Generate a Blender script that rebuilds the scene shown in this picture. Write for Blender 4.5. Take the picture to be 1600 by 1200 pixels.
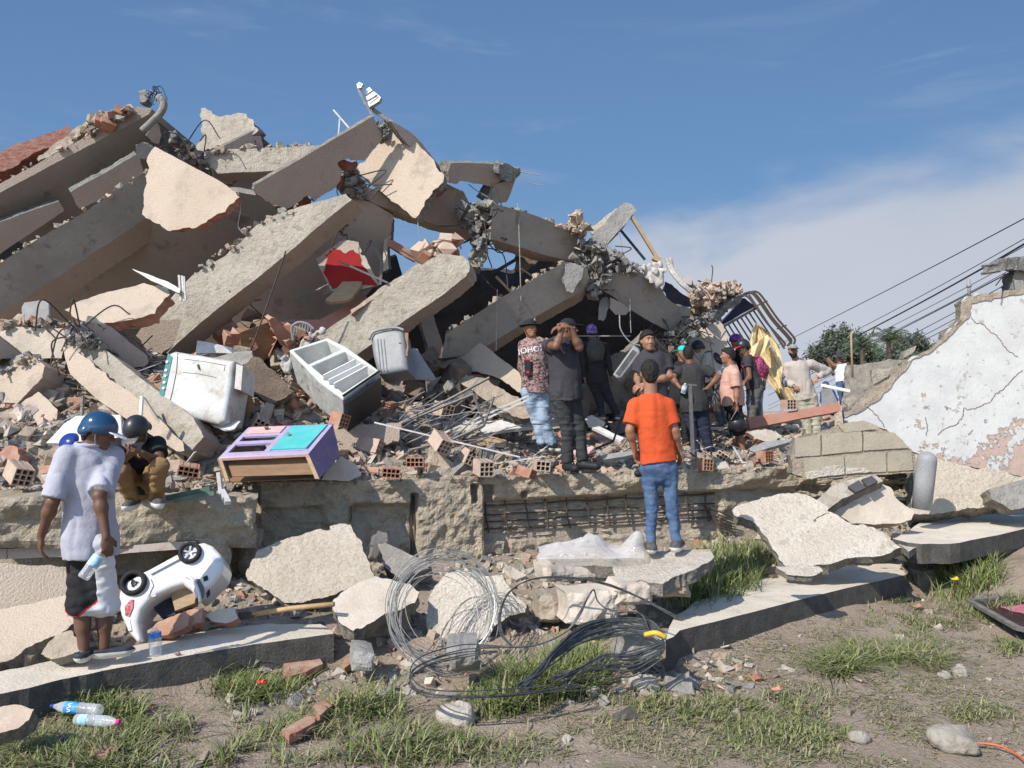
import bpy, bmesh, math, random
import numpy as np
import openvdb
from mathutils import Vector, Matrix, geometry, noise
from mathutils.bvhtree import BVHTree
R = math.radians
random.seed(7); rng = np.random.default_rng(7)
for o in list(bpy.data.objects): bpy.data.objects.remove(o)
SC = bpy.context.scene; COL = SC.collection

# ---------------------------------------------------------------- camera
FPX = 1232.0; PITCH = math.atan(40/FPX); EYE = Vector((0, 0, 1.7))
cam = bpy.data.cameras.new('camera'); cam_o = bpy.data.objects.new('camera', cam); COL.objects.link(cam_o)
cam.sensor_width = 36; cam.lens = 36*FPX/1600; cam.clip_end = 2000; cam.clip_start = .05
cam_o.location = EYE; cam_o.rotation_euler = (R(90)+PITCH, 0, 0); SC.camera = cam_o
_cp, _sp = math.cos(PITCH), math.sin(PITCH)
def ray(px, py):
    x, y = (px-800)/FPX, (600-py)/FPX
    return Vector((x, _cp - y*_sp, y*_cp + _sp))
def P(px, py, Y):
    """the point at world depth Y that stands where the photo shows it"""
    d = ray(px, py); return EYE + d*(Y/d.y)
def PZ(px, py, z):
    d = ray(px, py); return EYE + d*((z-EYE.z)/d.z)
def to_px(p):
    d = Vector(p)-EYE
    zc = d.y*_cp + d.z*_sp; yc = -d.y*_sp + d.z*_cp
    return 800+d.x/zc*FPX, 600-yc/zc*FPX

# ---------------------------------------------------------------- sun and sky
SUN_EL = R(41); TO_SUN = Vector((-.69*math.cos(SUN_EL), -.724*math.cos(SUN_EL), math.sin(SUN_EL))).normalized()
sl = bpy.data.lights.new('sun', 'SUN'); sl.energy = 3.0; sl.angle = R(.5); sl.color = (1, .94, .85)
so = bpy.data.objects.new('sun', sl); COL.objects.link(so)
so.rotation_euler = TO_SUN.to_track_quat('Z', 'Y').to_euler(); so.location = (-8, -6, 12)
w = bpy.data.worlds.new('World'); SC.world = w; w.use_nodes = True
nt = w.node_tree; nt.nodes.clear()
def N(nt, t, **k):
    n = nt.nodes.new(t)
    for a, b in k.items():
        if a == 'inp':
            for i, v in b.items(): n.inputs[i].default_value = v
        else: setattr(n, a, b)
    return n
def L(nt, a, b): nt.links.new(a, b)
out = N(nt, 'ShaderNodeOutputWorld'); bg = N(nt, 'ShaderNodeBackground', inp={1: .12})
sky = N(nt, 'ShaderNodeTexSky', sky_type='NISHITA', sun_disc=False, sun_elevation=SUN_EL,
        sun_rotation=math.atan2(TO_SUN.x, TO_SUN.y), air_density=1.0, dust_density=.6, ozone_density=1.6, altitude=0)
tc = N(nt, 'ShaderNodeTexCoord')
# high cloud bank low in the right half of the sky, thin wisps above it
mp = N(nt, 'ShaderNodeMapping', inp={3: (1.0, 1.0, 3.0)}); L(nt, tc.outputs['Generated'], mp.inputs[0])
n1 = N(nt, 'ShaderNodeTexNoise', inp={2: 2.6, 3: 9, 4: .52, 8: .35}); L(nt, mp.outputs[0], n1.inputs[0])
n2 = N(nt, 'ShaderNodeTexNoise', inp={2: 1.1, 3: 5, 4: .5, 8: .2}); L(nt, mp.outputs[0], n2.inputs[0])
sep = N(nt, 'ShaderNodeSeparateXYZ'); L(nt, tc.outputs['Generated'], sep.inputs[0])
def M(nt, op, a, b=None, c=None, clamp=False):
    n = N(nt, 'ShaderNodeMath', operation=op, use_clamp=clamp)
    for i, v in enumerate((a, b, c)):
        if v is None: continue
        if isinstance(v, (int, float)): n.inputs[i].default_value = v
        else: L(nt, v, n.inputs[i])
    return n.outputs[0]
yy = M(nt, 'MAXIMUM', sep.outputs[1], .05)
qx = M(nt, 'DIVIDE', sep.outputs[0], yy); qz = M(nt, 'DIVIDE', sep.outputs[2], yy)   # tangent of azimuth and of height
edge = M(nt, 'MULTIPLY_ADD', qx, .34, .155)                      # the bank's upper edge climbs to the right
d = M(nt, 'SUBTRACT', edge, qz)
d = M(nt, 'ADD', d, M(nt, 'MULTIPLY', M(nt, 'SUBTRACT', n1.outputs[0], .5), .30))
d = M(nt, 'ADD', d, M(nt, 'MULTIPLY', M(nt, 'SUBTRACT', n2.outputs[0], .5), .14))
mr = N(nt, 'ShaderNodeMapRange', interpolation_type='SMOOTHSTEP', inp={1: -.02, 2: .085, 3: 0, 4: .92}); L(nt, d, mr.inputs[0])
mp3 = N(nt, 'ShaderNodeMapping', inp={2: (0, R(-24), 0), 3: (1.2, 1.2, 6.5)}); L(nt, tc.outputs['Generated'], mp3.inputs[0])
n3 = N(nt, 'ShaderNodeTexNoise', inp={2: 2.2, 3: 8, 4: .6, 8: .8}); L(nt, mp3.outputs[0], n3.inputs[0])
mr3 = N(nt, 'ShaderNodeMapRange', interpolation_type='SMOOTHSTEP', inp={1: .52, 2: .80, 3: 0, 4: .30}); L(nt, n3.outputs[0], mr3.inputs[0])
cl = M(nt, 'MAXIMUM', mr.outputs[0], mr3.outputs[0])
cc = N(nt, 'ShaderNodeMix', data_type='RGBA'); L(nt, n2.outputs[0], cc.inputs[0])
cc.inputs[6].default_value = (1.85, 2.12, 2.6, 1); cc.inputs[7].default_value = (3.1, 3.2, 3.5, 1)
tint = N(nt, 'ShaderNodeMix', data_type='RGBA', blend_type='MULTIPLY', inp={0: 1.0}); L(nt, sky.outputs[0], tint.inputs[6])
tint.inputs[7].default_value = (.84, .92, .98, 1)
# the clear sky opposite the sun is a deeper blue than the side around the sun
rp_ = N(nt, 'ShaderNodeValToRGB'); L(nt, qz, rp_.inputs[0]); cr = rp_.color_ramp; K = .196
for i_, (p_, c_) in enumerate(((0, (.235, .335, .50)), (.12, (.180, .300, .475)), (.30, (.120, .246, .458)), (.62, (.092, .185, .375)))):
    e_ = cr.elements[i_] if i_ < 2 else cr.elements.new(p_); e_.position = p_; e_.color = (*[v/K for v in c_], 1)
fr_ = N(nt, 'ShaderNodeMapRange', interpolation_type='SMOOTHSTEP', inp={1: -.1, 2: .45, 3: 0, 4: .9}); L(nt, sep.outputs[1], fr_.inputs[0])
dm = N(nt, 'ShaderNodeMix', data_type='RGBA'); L(nt, fr_.outputs[0], dm.inputs[0]); L(nt, tint.outputs[2], dm.inputs[6]); L(nt, rp_.outputs[0], dm.inputs[7]); deep = dm.outputs[2]
mx = N(nt, 'ShaderNodeMix', data_type='RGBA'); L(nt, cl, mx.inputs[0]); L(nt, deep, mx.inputs[6]); L(nt, cc.outputs[2], mx.inputs[7])
L(nt, mx.outputs[2], bg.inputs[0]); L(nt, bg.outputs[0], out.inputs[0])
SC.view_settings.view_transform = 'Standard'; SC.view_settings.look = 'None'
SC.view_settings.exposure = 0.84; SC.view_settings.gamma = 1
SC.cycles.max_bounces = 6; SC.cycles.transparent_max_bounces = 12; SC.cycles.caustics_reflective = False; SC.cycles.caustics_refractive = False

# ---------------------------------------------------------------- materials
MATS = {}
def mat(name, c1, c2=None, scale=3.0, rough=.9, bump=.0, bscale=40., c3=None, c3scale=14., c3t=(.55, .7), bump2=0, b2scale=8., metal=0., voro=False,
        stretch=(1, 1, 1), spec=.3, rot=(0, 0, 0), cracks=0., alpha=1, trans=0, dust=0., dustcol=(.40, .35, .29)):
    if name in MATS: return MATS[name]
    m = bpy.data.materials.new(name); m.use_nodes = True; nt = m.node_tree; b = nt.nodes['Principled BSDF']
    b.inputs['Roughness'].default_value = rough; b.inputs['Metallic'].default_value = metal
    b.inputs['Specular IOR Level'].default_value = spec
    if alpha < 1: b.inputs['Alpha'].default_value = alpha
    if trans: b.inputs['Transmission Weight'].default_value = trans
    g = N(nt, 'ShaderNodeNewGeometry'); mp = N(nt, 'ShaderNodeMapping', inp={2: rot, 3: stretch}); L(nt, g.outputs['Position'], mp.inputs[0])
    V = mp.outputs[0]
    def noisen(s, det=6, ro=.6):
        n = N(nt, 'ShaderNodeTexNoise', inp={2: s, 3: det, 4: ro}); L(nt, V, n.inputs[0]); return n.outputs[0]
    def ramp(src, a, bb):
        n = N(nt, 'ShaderNodeMapRange', interpolation_type='SMOOTHSTEP', inp={1: a, 2: bb}); L(nt, src, n.inputs[0]); return n.outputs[0]
    def mix(f, A, B, bt='MIX'):
        n = N(nt, 'ShaderNodeMix', data_type='RGBA', blend_type=bt)
        for i, v in ((0, f), (6, A), (7, B)):
            if isinstance(v, (int, float)): n.inputs[i].default_value = v
            elif isinstance(v, tuple): n.inputs[i].default_value = (*v, 1)
            else: L(nt, v, n.inputs[i])
        return n.outputs[2]
    col = c1
    if c2: col = mix(ramp(noisen(scale), .35, .65), c1, c2)
    if c3: col = mix(ramp(noisen(c3scale, 8, .65), *c3t), col, c3)
    if dust:
        sx = N(nt, 'ShaderNodeSeparateXYZ'); L(nt, g.outputs['Normal'], sx.inputs[0])
        f = M(nt, 'MULTIPLY', ramp(noisen(9, 6), .3, .75), M(nt, 'MULTIPLY_ADD', sx.outputs[2], .5, .5), clamp=True)
        col = mix(M(nt, 'MULTIPLY', f, dust, clamp=True), col, dustcol)
    if bump or c2:
        sp = noisen(bscale*1.3, 3, .5)
        k = N(nt, 'ShaderNodeMapRange', inp={1: .25, 2: .75, 3: .87, 4: 1.10}); L(nt, sp, k.inputs[0])
        kk = N(nt, 'ShaderNodeCombineColor'); [L(nt, k.outputs[0], kk.inputs[i]) for i in range(3)]
        col = mix(1.0, col, kk.outputs[0], 'MULTIPLY')
    if cracks:
        vo = N(nt, 'ShaderNodeTexVoronoi', feature='DISTANCE_TO_EDGE', inp={2: 1.3})
        ad = N(nt, 'ShaderNodeVectorMath', operation='MULTIPLY_ADD')
        nn = N(nt, 'ShaderNodeTexNoise', inp={2: 2.0, 3: 5}); L(nt, V, nn.inputs[0])
        L(nt, nn.outputs[1], ad.inputs[0]); ad.inputs[1].default_value = (.9, .9, .9); L(nt, V, ad.inputs[2]); L(nt, ad.outputs[0], vo.inputs[0])
        ck = M(nt, 'LESS_THAN', vo.outputs[0], .012)
        ck = M(nt, 'MULTIPLY', ck, M(nt, 'GREATER_THAN', noisen(1.2, 2), 1-cracks))
        col = mix(ck, col, (c1[0]*.25, c1[1]*.25, c1[2]*.25))
    if isinstance(col, tuple): b.inputs[0].default_value = (*col, 1)
    else: L(nt, col, b.inputs[0])
    if bump or bump2:
        if voro:
            vv = N(nt, 'ShaderNodeTexVoronoi', inp={2: bscale}); L(nt, V, vv.inputs[0]); h = vv.outputs[0]
        else: h = noisen(bscale, 5, .65)
        bp = N(nt, 'ShaderNodeBump', inp={0: min(1, bump), 1: .02}); L(nt, h, bp.inputs['Height'])
        last = bp
        if bump2:
            b2 = N(nt, 'ShaderNodeBump', inp={0: min(1, bump2), 1: .08}); L(nt, noisen(b2scale, 7, .65), b2.inputs['Height'])
            L(nt, b2.outputs[0], bp.inputs['Normal'])
        L(nt, last.outputs[0], b.inputs['Normal'])
    MATS[name] = m; return m
mat('concrete', (.30, .27, .225), (.37, .335, .28), 2.2, bump=.8, bscale=55, c3=(.22, .20, .175), c3scale=5, bump2=.25, b2scale=9)
mat('concrete_smooth', (.27, .24, .21), (.34, .305, .265), 1.6, bump=.35, bscale=50, c3=(.20, .175, .15), c3scale=5, bump2=.25, b2scale=5, cracks=.35)
mat('concrete_gray', (.27, .26, .24), (.34, .325, .30), 3, bump=.6, bscale=45, bump2=.5, b2scale=10)
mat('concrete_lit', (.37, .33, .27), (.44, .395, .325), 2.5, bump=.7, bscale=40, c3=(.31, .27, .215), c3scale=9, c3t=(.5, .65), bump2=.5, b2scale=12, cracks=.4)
mat('broken', (.33, .30, .25), (.22, .20, .17), 9, bump=1, bscale=32, bump2=1, b2scale=14, c3=(.42, .39, .33), c3scale=20)
mat('broken_gray', (.33, .325, .31), (.17, .165, .155), 10, bump=1, bscale=36, bump2=1, b2scale=15, c3=(.45, .44, .42), c3scale=22)
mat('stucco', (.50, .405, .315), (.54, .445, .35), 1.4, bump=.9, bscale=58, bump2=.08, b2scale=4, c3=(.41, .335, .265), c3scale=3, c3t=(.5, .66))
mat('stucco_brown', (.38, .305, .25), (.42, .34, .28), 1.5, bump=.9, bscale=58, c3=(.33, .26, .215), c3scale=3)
mat('plaster', (.56, .49, .41), (.47, .40, .33), 2.5, bump=.35, bscale=60, c3=(.38, .34, .29), c3scale=8, bump2=.25, b2scale=7, cracks=.4)
mat('plaster_white', (.70, .63, .535), (.62, .55, .455), 2.5, bump=.9, bscale=40, c3=(.50, .43, .36), c3scale=9, c3t=(.52, .68), bump2=.5, b2scale=10, cracks=.35)
mat('block_tan', (.43, .375, .285), (.38, .335, .26), 3, bump=.5, bscale=70, c3=(.33, .29, .225), c3scale=7, bump2=.15, b2scale=9)
mat('plaster_scratched', (.60, .52, .42), (.52, .45, .36), 3, bump=1, bscale=30, bump2=.8, b2scale=14, c3=(.62, .57, .50), c3scale=24, stretch=(1, 1, 1.2))
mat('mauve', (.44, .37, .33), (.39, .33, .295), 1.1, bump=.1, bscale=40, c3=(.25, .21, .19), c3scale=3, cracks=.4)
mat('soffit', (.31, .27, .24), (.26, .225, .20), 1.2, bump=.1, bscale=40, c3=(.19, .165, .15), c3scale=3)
mat('void', (.075, .072, .078), (.05, .05, .058), 2, bump=.3, bscale=20)  # near-black colour that puts the deep shade of cavities and hollows into the surface
mat('terracotta', (.40, .185, .12), (.33, .145, .095), 8, bump=.4, bscale=60, dust=1.0, dustcol=(.43, .34, .26))
mat('terracotta_pale', (.47, .31, .235), (.52, .40, .31), 10, bump=.3, bscale=60, c3=(.42, .35, .28), c3scale=12, dust=1.0)
mat('brick_red', (.30, .105, .075), (.21, .075, .055), 7, bump=.9, bscale=26, dust=.6, stretch=(1, 1, 2.5), bump2=.6, b2scale=9)
mat('rubble_beige', (.44, .37, .285), (.33, .27, .21), 8, bump=.9, bscale=40, bump2=.5, b2scale=14)
mat('rubble_gray', (.33, .31, .28), (.25, .235, .21), 8, bump=.9, bscale=40, bump2=.5, b2scale=14)
mat('rubble_white', (.51, .46, .39), (.42, .365, .30), 8, bump=1, bscale=40)
mat('rubble_brown', (.22, .165, .125), (.16, .12, .09), 8, bump=.8, bscale=40)
mat('steel_rust', (.085, .062, .05), (.06, .048, .042), 30, rough=.8)
mat('steel_dark', (.06, .058, .058), (.045, .045, .05), 30, rough=.6, metal=.3)
mat('steel_blue', (.02, .035, .08), rough=.5)
mat('paint_gray', (.09, .088, .09), (.13, .125, .12), 20, rough=.5, dust=.4)
mat('appliance_white', (.52, .53, .535), (.40, .39, .37), 3, rough=.38, c3=(.30, .26, .21), c3scale=6, c3t=(.52, .7), spec=.5, dust=.6)
mat('appliance_in', (.66, .67, .64), (.56, .57, .53), 5, rough=.4, c3=(.42, .40, .35), c3scale=12, c3t=(.62, .78), spec=.4)
mat('appliance_side', (.50, .50, .48), (.38, .375, .36), 6, rough=.6, bump=.3, bscale=20, c3=(.19, .18, .165), c3scale=9)
mat('plastic_gray', (.22, .235, .245), (.18, .19, .20), 5, rough=.45, dust=.3)
mat('black_plastic', (.018, .018, .019), rough=.4, spec=.4)
mat('rubber', (.02, .02, .021), (.032, .031, .03), 40, rough=.85)
mat('purple', (.19, .135, .28), (.165, .115, .25), 7, rough=.5, bump=.12, bscale=30, dust=.35)
mat('lilac', (.42, .36, .58), (.36, .30, .50), 9, rough=.5, dust=.4)
mat('pink_paint', (.66, .43, .42), (.60, .38, .38), 7, rough=.55, dust=.4)
mat('magenta', (.30, .07, .18), rough=.5)
mat('turquoise', (.055, .50, .50), (.05, .45, .46), 5, rough=.45, dust=.25)
mat('wood', (.25, .15, .085), (.20, .115, .062), 6, rough=.7, stretch=(1, 1, 6), bump=.2, bscale=40)
mat('wood_pale', (.42, .31, .19), (.35, .25, .15), 8, rough=.75, stretch=(1, 1, 5), bump=.3, bscale=40)
mat('wood_handle', (.47, .31, .16), (.38, .24, .12), 14, rough=.6)
mat('red_wall', (.36, .022, .022), (.31, .018, .018), 3, rough=.8, bump=.1)
mat('teal', (.03, .22, .20), (.025, .18, .17), 7, rough=.45)
mat('green_sheet', (.08, .15, .11), (.06, .11, .085), 12, rough=.6, dust=.4)
mat('white_sheet', (.66, .66, .66), (.54, .53, .52), 6, rough=.5, dust=.5, bump2=.2, b2scale=6)
mat('sheet_gray', (.30, .30, .30), (.22, .22, .22), 6, rough=.5, dust=.4)
mat('salmon', (.42, .20, .145), (.38, .175, .125), 5, rough=.8, dust=.3)
mat('car_white', (.72, .72, .72), rough=.22, spec=.6, dust=.35, dustcol=(.62, .57, .48))
mat('chrome', (.55, .55, .56), rough=.3, metal=.7)
mat('tail_red', (.42, .03, .05), (.55, .25, .25), 60, rough=.25, spec=.6)
mat('tarp', (.74, .60, .36), (.66, .53, .30), 3, rough=.7, bump2=.3, b2scale=9)
_b = MATS['tarp'].node_tree.nodes['Principled BSDF']; _b.inputs['Subsurface Weight'].default_value = .3; _b.inputs['Subsurface Radius'].default_value = (.1, .08, .04)
mat('cloth_white', (.55, .52, .48), (.42, .39, .36), 9, rough=.95, bump2=.6, b2scale=9)
mat('cloth_dark', (.05, .055, .075), (.035, .04, .05), 6, rough=.95, bump2=.5, b2scale=7)
mat('cable_black', (.03, .033, .035), (.075, .08, .08), 30, rough=.38, spec=.6)
mat('wire_gray', (.42, .41, .39), (.30, .295, .28), 40, rough=.5, metal=.4)
mat('cable_sky', (.03, .035, .045), rough=.6)
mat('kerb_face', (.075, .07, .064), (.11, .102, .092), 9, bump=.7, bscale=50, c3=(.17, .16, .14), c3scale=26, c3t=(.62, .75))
mat('pavement', (.65, .585, .49), (.56, .50, .41), 2.2, bump=.5, bscale=45, c3=(.42, .38, .32), c3scale=6, bump2=.2, b2scale=7, cracks=.25)
mat('yellow', (.62, .42, .03), rough=.5, dust=.3)
mat('blue_plastic', (.02, .18, .55), (.05, .32, .62), 30, rough=.35)
mat('blue_deep', (.015, .04, .22), rough=.3)
mat('pink_cap', (.75, .03, .22), rough=.35)
mat('label_blue', (.03, .16, .55), (.06, .38, .72), 18, rough=.35)
mat('label_cyan', (.25, .55, .75), (.55, .72, .82), 30, rough=.4)
mat('white', (.75, .75, .75), rough=.5)
mat('orange_cable', (.55, .10, .04), rough=.5)
mat('bone', (.45, .33, .22), (.5, .2, .12), 30, rough=.7)
mat('leaf', (.085, .105, .075), (.11, .135, .095), 1.5, rough=.75)  # lightened and greyed so the colour carries the distance haze
mat('leaf_palm', (.075, .11, .06), (.12, .16, .08), 1.2, rough=.65)
mat('bark', (.12, .095, .07), (.09, .07, .055), 8)
mat('stone', (.33, .30, .25), (.25, .225, .19), 5, bump=.7, bscale=10, bump2=.6, b2scale=3)
mat('pvc', (.30, .305, .31), (.26, .265, .27), 6, rough=.5, c3=(.24, .235, .22), c3scale=9)
mat('photo_dark', (.035, .018, .022), (.06, .025, .03), 6, rough=.15, spec=.6)
mat('photo_pink', (.62, .28, .32), (.5, .12, .2), 18, rough=.2)
def glassy(name, col, a):
    m = bpy.data.materials.new(name); m.use_nodes = True; nt = m.node_tree; b = nt.nodes['Principled BSDF']
    b.inputs[0].default_value = (*col, 1); b.inputs['Roughness'].default_value = .12; b.inputs['Specular IOR Level'].default_value = .9
    lw = N(nt, 'ShaderNodeLayerWeight', inp={0: .35}); g = N(nt, 'ShaderNodeNewGeometry')
    n = N(nt, 'ShaderNodeTexNoise', inp={2: 60, 3: 4}); L(nt, g.outputs['Position'], n.inputs[0])
    mr = N(nt, 'ShaderNodeMapRange', inp={1: 0, 2: 1, 3: a, 4: min(1, a+.6)}); L(nt, lw.outputs['Facing'], mr.inputs[0])
    L(nt, mr.outputs[0], b.inputs['Alpha'])
    bp = N(nt, 'ShaderNodeBump', inp={0: .5, 1: .01}); L(nt, n.outputs[0], bp.inputs['Height']); L(nt, bp.outputs[0], b.inputs['Normal'])
    MATS[name] = m; return m
glassy('clear_plastic', (.75, .80, .82), .22); glassy('plastic_film', (.74, .73, .72), .26)

# ---------------------------------------------------------------- object helpers
def tag(o, label, cat, group=None, kind=None):
    if label: o['label'] = label
    if cat: o['category'] = cat
    if group: o['group'] = group
    if kind: o['kind'] = kind
    return o
def mesh_obj(name, V, F, mats, mi=None, parent=None, smooth=False, origin=None):
    """one mesh object; V world points.  origin: where its base sits"""
    V = np.asarray(V, dtype=float)
    if origin is None:
        origin = Vector((V[:, 0].mean(), V[:, 1].mean(), V[:, 2].min())) if parent is None else Vector((0, 0, 0))
    origin = Vector(origin)
    me = bpy.data.meshes.new(name)
    if parent is not None: base = parent_world(parent); off = base
    else: off = origin
    me.from_pydata([tuple(v) for v in (V - np.array(off))], [], [tuple(int(i) for i in f) for f in F])
    for m in (mats if isinstance(mats, (list, tuple)) else [mats]): me.materials.append(MATS[m] if isinstance(m, str) else m)
    if mi is not None: me.polygons.foreach_set('material_index', np.asarray(mi, dtype=np.int32))
    me.polygons.foreach_set('use_smooth', np.full(len(me.polygons), smooth))
    me.update()
    o = bpy.data.objects.new(name, me); COL.objects.link(o)
    if parent is not None: o.parent = parent
    else: o.location = off
    return o
def parent_world(p):
    v = Vector((0, 0, 0))
    while p is not None: v = v + p.location; p = p.parent
    return v
def empty(name, loc, label, cat, group=None):
    o = bpy.data.objects.new(name, None); COL.objects.link(o); o.location = loc; o.empty_display_size = .1
    return tag(o, label, cat, group)
class MB:
    """collects shapes for one mesh"""
    def __init__(s): s.V = []; s.F = []; s.M = []
    def add(s, V, F, m=0):
        n = len(s.V); s.V += [tuple(v) for v in V]; s.F += [tuple(i+n for i in f) for f in F]; s.M += [m]*len(F); return s
    def box(s, O, U, V, W, m=0):
        O, U, V, W = map(Vector, (O, U, V, W))
        p = [O, O+U, O+U+V, O+V, O+W, O+U+W, O+U+V+W, O+V+W]
        f = [(0, 3, 2, 1), (4, 5, 6, 7), (0, 1, 5, 4), (1, 2, 6, 5), (2, 3, 7, 6), (3, 0, 4, 7)]
        if U.cross(V).dot(W) < 0: f = [tuple(reversed(q)) for q in f]
        return s.add(p, f, m)
    def bar(s, a, b, w=.03, h=None, m=0, up=(0, 0, 1)):
        a, b = Vector(a), Vector(b); d = (b-a); h = h or w
        x = d.cross(Vector(up));
        if x.length < 1e-4: x = d.cross(Vector((1, 0, 0)))
        x.normalize(); y = x.cross(d).normalized()
        return s.box(a - x*w/2 - y*h/2, x*w, y*h, d, m)
    def tube(s, pts, r=.01, sides=6, m=0, caps=True, closed=False):
        pts = [Vector(p) for p in pts]; n = len(pts); rs = r if isinstance(r, (list, tuple)) else [r]*n
        t0 = (pts[1]-pts[0]).normalized(); ref = Vector((0, 0, 1)) if abs(t0.z) < .9 else Vector((1, 0, 0))
        x = t0.cross(ref).normalized(); Vs = []
        for i, p in enumerate(pts):
            t = (pts[(i+1) % n if closed else min(i+1, n-1)] - pts[(i-1) % n if closed else max(i-1, 0)])
            if t.length < 1e-9: t = t0
            t.normalize(); x = (x - t*x.dot(t)).normalized(); y = t.cross(x)
            for k in range(sides):
                a = 2*math.pi*k/sides; Vs.append(p + x*math.cos(a)*rs[i] + y*math.sin(a)*rs[i])
        F = []
        for i in range(n if closed else n-1):
            j = (i+1) % n
            for k in range(sides):
                k2 = (k+1) % sides; F.append((i*sides+k, i*sides+k2, j*sides+k2, j*sides+k))
        if caps and not closed: F.append(tuple(reversed(range(sides)))); F.append(tuple(range((n-1)*sides, n*sides)))
        return s.add(Vs, F, m)
    def lathe(s, prof, O, axis=(0, 0, 1), n=20, m=0, x=None):
        O = Vector(O); z = Vector(axis).normalized(); x = Vector(x).normalized() if x else z.orthogonal().normalized(); y = z.cross(x)
        Vs = [O + z*h + x*math.cos(2*math.pi*k/n)*r + y*math.sin(2*math.pi*k/n)*r for (r, h) in prof for k in range(n)]
        F = [(i*n+k, i*n+(k+1) % n, (i+1)*n+(k+1) % n, (i+1)*n+k) for i in range(len(prof)-1) for k in range(n)]
        return s.add(Vs, F, m)
    def obj(s, name, mats, parent=None, smooth=False, origin=None): return mesh_obj(name, s.V, s.F, mats, s.M, parent, smooth, origin)

def rough_outline(pts, amp, rs, seg=7.):
    """midpoint-displaced outline; a third number on a vertex overrides the roughness of the edge that starts there"""
    out = []; n = len(pts)
    for i in range(n):
        a, b = pts[i], pts[(i+1) % n]; am = (a[2]*1.3+.4 if a[2] > .15 else 0) if len(a) > 2 else amp*1.25
        L_ = [(a[0], a[1], am), (b[0], b[1], am)]
        ln = math.hypot(a[0]-b[0], a[1]-b[1]); A = am; k = 0
        while ln > seg and k < 6:
            new = [L_[0]]
            for p, q in zip(L_, L_[1:]):
                dx, dy = q[0]-p[0], q[1]-p[1]; l2 = math.hypot(dx, dy)+1e-6
                r = rs.uniform(-1, 1)*A; new += [((p[0]+q[0])/2 - dy/l2*r + rs.uniform(-.2, .2)*A, (p[1]+q[1])/2 + dx/l2*r, am), q]
            L_ = new; ln /= 2; A *= .62; k += 1
        out += L_[:-1]
    return out
SEED = [100]
def prism(pts, Y, n, th, front='stucco', side='broken', amp=1.2, name=None, parent=None, ext=None, sj=1., rings=3, seg=7., at=None, back=None):
    """a slab whose face is the outline on a plane (normal n, depth Y at its centre), with real thickness th behind it"""
    SEED[0] += 1; rs = random.Random(SEED[0]); n = Vector(n).normalized()
    cx = sum(p[0] for p in pts)/len(pts); cy = sum(p[1] for p in pts)/len(pts)
    if at: cx, cy = at
    P0 = P(cx, cy, Y)
    ol = rough_outline(pts, amp, rs, seg)
    def hit(x, y):
        d = ray(x, y); return EYE + d*((P0-EYE).dot(n)/d.dot(n))
    W3 = [hit(x, y) for x, y, _ in ol]; rg = [a for _, _, a in ol]
    c = sum(W3, Vector())/len(W3); nn = len(W3)
    e = Vector(ext)*1.0 if ext else -n*th
    flip = (W3[1]-W3[0]).length
    area = sum(((W3[i]-c).cross(W3[(i+1) % nn]-c) for i in range(nn)), Vector())
    if area.dot(n) < 0: W3.reverse(); rg.reverse()
    V = []; 
    for k in range(rings+1):
        f = k/rings
        for i, p in enumerate(W3):
            q = p + e*f
            if k and rg[i] > .5:
                inn = (c-p).normalized(); s = rg[i]/FPX*Y
                q = q + inn*(.45+1.5*noise.noise(q*7)+.9*noise.noise(q*23)+rs.uniform(-.25, .25))*s*sj*(1.0 if k < rings else 1.5) + e*rs.uniform(-.1, .1)/rings
            V.append(q)
    tris = geometry.tessellate_polygon([[Vector(p) for p in W3]])
    F = []; Mi = []
    for t in tris:
        a, b, d = (W3[i] for i in t); t = tuple(t)
        if (b-a).cross(d-a).dot(n) < 0: t = t[::-1]
        F.append(t); Mi.append(0); F.append(tuple(i+rings*nn for i in t[::-1])); Mi.append(2)
    for k in range(rings):
        for i in range(nn):
            j = (i+1) % nn; F.append((k*nn+i, (k+1)*nn+i, (k+1)*nn+j, k*nn+j)); Mi.append(1)
    return V, F, Mi, [front, side, back or side]
ALLSLABS = {}
def slab(name, label, cat, pts, Y, n, th, front='stucco', side='broken', amp=1.2, group=None, parent=None, **k):
    V, F, Mi, ms = prism(pts, Y, n, th, front, side, amp, **k)
    o = mesh_obj(name, V, F, ms, Mi, parent)
    if parent is None: tag(o, label, cat, group)
    elif label: o['label'] = label
    return o
# ================================================================ terrain
def sst(a, b, x): t = np.clip((x-a)/(b-a), 0, 1); return t*t*(3-2*t)
def Yk(x): x = np.asarray(x, float); return np.where(x < -1.36, 5.98+.75*(x+1.36), np.where(x > 1.18, 5.95+.74*(x-1.18), 5.97))
def Yw(x): return 8.64+.364*np.asarray(x, float)
_gr = rng.random((7, 64, 64))
def vnoise(x, y, s, k=0):
    x = np.asarray(x, float)/s+100.3; y = np.asarray(y, float)/s+57.7
    xi = np.floor(x).astype(int); yi = np.floor(y).astype(int); fx = x-xi; fy = y-yi; fx = fx*fx*(3-2*fx); fy = fy*fy*(3-2*fy)
    g = _gr[k]; a = g[xi % 64, yi % 64]; b = g[(xi+1) % 64, yi % 64]; c = g[xi % 64, (yi+1) % 64]; d = g[(xi+1) % 64, (yi+1) % 64]
    return (a*(1-fx)+b*fx)*(1-fy)+(c*(1-fx)+d*fx)*fy - .5
def fbm(x, y, s, o=4, k=0): return sum(vnoise(x, y, s/2**i, (k+i) % 7)*.5**i for i in range(o))
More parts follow.
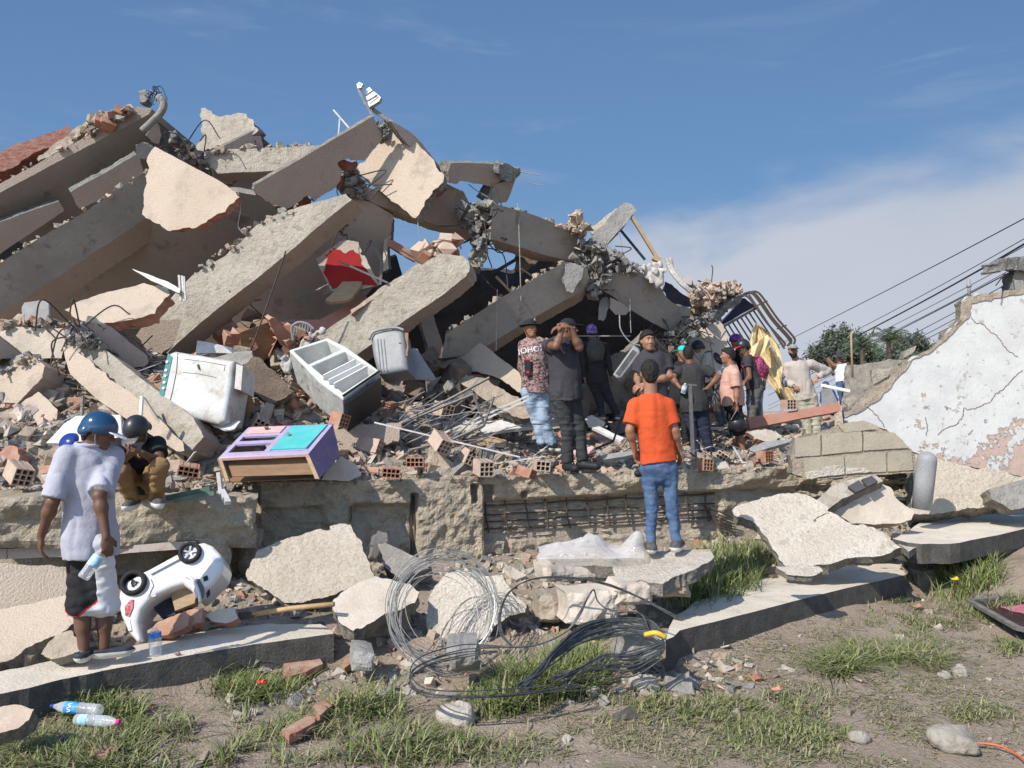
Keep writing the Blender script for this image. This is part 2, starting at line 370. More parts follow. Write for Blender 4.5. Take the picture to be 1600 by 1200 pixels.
def T(x, y):
    x = np.asarray(x, float); y = np.asarray(y, float)
    yk = Yk(x); yw = Yw(x)
    f = -.23 + .36*sst(3.9, 5.9, x)*sst(6.2, 8.2, y) + .10*sst(6.2, 9, x)
    U = np.clip((y-yk-.25)/(yw-yk-.25), 0, 1.0); up = sst(0, .35, y-yk)
    back = -.11 + .26*U + .52*sst(2.6, 5.6, x)*sst(.2, .9, U) + .22*sst(4.5, 6.5, x)
    z = f*(1-up)+back*up
    return z + fbm(x, y, .9, 4)*.05 + fbm(x, y, .22, 3, 2)*.018
MSL = lambda x: .60 - .28*sst(-3.2, -1.2, x) - .28*sst(-1.1, .4, x)
def MZ(x, y):
    """height of the mound of rubble on the platform"""
    x = np.asarray(x, float); d = np.maximum(np.asarray(y, float)-Yw(x), 0)
    s = MSL(x); h = s*np.minimum(d, 2.3) + .06*np.maximum(d-2.3, 0)
    return .90 + .05*sst(-4, 1, x) + .16*sst(3.0, 4.8, x)*sst(2.6, 3.6, d) + h*sst(0, .8, d) + fbm(x, y, .8, 4, 1)*.22*sst(.1, 1, d)
def grid_mesh(name, xs, ys, zf, material, origin=(0, 0, 0)):
    X, Y_ = np.meshgrid(xs, ys); Z = zf(X, Y_); V = np.stack([X, Y_, Z], -1).reshape(-1, 3); nx, ny = len(xs), len(ys)
    i = np.arange(ny-1)[:, None]*nx+np.arange(nx-1)[None]; F = np.stack([i, i+1, i+nx+1, i+nx], -1).reshape(-1, 4)
    return mesh_obj(name, V, F, material, smooth=True, origin=origin)
# soil with dry and green patches
m = bpy.data.materials.new('soil'); m.use_nodes = True; nt = m.node_tree; b = nt.nodes['Principled BSDF']; b.inputs['Roughness'].default_value = .95
g = N(nt, 'ShaderNodeNewGeometry')
def nz(s, d=8, r=.65, st=None):
    n = N(nt, 'ShaderNodeTexNoise', inp={2: s, 3: d, 4: r})
    if st: mp = N(nt, 'ShaderNodeMapping', inp={3: st}); L(nt, g.outputs['Position'], mp.inputs[0]); L(nt, mp.outputs[0], n.inputs[0])
    else: L(nt, g.outputs['Position'], n.inputs[0])
    return n.outputs[0]
def rmp(s, a, c_): n = N(nt, 'ShaderNodeMapRange', interpolation_type='SMOOTHSTEP', inp={1: a, 2: c_}); L(nt, s, n.inputs[0]); return n.outputs[0]
def mxc(f, A, B):
    n = N(nt, 'ShaderNodeMix', data_type='RGBA')
    for i, v in ((0, f), (6, A), (7, B)):
        if isinstance(v, tuple): n.inputs[i].default_value = (*v, 1)
        else: L(nt, v, n.inputs[i])
    return n.outputs[2]
c_ = mxc(rmp(nz(2.2), .35, .65), (.30, .225, .165), (.37, .29, .22))
c_ = mxc(rmp(nz(30, 5), .45, .7), c_, (.40, .34, .27))
c_ = mxc(rmp(nz(1.3, 6), .52, .68), c_, (.21, .195, .11))
c_ = mxc(rmp(nz(70, 3), .58, .72), c_, (.12, .095, .07))
L(nt, c_, b.inputs[0]); bp = N(nt, 'ShaderNodeBump', inp={0: 1, 1: .03}); L(nt, nz(45, 6), bp.inputs['Height']); L(nt, bp.outputs[0], b.inputs['Normal'])
MATS['soil'] = m
xs = np.concatenate([np.linspace(-400, -9, 14)[:-1], np.arange(-9, 13, .07), np.linspace(13, 400, 14)])
ys = np.concatenate([np.linspace(-60, 2.5, 8)[:-1], np.arange(2.5, 11.5, .06), np.linspace(11.5, 30, 20)[1:], np.linspace(30, 900, 14)[1:]])
ZMAX = lambda X, Y_: np.where(np.abs(X) > 30, -.05, T(np.clip(X, -9, 13), np.minimum(Y_, 12)))
tag(grid_mesh('ground', xs, ys, ZMAX, 'soil'), kind='structure', label=None, cat=None)

# mound that fills the plot behind the retaining wall
xs = np.arange(-9, 12, .09); vs = np.concatenate([[0, .02], np.linspace(.06, 8, 90)])
X = np.repeat(xs[None], len(vs), 0); Yg = Yw(X)+vs[:, None]+.03; Z = MZ(X, Yg); Z[0] -= .9
Z[-1] = -.3; nx = len(xs)
i = np.arange(len(vs)-1)[:, None]*nx+np.arange(nx-1)[None]
o = mesh_obj('rubble_mound', np.stack([X, Yg, Z], -1).reshape(-1, 3), np.stack([i, i+1, i+nx+1, i+nx], -1).reshape(-1, 4), 'rubble_beige', smooth=True, origin=(0, 10, 0))
tag(o, kind='structure', label=None, cat=None)

# ================================================================ retaining wall
def pxfeat(d, px, py, x0, y0, x1, y1, amt, soft=5, slope=0):
    yy_ = py - slope*(px-x0)
    m_ = sst(x0-soft, x0+soft, px)*(1-sst(x1-soft, x1+soft, px))*sst(y0-soft, y0+soft, yy_)*(1-sst(y1-soft, y1+soft, yy_))
    return d*(1-m_)+m_*amt
us = np.arange(-6.5, 7.5, .022); hs = np.linspace(0, 1, 62)
Xw = np.repeat(us[None], len(hs), 0); top = .985 + .02*vnoise(Xw, Xw*0, .5) - .12*sst(4.6, 6.5, Xw)
Zb = T(Xw, Yw(Xw)-.3)-.15; Zw = Zb+(top-Zb)*hs[:, None]
Pw = np.stack([Xw, Yw(Xw), Zw], -1)
zc = Pw[..., 1]*_cp+(Pw[..., 2]-1.7)*_sp; yc = -Pw[..., 1]*_sp+(Pw[..., 2]-1.7)*_cp
pxw = 800+Xw/zc*FPX; pyw = 600-yc/zc*FPX
D = fbm(Xw, Zw*2.4, .5, 6)*.095 + fbm(Xw+9, Zw*1.2, .10, 3, 3)*.035
D = D + .07*sst(.70, .76, Zw)                                             # capping beam
D = pxfeat(D, pxw, pyw, 640, 765, 755, 880, .12+fbm(Xw, Zw, .08, 3, 2)*.05, 10)
D = pxfeat(D, pxw, pyw, 755, 786, 1125, 845, -.055+fbm(Xw, Zw*.8, .07, 3, 4)*.06+.028*np.sin(Zw*105+fbm(Xw, Zw, .3)*2), 4, slope=-.045)
for (a, b_, c, d_) in ((733, 757, 744, 783), (753, 758, 768, 784), (815, 768, 822, 776), (868, 834, 881, 860), (884, 832, 901, 862), (790, 838, 795, 868)):
    D = pxfeat(D, pxw, pyw, a, b_, c, d_, -.16, 2)
D = pxfeat(D, pxw, pyw, 641, 770, 648, 872, -.12, 3)
D = pxfeat(D, pxw, pyw, 505, 762, 548, 822, .09+fbm(Xw, Zw, .07, 2, 1)*.06, 8)
D = pxfeat(D, pxw, pyw, 548, 790, 575, 860, -.06, 8)
D = pxfeat(D, pxw, pyw, 1160, 770, 1245, 860, -.14, 10)
D = np.where(pxw > 1245, D + np.sign(np.sin(Zw*42+fbm(Xw, Zw, .5)*3))*.03 + fbm(Xw, Zw*3, .16, 3, 5)*.09, D)
D = np.where(pxw < 405, D-.22, D)
nw = np.array([.342, -.94, 0]); Vw = Pw + D[..., None]*nw; Vw[-1, :, 2] += 0
# a lid that runs back from the top edge
Vw = np.concatenate([Vw, (Vw[-1] + np.array([-.1, .35, .0]))[None]], 0)
nx = len(us); i = np.arange(Vw.shape[0]-1)[:, None]*nx+np.arange(nx-1)[None]
mat('wall_concrete', (.56, .475, .355), (.48, .41, .31), 1.8, bump=1, bscale=42, bump2=1, b2scale=12, c3=(.38, .335, .27), c3scale=6, c3t=(.5, .7))
ret = mesh_obj('retaining_wall', Vw.reshape(-1, 3), np.stack([i, i+1, i+nx+1, i+nx], -1).reshape(-1, 4), 'wall_concrete', smooth=False, origin=(0, 8.6, 0))
tag(ret, 'long low rough concrete retaining wall with exposed steel bars under the rubble', 'retaining wall')
# exposed stirrups and bars on the wall
def onw(px, py, off=.03):
    d = ray(px, py); nv = Vector((.342, -.94, 0)); p0 = Vector((0, 8.64, .5))+nv*off
    return EYE+d*((p0-EYE).dot(nv)/d.dot(nv))
bars = MB(); rs = random.Random(3)
for k in range(4):
    ys0 = [790, 804, 815, 826][k]
    pts = [onw(px, ys0-(px-758)*.052+rs.uniform(-1.2, 1.2), -.01) for px in range(756, 1128, 24)]
    bars.tube(pts, .0095, 6)
for px in (760, 791, 822, 853, 887, 918, 950, 980, 1012, 1040, 1072, 1104):
    y0 = 788-(px-758)*.05; bars.tube([onw(px-2, y0-4, .0), onw(px+rs.uniform(-2, 3), y0+20, .02), onw(px+4, y0+44, .005)], .0105, 6)
bars.obj('stirrup', 'steel_rust', ret)
b2 = MB()
for dx in (0, 5, 9): b2.tube([onw(641+dx, 775, -.0), onw(643+dx, 820, .03), onw(642+dx*1.5, 872, .0)], .008, 6)
for dx in (0, 6): b2.tube([onw(542+dx, 785, .06), onw(543+dx, 808, .08), onw(541+dx, 815, .05)], .007, 6)
b2.obj('vertical_bar', 'steel_rust', ret)
b3 = MB()
for a in range(7): b3.tube([onw(1098+a*3, 790+a*4, .0), onw(1125, 800+a*5, .08), onw(1150, 812+a*4, .05)], .008, 6)
b3.obj('bent_bar', 'steel_rust', ret)

# two long fallen blocks in front of the wall on the left
def block(name, label, cat, px0, px1, y0, y1, Yf, thick, m='wall_concrete', seed=1, n=(.30, -.95), bulge=.07, jag=8, group=None):
    """a rough hand-cast block: displaced grid front, closed by top and sides"""
    nv = Vector((n[0], n[1], 0)).normalized(); P0 = P((px0+px1)/2, (y0+y1)/2, Yf)
    def hit(x, y): d = ray(x, y); return EYE+d*((P0-EYE).dot(nv)/d.dot(nv))
    A, B = hit(px0, y1), hit(px1, y1); C = hit(px0, y0); Dd = hit(px1, y0)
    nu, nv_ = max(8, int((B-A).length/.03)), max(6, int((C-A).length/.03)); V = []; 
    rsx = seed*13.7
    for j in range(nv_+1):
        for i in range(nu+1):
            f, g_ = i/nu, j/nv_
            p = A.lerp(B, f).lerp(C.lerp(Dd, f), g_)
            ed = min(f*(B-A).length, (1-f)*(B-A).length, g_*(C-A).length, (1-g_)*(C-A).length)
            dd = -max(0, .05-ed)**1.5*3.2 + float(fbm(p.x+rsx, p.z*1.6, .35, 4))*bulge*1.6 + float(fbm(p.x, p.z+rsx, .07, 2, 3))*.03
            jx = float(fbm(p.z*3+rsx, 0, .3, 3))*.05*(1 if f in (0, 1) else 0)
            jz = float(fbm(p.x*2+rsx, 1, .5, 4, 2))*.05*g_
            V.append(p+nv*dd+Vector((jx, 0, jz)))
    nn = nu+1; F = [(j*nn+i, j*nn+i+1, (j+1)*nn+i+1, (j+1)*nn+i) for j in range(nv_) for i in range(nu)]
    rim = [i for i in range(nn)]+[j*nn+nu for j in range(1, nv_+1)]+[nv_*nn+i for i in range(nu-1, -1, -1)]+[j*nn for j in range(nv_-1, 0, -1)]
    k0 = len(V); V += [V[i]-nv*thick+Vector((0, 0, 0)) for i in rim]; m_ = len(rim)
    F += [(rim[i], k0+i, k0+(i+1) % m_, rim[(i+1) % m_]) for i in range(m_)]; F.append(tuple(k0+i for i in range(m_)))
    return tag(mesh_obj(name, V, F, m), label, cat, group)
block('concrete_block', 'long lumpy beige concrete beam under the squatting man', 'concrete beam', -60, 400, 778, 858, 6.75, .5, seed=2, bulge=.065)
block('concrete_block', 'square rough concrete pier under the left end of the long lumpy beam', 'concrete block', 306, 358, 840, 925, 7.0, .4, seed=4, bulge=.05)
block('concrete_block', 'two course block pier to the right of the dark vertical gap in the wall', 'concrete block', 374, 412, 826, 900, 7.45, .3, seed=5, bulge=.04)
sl_ = slab('pink_ledge', 'pink painted row of bricks under the long lumpy beam', 'brick ledge', [(-10, 858), (110, 852), (200, 852), (305, 846), (305, 857), (180, 866), (-10, 874)], 6.75, (.1, -1, .1), .3, 'mauve', 'broken', amp=.8)

# ================================================================ kerbs and pavement pieces (tops lie flat)
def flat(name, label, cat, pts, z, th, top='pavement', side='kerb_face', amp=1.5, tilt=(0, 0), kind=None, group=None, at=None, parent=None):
    """slab with a level (or tilted) top seen from above; outline read on that plane"""
    n = Vector((tilt[0], tilt[1], 1)).normalized()
    cx = sum(p[0] for p in pts)/len(pts); cy = sum(p[1] for p in pts)/len(pts)
    if at: cx, cy = at
    Yc = PZ(cx, cy, z).y
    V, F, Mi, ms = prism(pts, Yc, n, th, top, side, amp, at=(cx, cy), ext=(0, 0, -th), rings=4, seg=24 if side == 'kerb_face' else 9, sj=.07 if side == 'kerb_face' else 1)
    o = mesh_obj(name, V, F, ms, Mi, parent)
    if parent: return o
    return tag(o, label, cat, group, kind)
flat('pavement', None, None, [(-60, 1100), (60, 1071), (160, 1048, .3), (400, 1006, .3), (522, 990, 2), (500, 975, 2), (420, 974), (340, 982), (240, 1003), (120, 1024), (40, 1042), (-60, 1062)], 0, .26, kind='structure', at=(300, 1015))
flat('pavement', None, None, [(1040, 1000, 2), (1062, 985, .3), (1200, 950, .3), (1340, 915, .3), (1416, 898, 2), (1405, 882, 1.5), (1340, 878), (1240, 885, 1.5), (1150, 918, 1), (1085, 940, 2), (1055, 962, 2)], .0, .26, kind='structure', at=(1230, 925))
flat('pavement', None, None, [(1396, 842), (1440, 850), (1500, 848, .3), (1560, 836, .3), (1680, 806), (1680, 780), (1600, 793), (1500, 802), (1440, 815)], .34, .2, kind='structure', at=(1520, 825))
flat('broken_slab', 'thin cracked pavement plate between the kerb and the grey pipe', 'concrete slab', [(1392, 838), (1420, 862), (1436, 852), (1400, 832)], .3, .07, 'plaster_white', 'broken', amp=2)
# ================================================================ large debris between wall and kerb
G1 = 'large broken slabs lying in front of the wall'
slab('broken_slab', 'large cream slab with a scratched surface, left of the wire coil', 'concrete slab',
     [(385, 893), (391, 880), (402, 860), (437, 845), (500, 826, .8), (510, 829), (550, 829), (566, 847), (570, 865), (580, 892), (584, 903), (557, 913), (520, 930), (485, 938), (445, 942), (425, 928), (400, 912), (387, 907)], 6.9, (-.10, -.72, .70), .12, 'plaster_scratched', 'broken', 2.0, G1)
slab('broken_slab', 'pinkish cream slab tilted between the scratched slab and the coil', 'concrete slab',
     [(520, 938), (545, 918), (587, 900), (610, 905), (640, 912), (655, 925), (648, 942), (620, 955), (595, 963), (567, 981), (552, 986), (530, 972), (522, 955)], 6.15, (.05, -.55, .84), .13, 'plaster', 'broken', 1.8, G1)
slab('concrete_block', 'thick block chunk under the pinkish cream slab', 'concrete block', [(528, 960), (560, 985), (600, 965), (645, 945), (640, 985), (600, 1010), (560, 1008), (535, 985)], 6.35, (.1, -.95, .1), .35, 'rubble_beige', 'broken', 3, G1)
slab('broken_slab', 'white slab standing behind the grey wire coil', 'concrete slab',
     [(668, 940), (680, 915), (698, 895), (722, 893), (745, 898), (785, 898), (795, 915), (803, 930), (823, 945), (820, 957), (790, 966), (765, 988), (742, 1003), (695, 1010), (672, 995), (666, 965)], 6.35, (-.25, -.80, .50), .11, 'plaster_white', 'broken', 2, G1)
slab('broken_slab', 'narrow grey slab sloping down from the wall behind the coil', 'concrete slab',
     [(590, 849), (602, 848), (672, 878), (668, 888), (648, 896), (625, 905), (600, 885)], 7.3, (-.1, -.6, .75), .16, 'rubble_gray', 'broken', 1.5, G1)
slab('broken_slab', 'upright beige shard leaning on the wall beside the narrow grey slab', 'concrete shard', [(584, 838), (592, 829), (604, 832), (606, 845), (596, 852), (588, 872), (578, 873)], 7.6, (.6, -.8, 0), .05, 'plaster', 'broken', 1)
slab('broken_slab', 'round cream plate on top of the scratched slab', 'concrete shard', [(515, 822), (530, 818), (548, 820), (552, 830), (540, 838), (522, 834), (514, 830)], 7.2, (0, -.6, .8), .04, 'plaster_white', 'broken', 1)
o5 = flat('broken_slab', 'cream slab under the shoes of the man in orange', 'concrete slab', [(838, 878), (850, 871), (920, 868, 1), (1000, 862, 1), (1110, 858), (1116, 870), (1105, 880), (1070, 896), (1036, 912), (1000, 906), (962, 908), (957, 885, 1), (900, 884, 1), (850, 884)], .44, .1, 'plaster_white', 'broken', 2, group=G1, at=(1040, 865), tilt=(-.12, -.10))
for k, (lab, x0, x1, y0, y1, Y_, m_) in enumerate((('concrete block holding up the slab end under the plastic sheet', 850, 952, 889, 910, 6.8, 'plaster'),
        ('concrete block with a shadowed hollow under the front of the cream slab', 962, 1020, 912, 945, 6.25, 'plaster'), ('cracked block under the right end of the cream slab', 1020, 1078, 906, 934, 6.4, 'rubble_beige'),
        ('cream cube of concrete in front of the cable bundle loop', 890, 970, 925, 975, 6.15, 'plaster'), ('pair of rough blocks beside the loop of cable', 840, 890, 935, 972, 6.4, 'rubble_beige'),
        ('weathered grey block with a corner missing at the foot of the wire coil', 700, 748, 1012, 1052, 5.35, 'concrete_gray'), ('grey block fragment beside the brick pieces on the grass', 552, 585, 1024, 1052, 5.5, 'concrete_gray'),
        ('rounded concrete lump wrapped with wire by the yellow handle', 975, 1035, 992, 1036, 5.5, 'rubble_gray'))):
    block('concrete_block', lab, 'concrete block', x0, x1, y0, y1, Y_, .28, m_, seed=20+k, n=(.25-.1*(k % 3), -.95), bulge=.05, group='concrete blocks in front of the wall')
slab('broken_slab', 'big white weathered slab sloping down beside the tall grass', 'concrete slab',
     [(1144, 797), (1155, 789), (1190, 777), (1232, 770), (1252, 772), (1277, 782), (1291, 790), (1293, 799), (1332, 820), (1360, 823), (1380, 832), (1388, 842), (1412, 856), (1385, 866), (1330, 872), (1290, 882), (1255, 888), (1226, 884), (1212, 862), (1200, 843), (1181, 818), (1168, 812), (1152, 808)], 7.9, (-.16, -.62, .77), .13, 'plaster_white', 'broken', 2, G1)
slab('broken_slab', 'beige stucco wall chunk with hollow block ends behind the big white slab', 'wall fragment',
     [(1292, 797), (1320, 776), (1340, 768), (1378, 755), (1392, 762), (1400, 778), (1430, 800), (1424, 812), (1396, 818), (1330, 818)], 8.6, (-.02, -.93, .37), .22, 'plaster', 'rubble_beige', 1.5, G1)
hb = slab('broken_slab', 'cream hollow block with two dark cells at the edge of the stucco chunk', 'hollow block', [(1275, 782), (1300, 758), (1345, 745), (1368, 741), (1380, 752), (1340, 768), (1318, 778), (1292, 797)], 8.55, (-.1, -.7, .7), .18, 'concrete_lit', 'broken', 1)
slab('cell', None, None, [(1325, 760), (1342, 750), (1353, 762), (1337, 769)], 8.51, (-.1, -.7, .7), .03, 'void', 'void', .3, parent=hb)  # dark plates show the shade inside the open cells by colour
slab('cell', None, None, [(1346, 749), (1362, 743), (1372, 752), (1356, 760)], 8.51, (-.1, -.7, .7), .03, 'void', 'void', .3, parent=hb)
slab('broken_slab', 'flat white flake in front of the big white slab', 'concrete slab', [(1212, 885), (1250, 882), (1280, 885), (1286, 893), (1270, 900), (1230, 898)], 7.0, (0, -.4, .9), .06, 'plaster_white', 'broken', 1.2)
slab('broken_slab', 'grey hollow block on the pavement at the right edge of the photo', 'hollow block', [(1544, 765), (1600, 748), (1680, 735), (1680, 770), (1620, 788), (1582, 797), (1550, 780)], 9.0, (-.1, -.9, .35), .25, 'rubble_gray', 'broken', 1.5)
slab('broken_slab', 'smooth tan slab leaning in the lower left corner by the white shirted man', 'concrete slab',
     [(-40, 880, 2), (60, 884), (103, 886), (112, 930), (112, 958), (60, 962), (-40, 985)], 5.9, (.35, -.80, .50), .14, 'stucco', 'broken', 2, G1)
slab('broken_slab', 'lower tan slab partly shaded behind the legs of the white shirted man', 'concrete slab',
     [(-40, 960), (60, 940), (118, 925), (122, 972), (95, 990), (55, 1005), (20, 1030), (-40, 1050)], 5.45, (-.1, -.60, .80), .14, 'stucco', 'broken', 2, G1)
slab('broken_slab', 'cracked beige chunk behind the heel of the white shirted man', 'concrete chunk', [(64, 1022), (90, 990), (112, 985), (122, 1000), (124, 1018), (80, 1030)], 5.25, (-.2, -.7, .6), .12, 'rubble_beige', 'broken', 2)
slab('broken_slab', 'tile topped chunk at the lower left edge on the grass', 'concrete chunk', [(-20, 1105), (20, 1101), (53, 1108), (45, 1125), (28, 1138), (-20, 1150)], 4.35, (0, -.5, .86), .10, 'terracotta_pale', 'broken', 1.5)
# ================================================================ block wall, ruined white wall
def px_wall(lab, rows, Yc, n, m='concrete_lit'):
    root = None
bw = slab('block_wall', 'low two course wall of grey concrete blocks left of the white wall', 'block wall',
     [(1240, 690), (1255, 682), (1310, 668, .6), (1380, 672), (1395, 676), (1424, 702), (1430, 710), (1430, 738, .5), (1330, 745, .5), (1262, 748), (1238, 740), (1235, 712)], 9.25, (.0, -1, .02), .18, 'rubble_beige', 'broken', 1.4)
rows = [((1242, 685), (1282, 679), (1282, 711), (1242, 714)), ((1284, 679), (1346, 674), (1347, 705), (1284, 711)), ((1349, 674), (1398, 676), (1420, 700), (1349, 704)),
        ((1255, 715), (1318, 712), (1319, 742), (1257, 747)), ((1321, 712), (1384, 707), (1385, 737), (1321, 741)), ((1387, 707), (1424, 704), (1427, 734), (1387, 737)), ((1308, 664), (1350, 657), (1378, 668), (1320, 676))]
for q in rows: slab('block', None, None, q, 9.235, (.0, -1, .02), .05, 'block_tan', 'broken', .7, parent=bw, rings=2)
for q in (((1258, 738), (1300, 727), (1320, 730), (1320, 741), (1260, 748)), ((1322, 728), (1345, 731), (1362, 737), (1322, 741))): slab('paint_patch', 'patch of white paint', None, q, 9.225, (.0, -1, .02), .03, 'plaster_white', 'broken', 1.2, parent=bw, rings=2)
# white flaking paint
m = bpy.data.materials.new('flaking'); m.use_nodes = True; nt = m.node_tree; b = nt.nodes['Principled BSDF']; b.inputs['Roughness'].default_value = .85
g = N(nt, 'ShaderNodeNewGeometry'); sx = N(nt, 'ShaderNodeSeparateXYZ'); L(nt, g.outputs['Position'], sx.inputs[0])
fl = M(nt, 'ADD', nz(5, 9, .68), M(nt, 'MULTIPLY', M(nt, 'SUBTRACT', 1.45, sx.outputs[2]), .24))
fl = M(nt, 'ADD', fl, M(nt, 'MULTIPLY', M(nt, 'SUBTRACT', nz(1.1, 3), .5), .35))
fl = M(nt, 'ADD', fl, M(nt, 'MULTIPLY', M(nt, 'MAXIMUM', M(nt, 'SUBTRACT', sx.outputs[0], 5.7), 0), .05))
base = mxc(rmp(nz(12), .3, .7), (.40, .31, .26), (.50, .35, .29)); white = mxc(rmp(nz(3), .35, .65), (.50, .495, .485), (.575, .57, .555))
gr = mxc(rmp(nz(9, 9, .7), .60, .63), white, (.36, .34, .31))
L(nt, mxc(rmp(fl, .565, .575), gr, base), b.inputs[0])
hh = M(nt, 'ADD', M(nt, 'MULTIPLY', rmp(fl, .56, .58), -1.0), M(nt, 'MULTIPLY', nz(24, 6), .35))
bp = N(nt, 'ShaderNodeBump', inp={0: .9, 1: .02}); L(nt, hh, bp.inputs['Height']); L(nt, bp.outputs[0], b.inputs['Normal']); MATS['flaking'] = m
ww = slab('ruined_wall', 'tall broken wall with flaking white paint at the right edge of the photo', 'ruined wall',
     [(1312, 651), (1330, 640), (1349, 622), (1362, 606), (1378, 596), (1395, 588), (1412, 566), (1430, 556), (1455, 545), (1475, 528), (1490, 512), (1502, 497), (1502, 470), (1516, 463), (1545, 462), (1560, 458), (1600, 452), (1700, 450, 0), (1700, 770, 0), (1600, 745), (1560, 735), (1500, 728), (1450, 722), (1420, 700), (1395, 678), (1372, 668), (1330, 660)], 9.75, (-.06, -1, .03), .2, 'flaking', 'broken', 3.4, at=(1450, 640))
ed = MB()
for path in ([(1598, 578), (1578, 597), (1565, 610), (1555, 615), (1548, 628), (1530, 636), (1514, 640), (1506, 637), (1503, 652), (1495, 663), (1478, 669), (1466, 680)],
             [(1517, 495), (1525, 505), (1537, 507), (1548, 520), (1562, 530), (1575, 548), (1590, 558)], [(1345, 625), (1360, 640), (1372, 652), (1382, 668)], [(1446, 651), (1449, 665), (1447, 680)]):
    pp = rough_outline(path, 1.6, random.Random(5), 4)[:-(len(path) and 1)]
    nv = Vector((-.06, -1, .03)).normalized(); P0 = P(1450, 640, 9.75)
    q = []
    cut = [i for i, p in enumerate(pp) if abs(p[0]-path[-1][0]) < .01 and abs(p[1]-path[-1][1]) < .01]
    pp = pp[:cut[0]+1] if cut else pp
    for x, y, _ in pp: d = ray(x, y); q.append(EYE+d*((P0-EYE).dot(nv)/d.dot(nv)) + nv*.0)
    ed.tube(q, [.003+.004*abs(math.sin(i*1.7)) for i in range(len(q))], 5)
ed.obj('crack', 'rubble_brown', ww)
for q, lab in (([(1500, 499), (1502, 470), (1518, 463), (1560, 457), (1600, 452), (1600, 458), (1560, 465), (1548, 470), (1518, 474), (1516, 492), (1508, 500), (1490, 514)], 'bare mortar edge'),
          ([(1360, 607), (1395, 584), (1412, 566), (1455, 545), (1490, 511), (1500, 499), (1506, 502), (1478, 532), (1452, 552), (1425, 562), (1408, 584), (1392, 606), (1372, 626), (1350, 640), (1322, 652), (1312, 651), (1330, 640), (1349, 620)], 'bare mortar edge')):
    slab('mortar_edge', None, None, q, 9.735, (-.06, -1, .03), .05, 'rubble_beige', 'broken', 1.8, parent=ww, rings=2, at=(1450, 640))
slab('block_end', None, None, [(1362, 578), (1393, 575), (1388, 588), (1364, 600)], 9.71, (-.06, -1, .03), .05, 'concrete_lit', 'broken', .8, parent=ww, at=(1450, 640))
slab('block_end', None, None, [(1318, 628), (1330, 616), (1338, 622), (1326, 636)], 9.71, (-.06, -1, .03), .05, 'concrete_lit', 'broken', .8, parent=ww, at=(1450, 640))
slab('block_end', None, None, [(1415, 548), (1432, 540), (1426, 552), (1412, 560)], 9.9, (-.06, -1, .03), .15, 'concrete_lit', 'broken', .8, parent=ww, at=(1450, 640))
slab('concrete_block', 'cream hollow block standing at the foot of the white wall', 'hollow block', [(1303, 648), (1315, 640), (1318, 668), (1304, 672)], 9.6, (-.5, -.85, .1), .12, 'rubble_beige', 'void', 1)
slab('mortar_footing', 'rough whitish mortar footing under the flaking white wall', 'wall footing', [(1428, 705), (1500, 727), (1560, 734), (1600, 744), (1700, 742), (1700, 775), (1600, 778), (1545, 792), (1480, 800), (1424, 800)], 9.5, (-.05, -.86, .5), .3, 'plaster_scratched', 'broken', 3)
st = slab('beam_stub', 'broken beam end with bent steel bars on top of the white wall', 'beam stub', [(1556, 412), (1575, 402), (1600, 400), (1680, 396), (1680, 428), (1600, 424), (1572, 422), (1552, 428)], 9.8, (0, -1, -.1), .3, 'broken_gray', 'broken_gray', 2.5)
slab('post', None, None, [(1585, 424), (1680, 420), (1680, 455), (1582, 456)], 9.9, (0, -1, 0), .25, 'concrete_gray', 'broken_gray', 1.5, parent=st)
rb = MB()
for a, b_ in (((1560, 414), (1538, 416)), ((1562, 424), (1537, 428)), ((1570, 427), (1556, 446)), ((1575, 404), (1572, 422)), ((1592, 402), (1590, 424))): rb.tube([P(*a, 9.7), P(*b_, 9.55)], .008, 5)
rb.obj('steel_bar', 'steel_rust', st)
pp = MB(); pp.tube([P(1515, 464, 9.8), P(1513, 436, 9.8)], .02, 10); pp.tube([P(1511.5, 447, 9.79), P(1517, 446, 9.79)], .022, 8)
tag(pp.obj('pipe', 'pvc', smooth=True), 'thin grey pipe standing on top of the white wall', 'pipe')
rp = MB(); rp.tube([P(1332, 590, 16), P(1330, 522, 16), P(1334, 517, 16)], .024, 8)
tag(rp.obj('post', 'wood_pale', smooth=True), 'slim rusty yellow post behind the man in the tank top', 'post')
gp = MB(); prof = [(.0, 0), (.105, 0)]+[(.105, h) for h in (.3, .55)]+[(.105*math.cos(a), .55+.10*math.sin(a)) for a in np.linspace(0.1, 1.5, 7)]
gp.lathe(prof, P(1440, 795, 8.95), (.10, -.05, 1), 24); tag(gp.obj('round_pipe', 'pvc', smooth=True), 'thick grey round topped pipe standing against the white wall', 'pipe')
slab('stone_wall', 'distant low stone wall behind the man in the tank top', 'stone wall', [(1330, 570), (1400, 562), (1445, 560), (1445, 640), (1325, 640)], 18, (0, -1, 0), .4, 'stone', 'stone', 1.5)
# ================================================================ the collapsed building
SH = (.55, -.82, -.10)      # faces that look away from the sun
G2 = 'fallen parts of the collapsed building'
def S(label, pts, Y, n, th, front='concrete', side='broken', amp=1.2, name='concrete_slab', cat='concrete slab', **k): return slab(name, label, cat, pts, Y, n, th, front, side, amp, G2, **k)
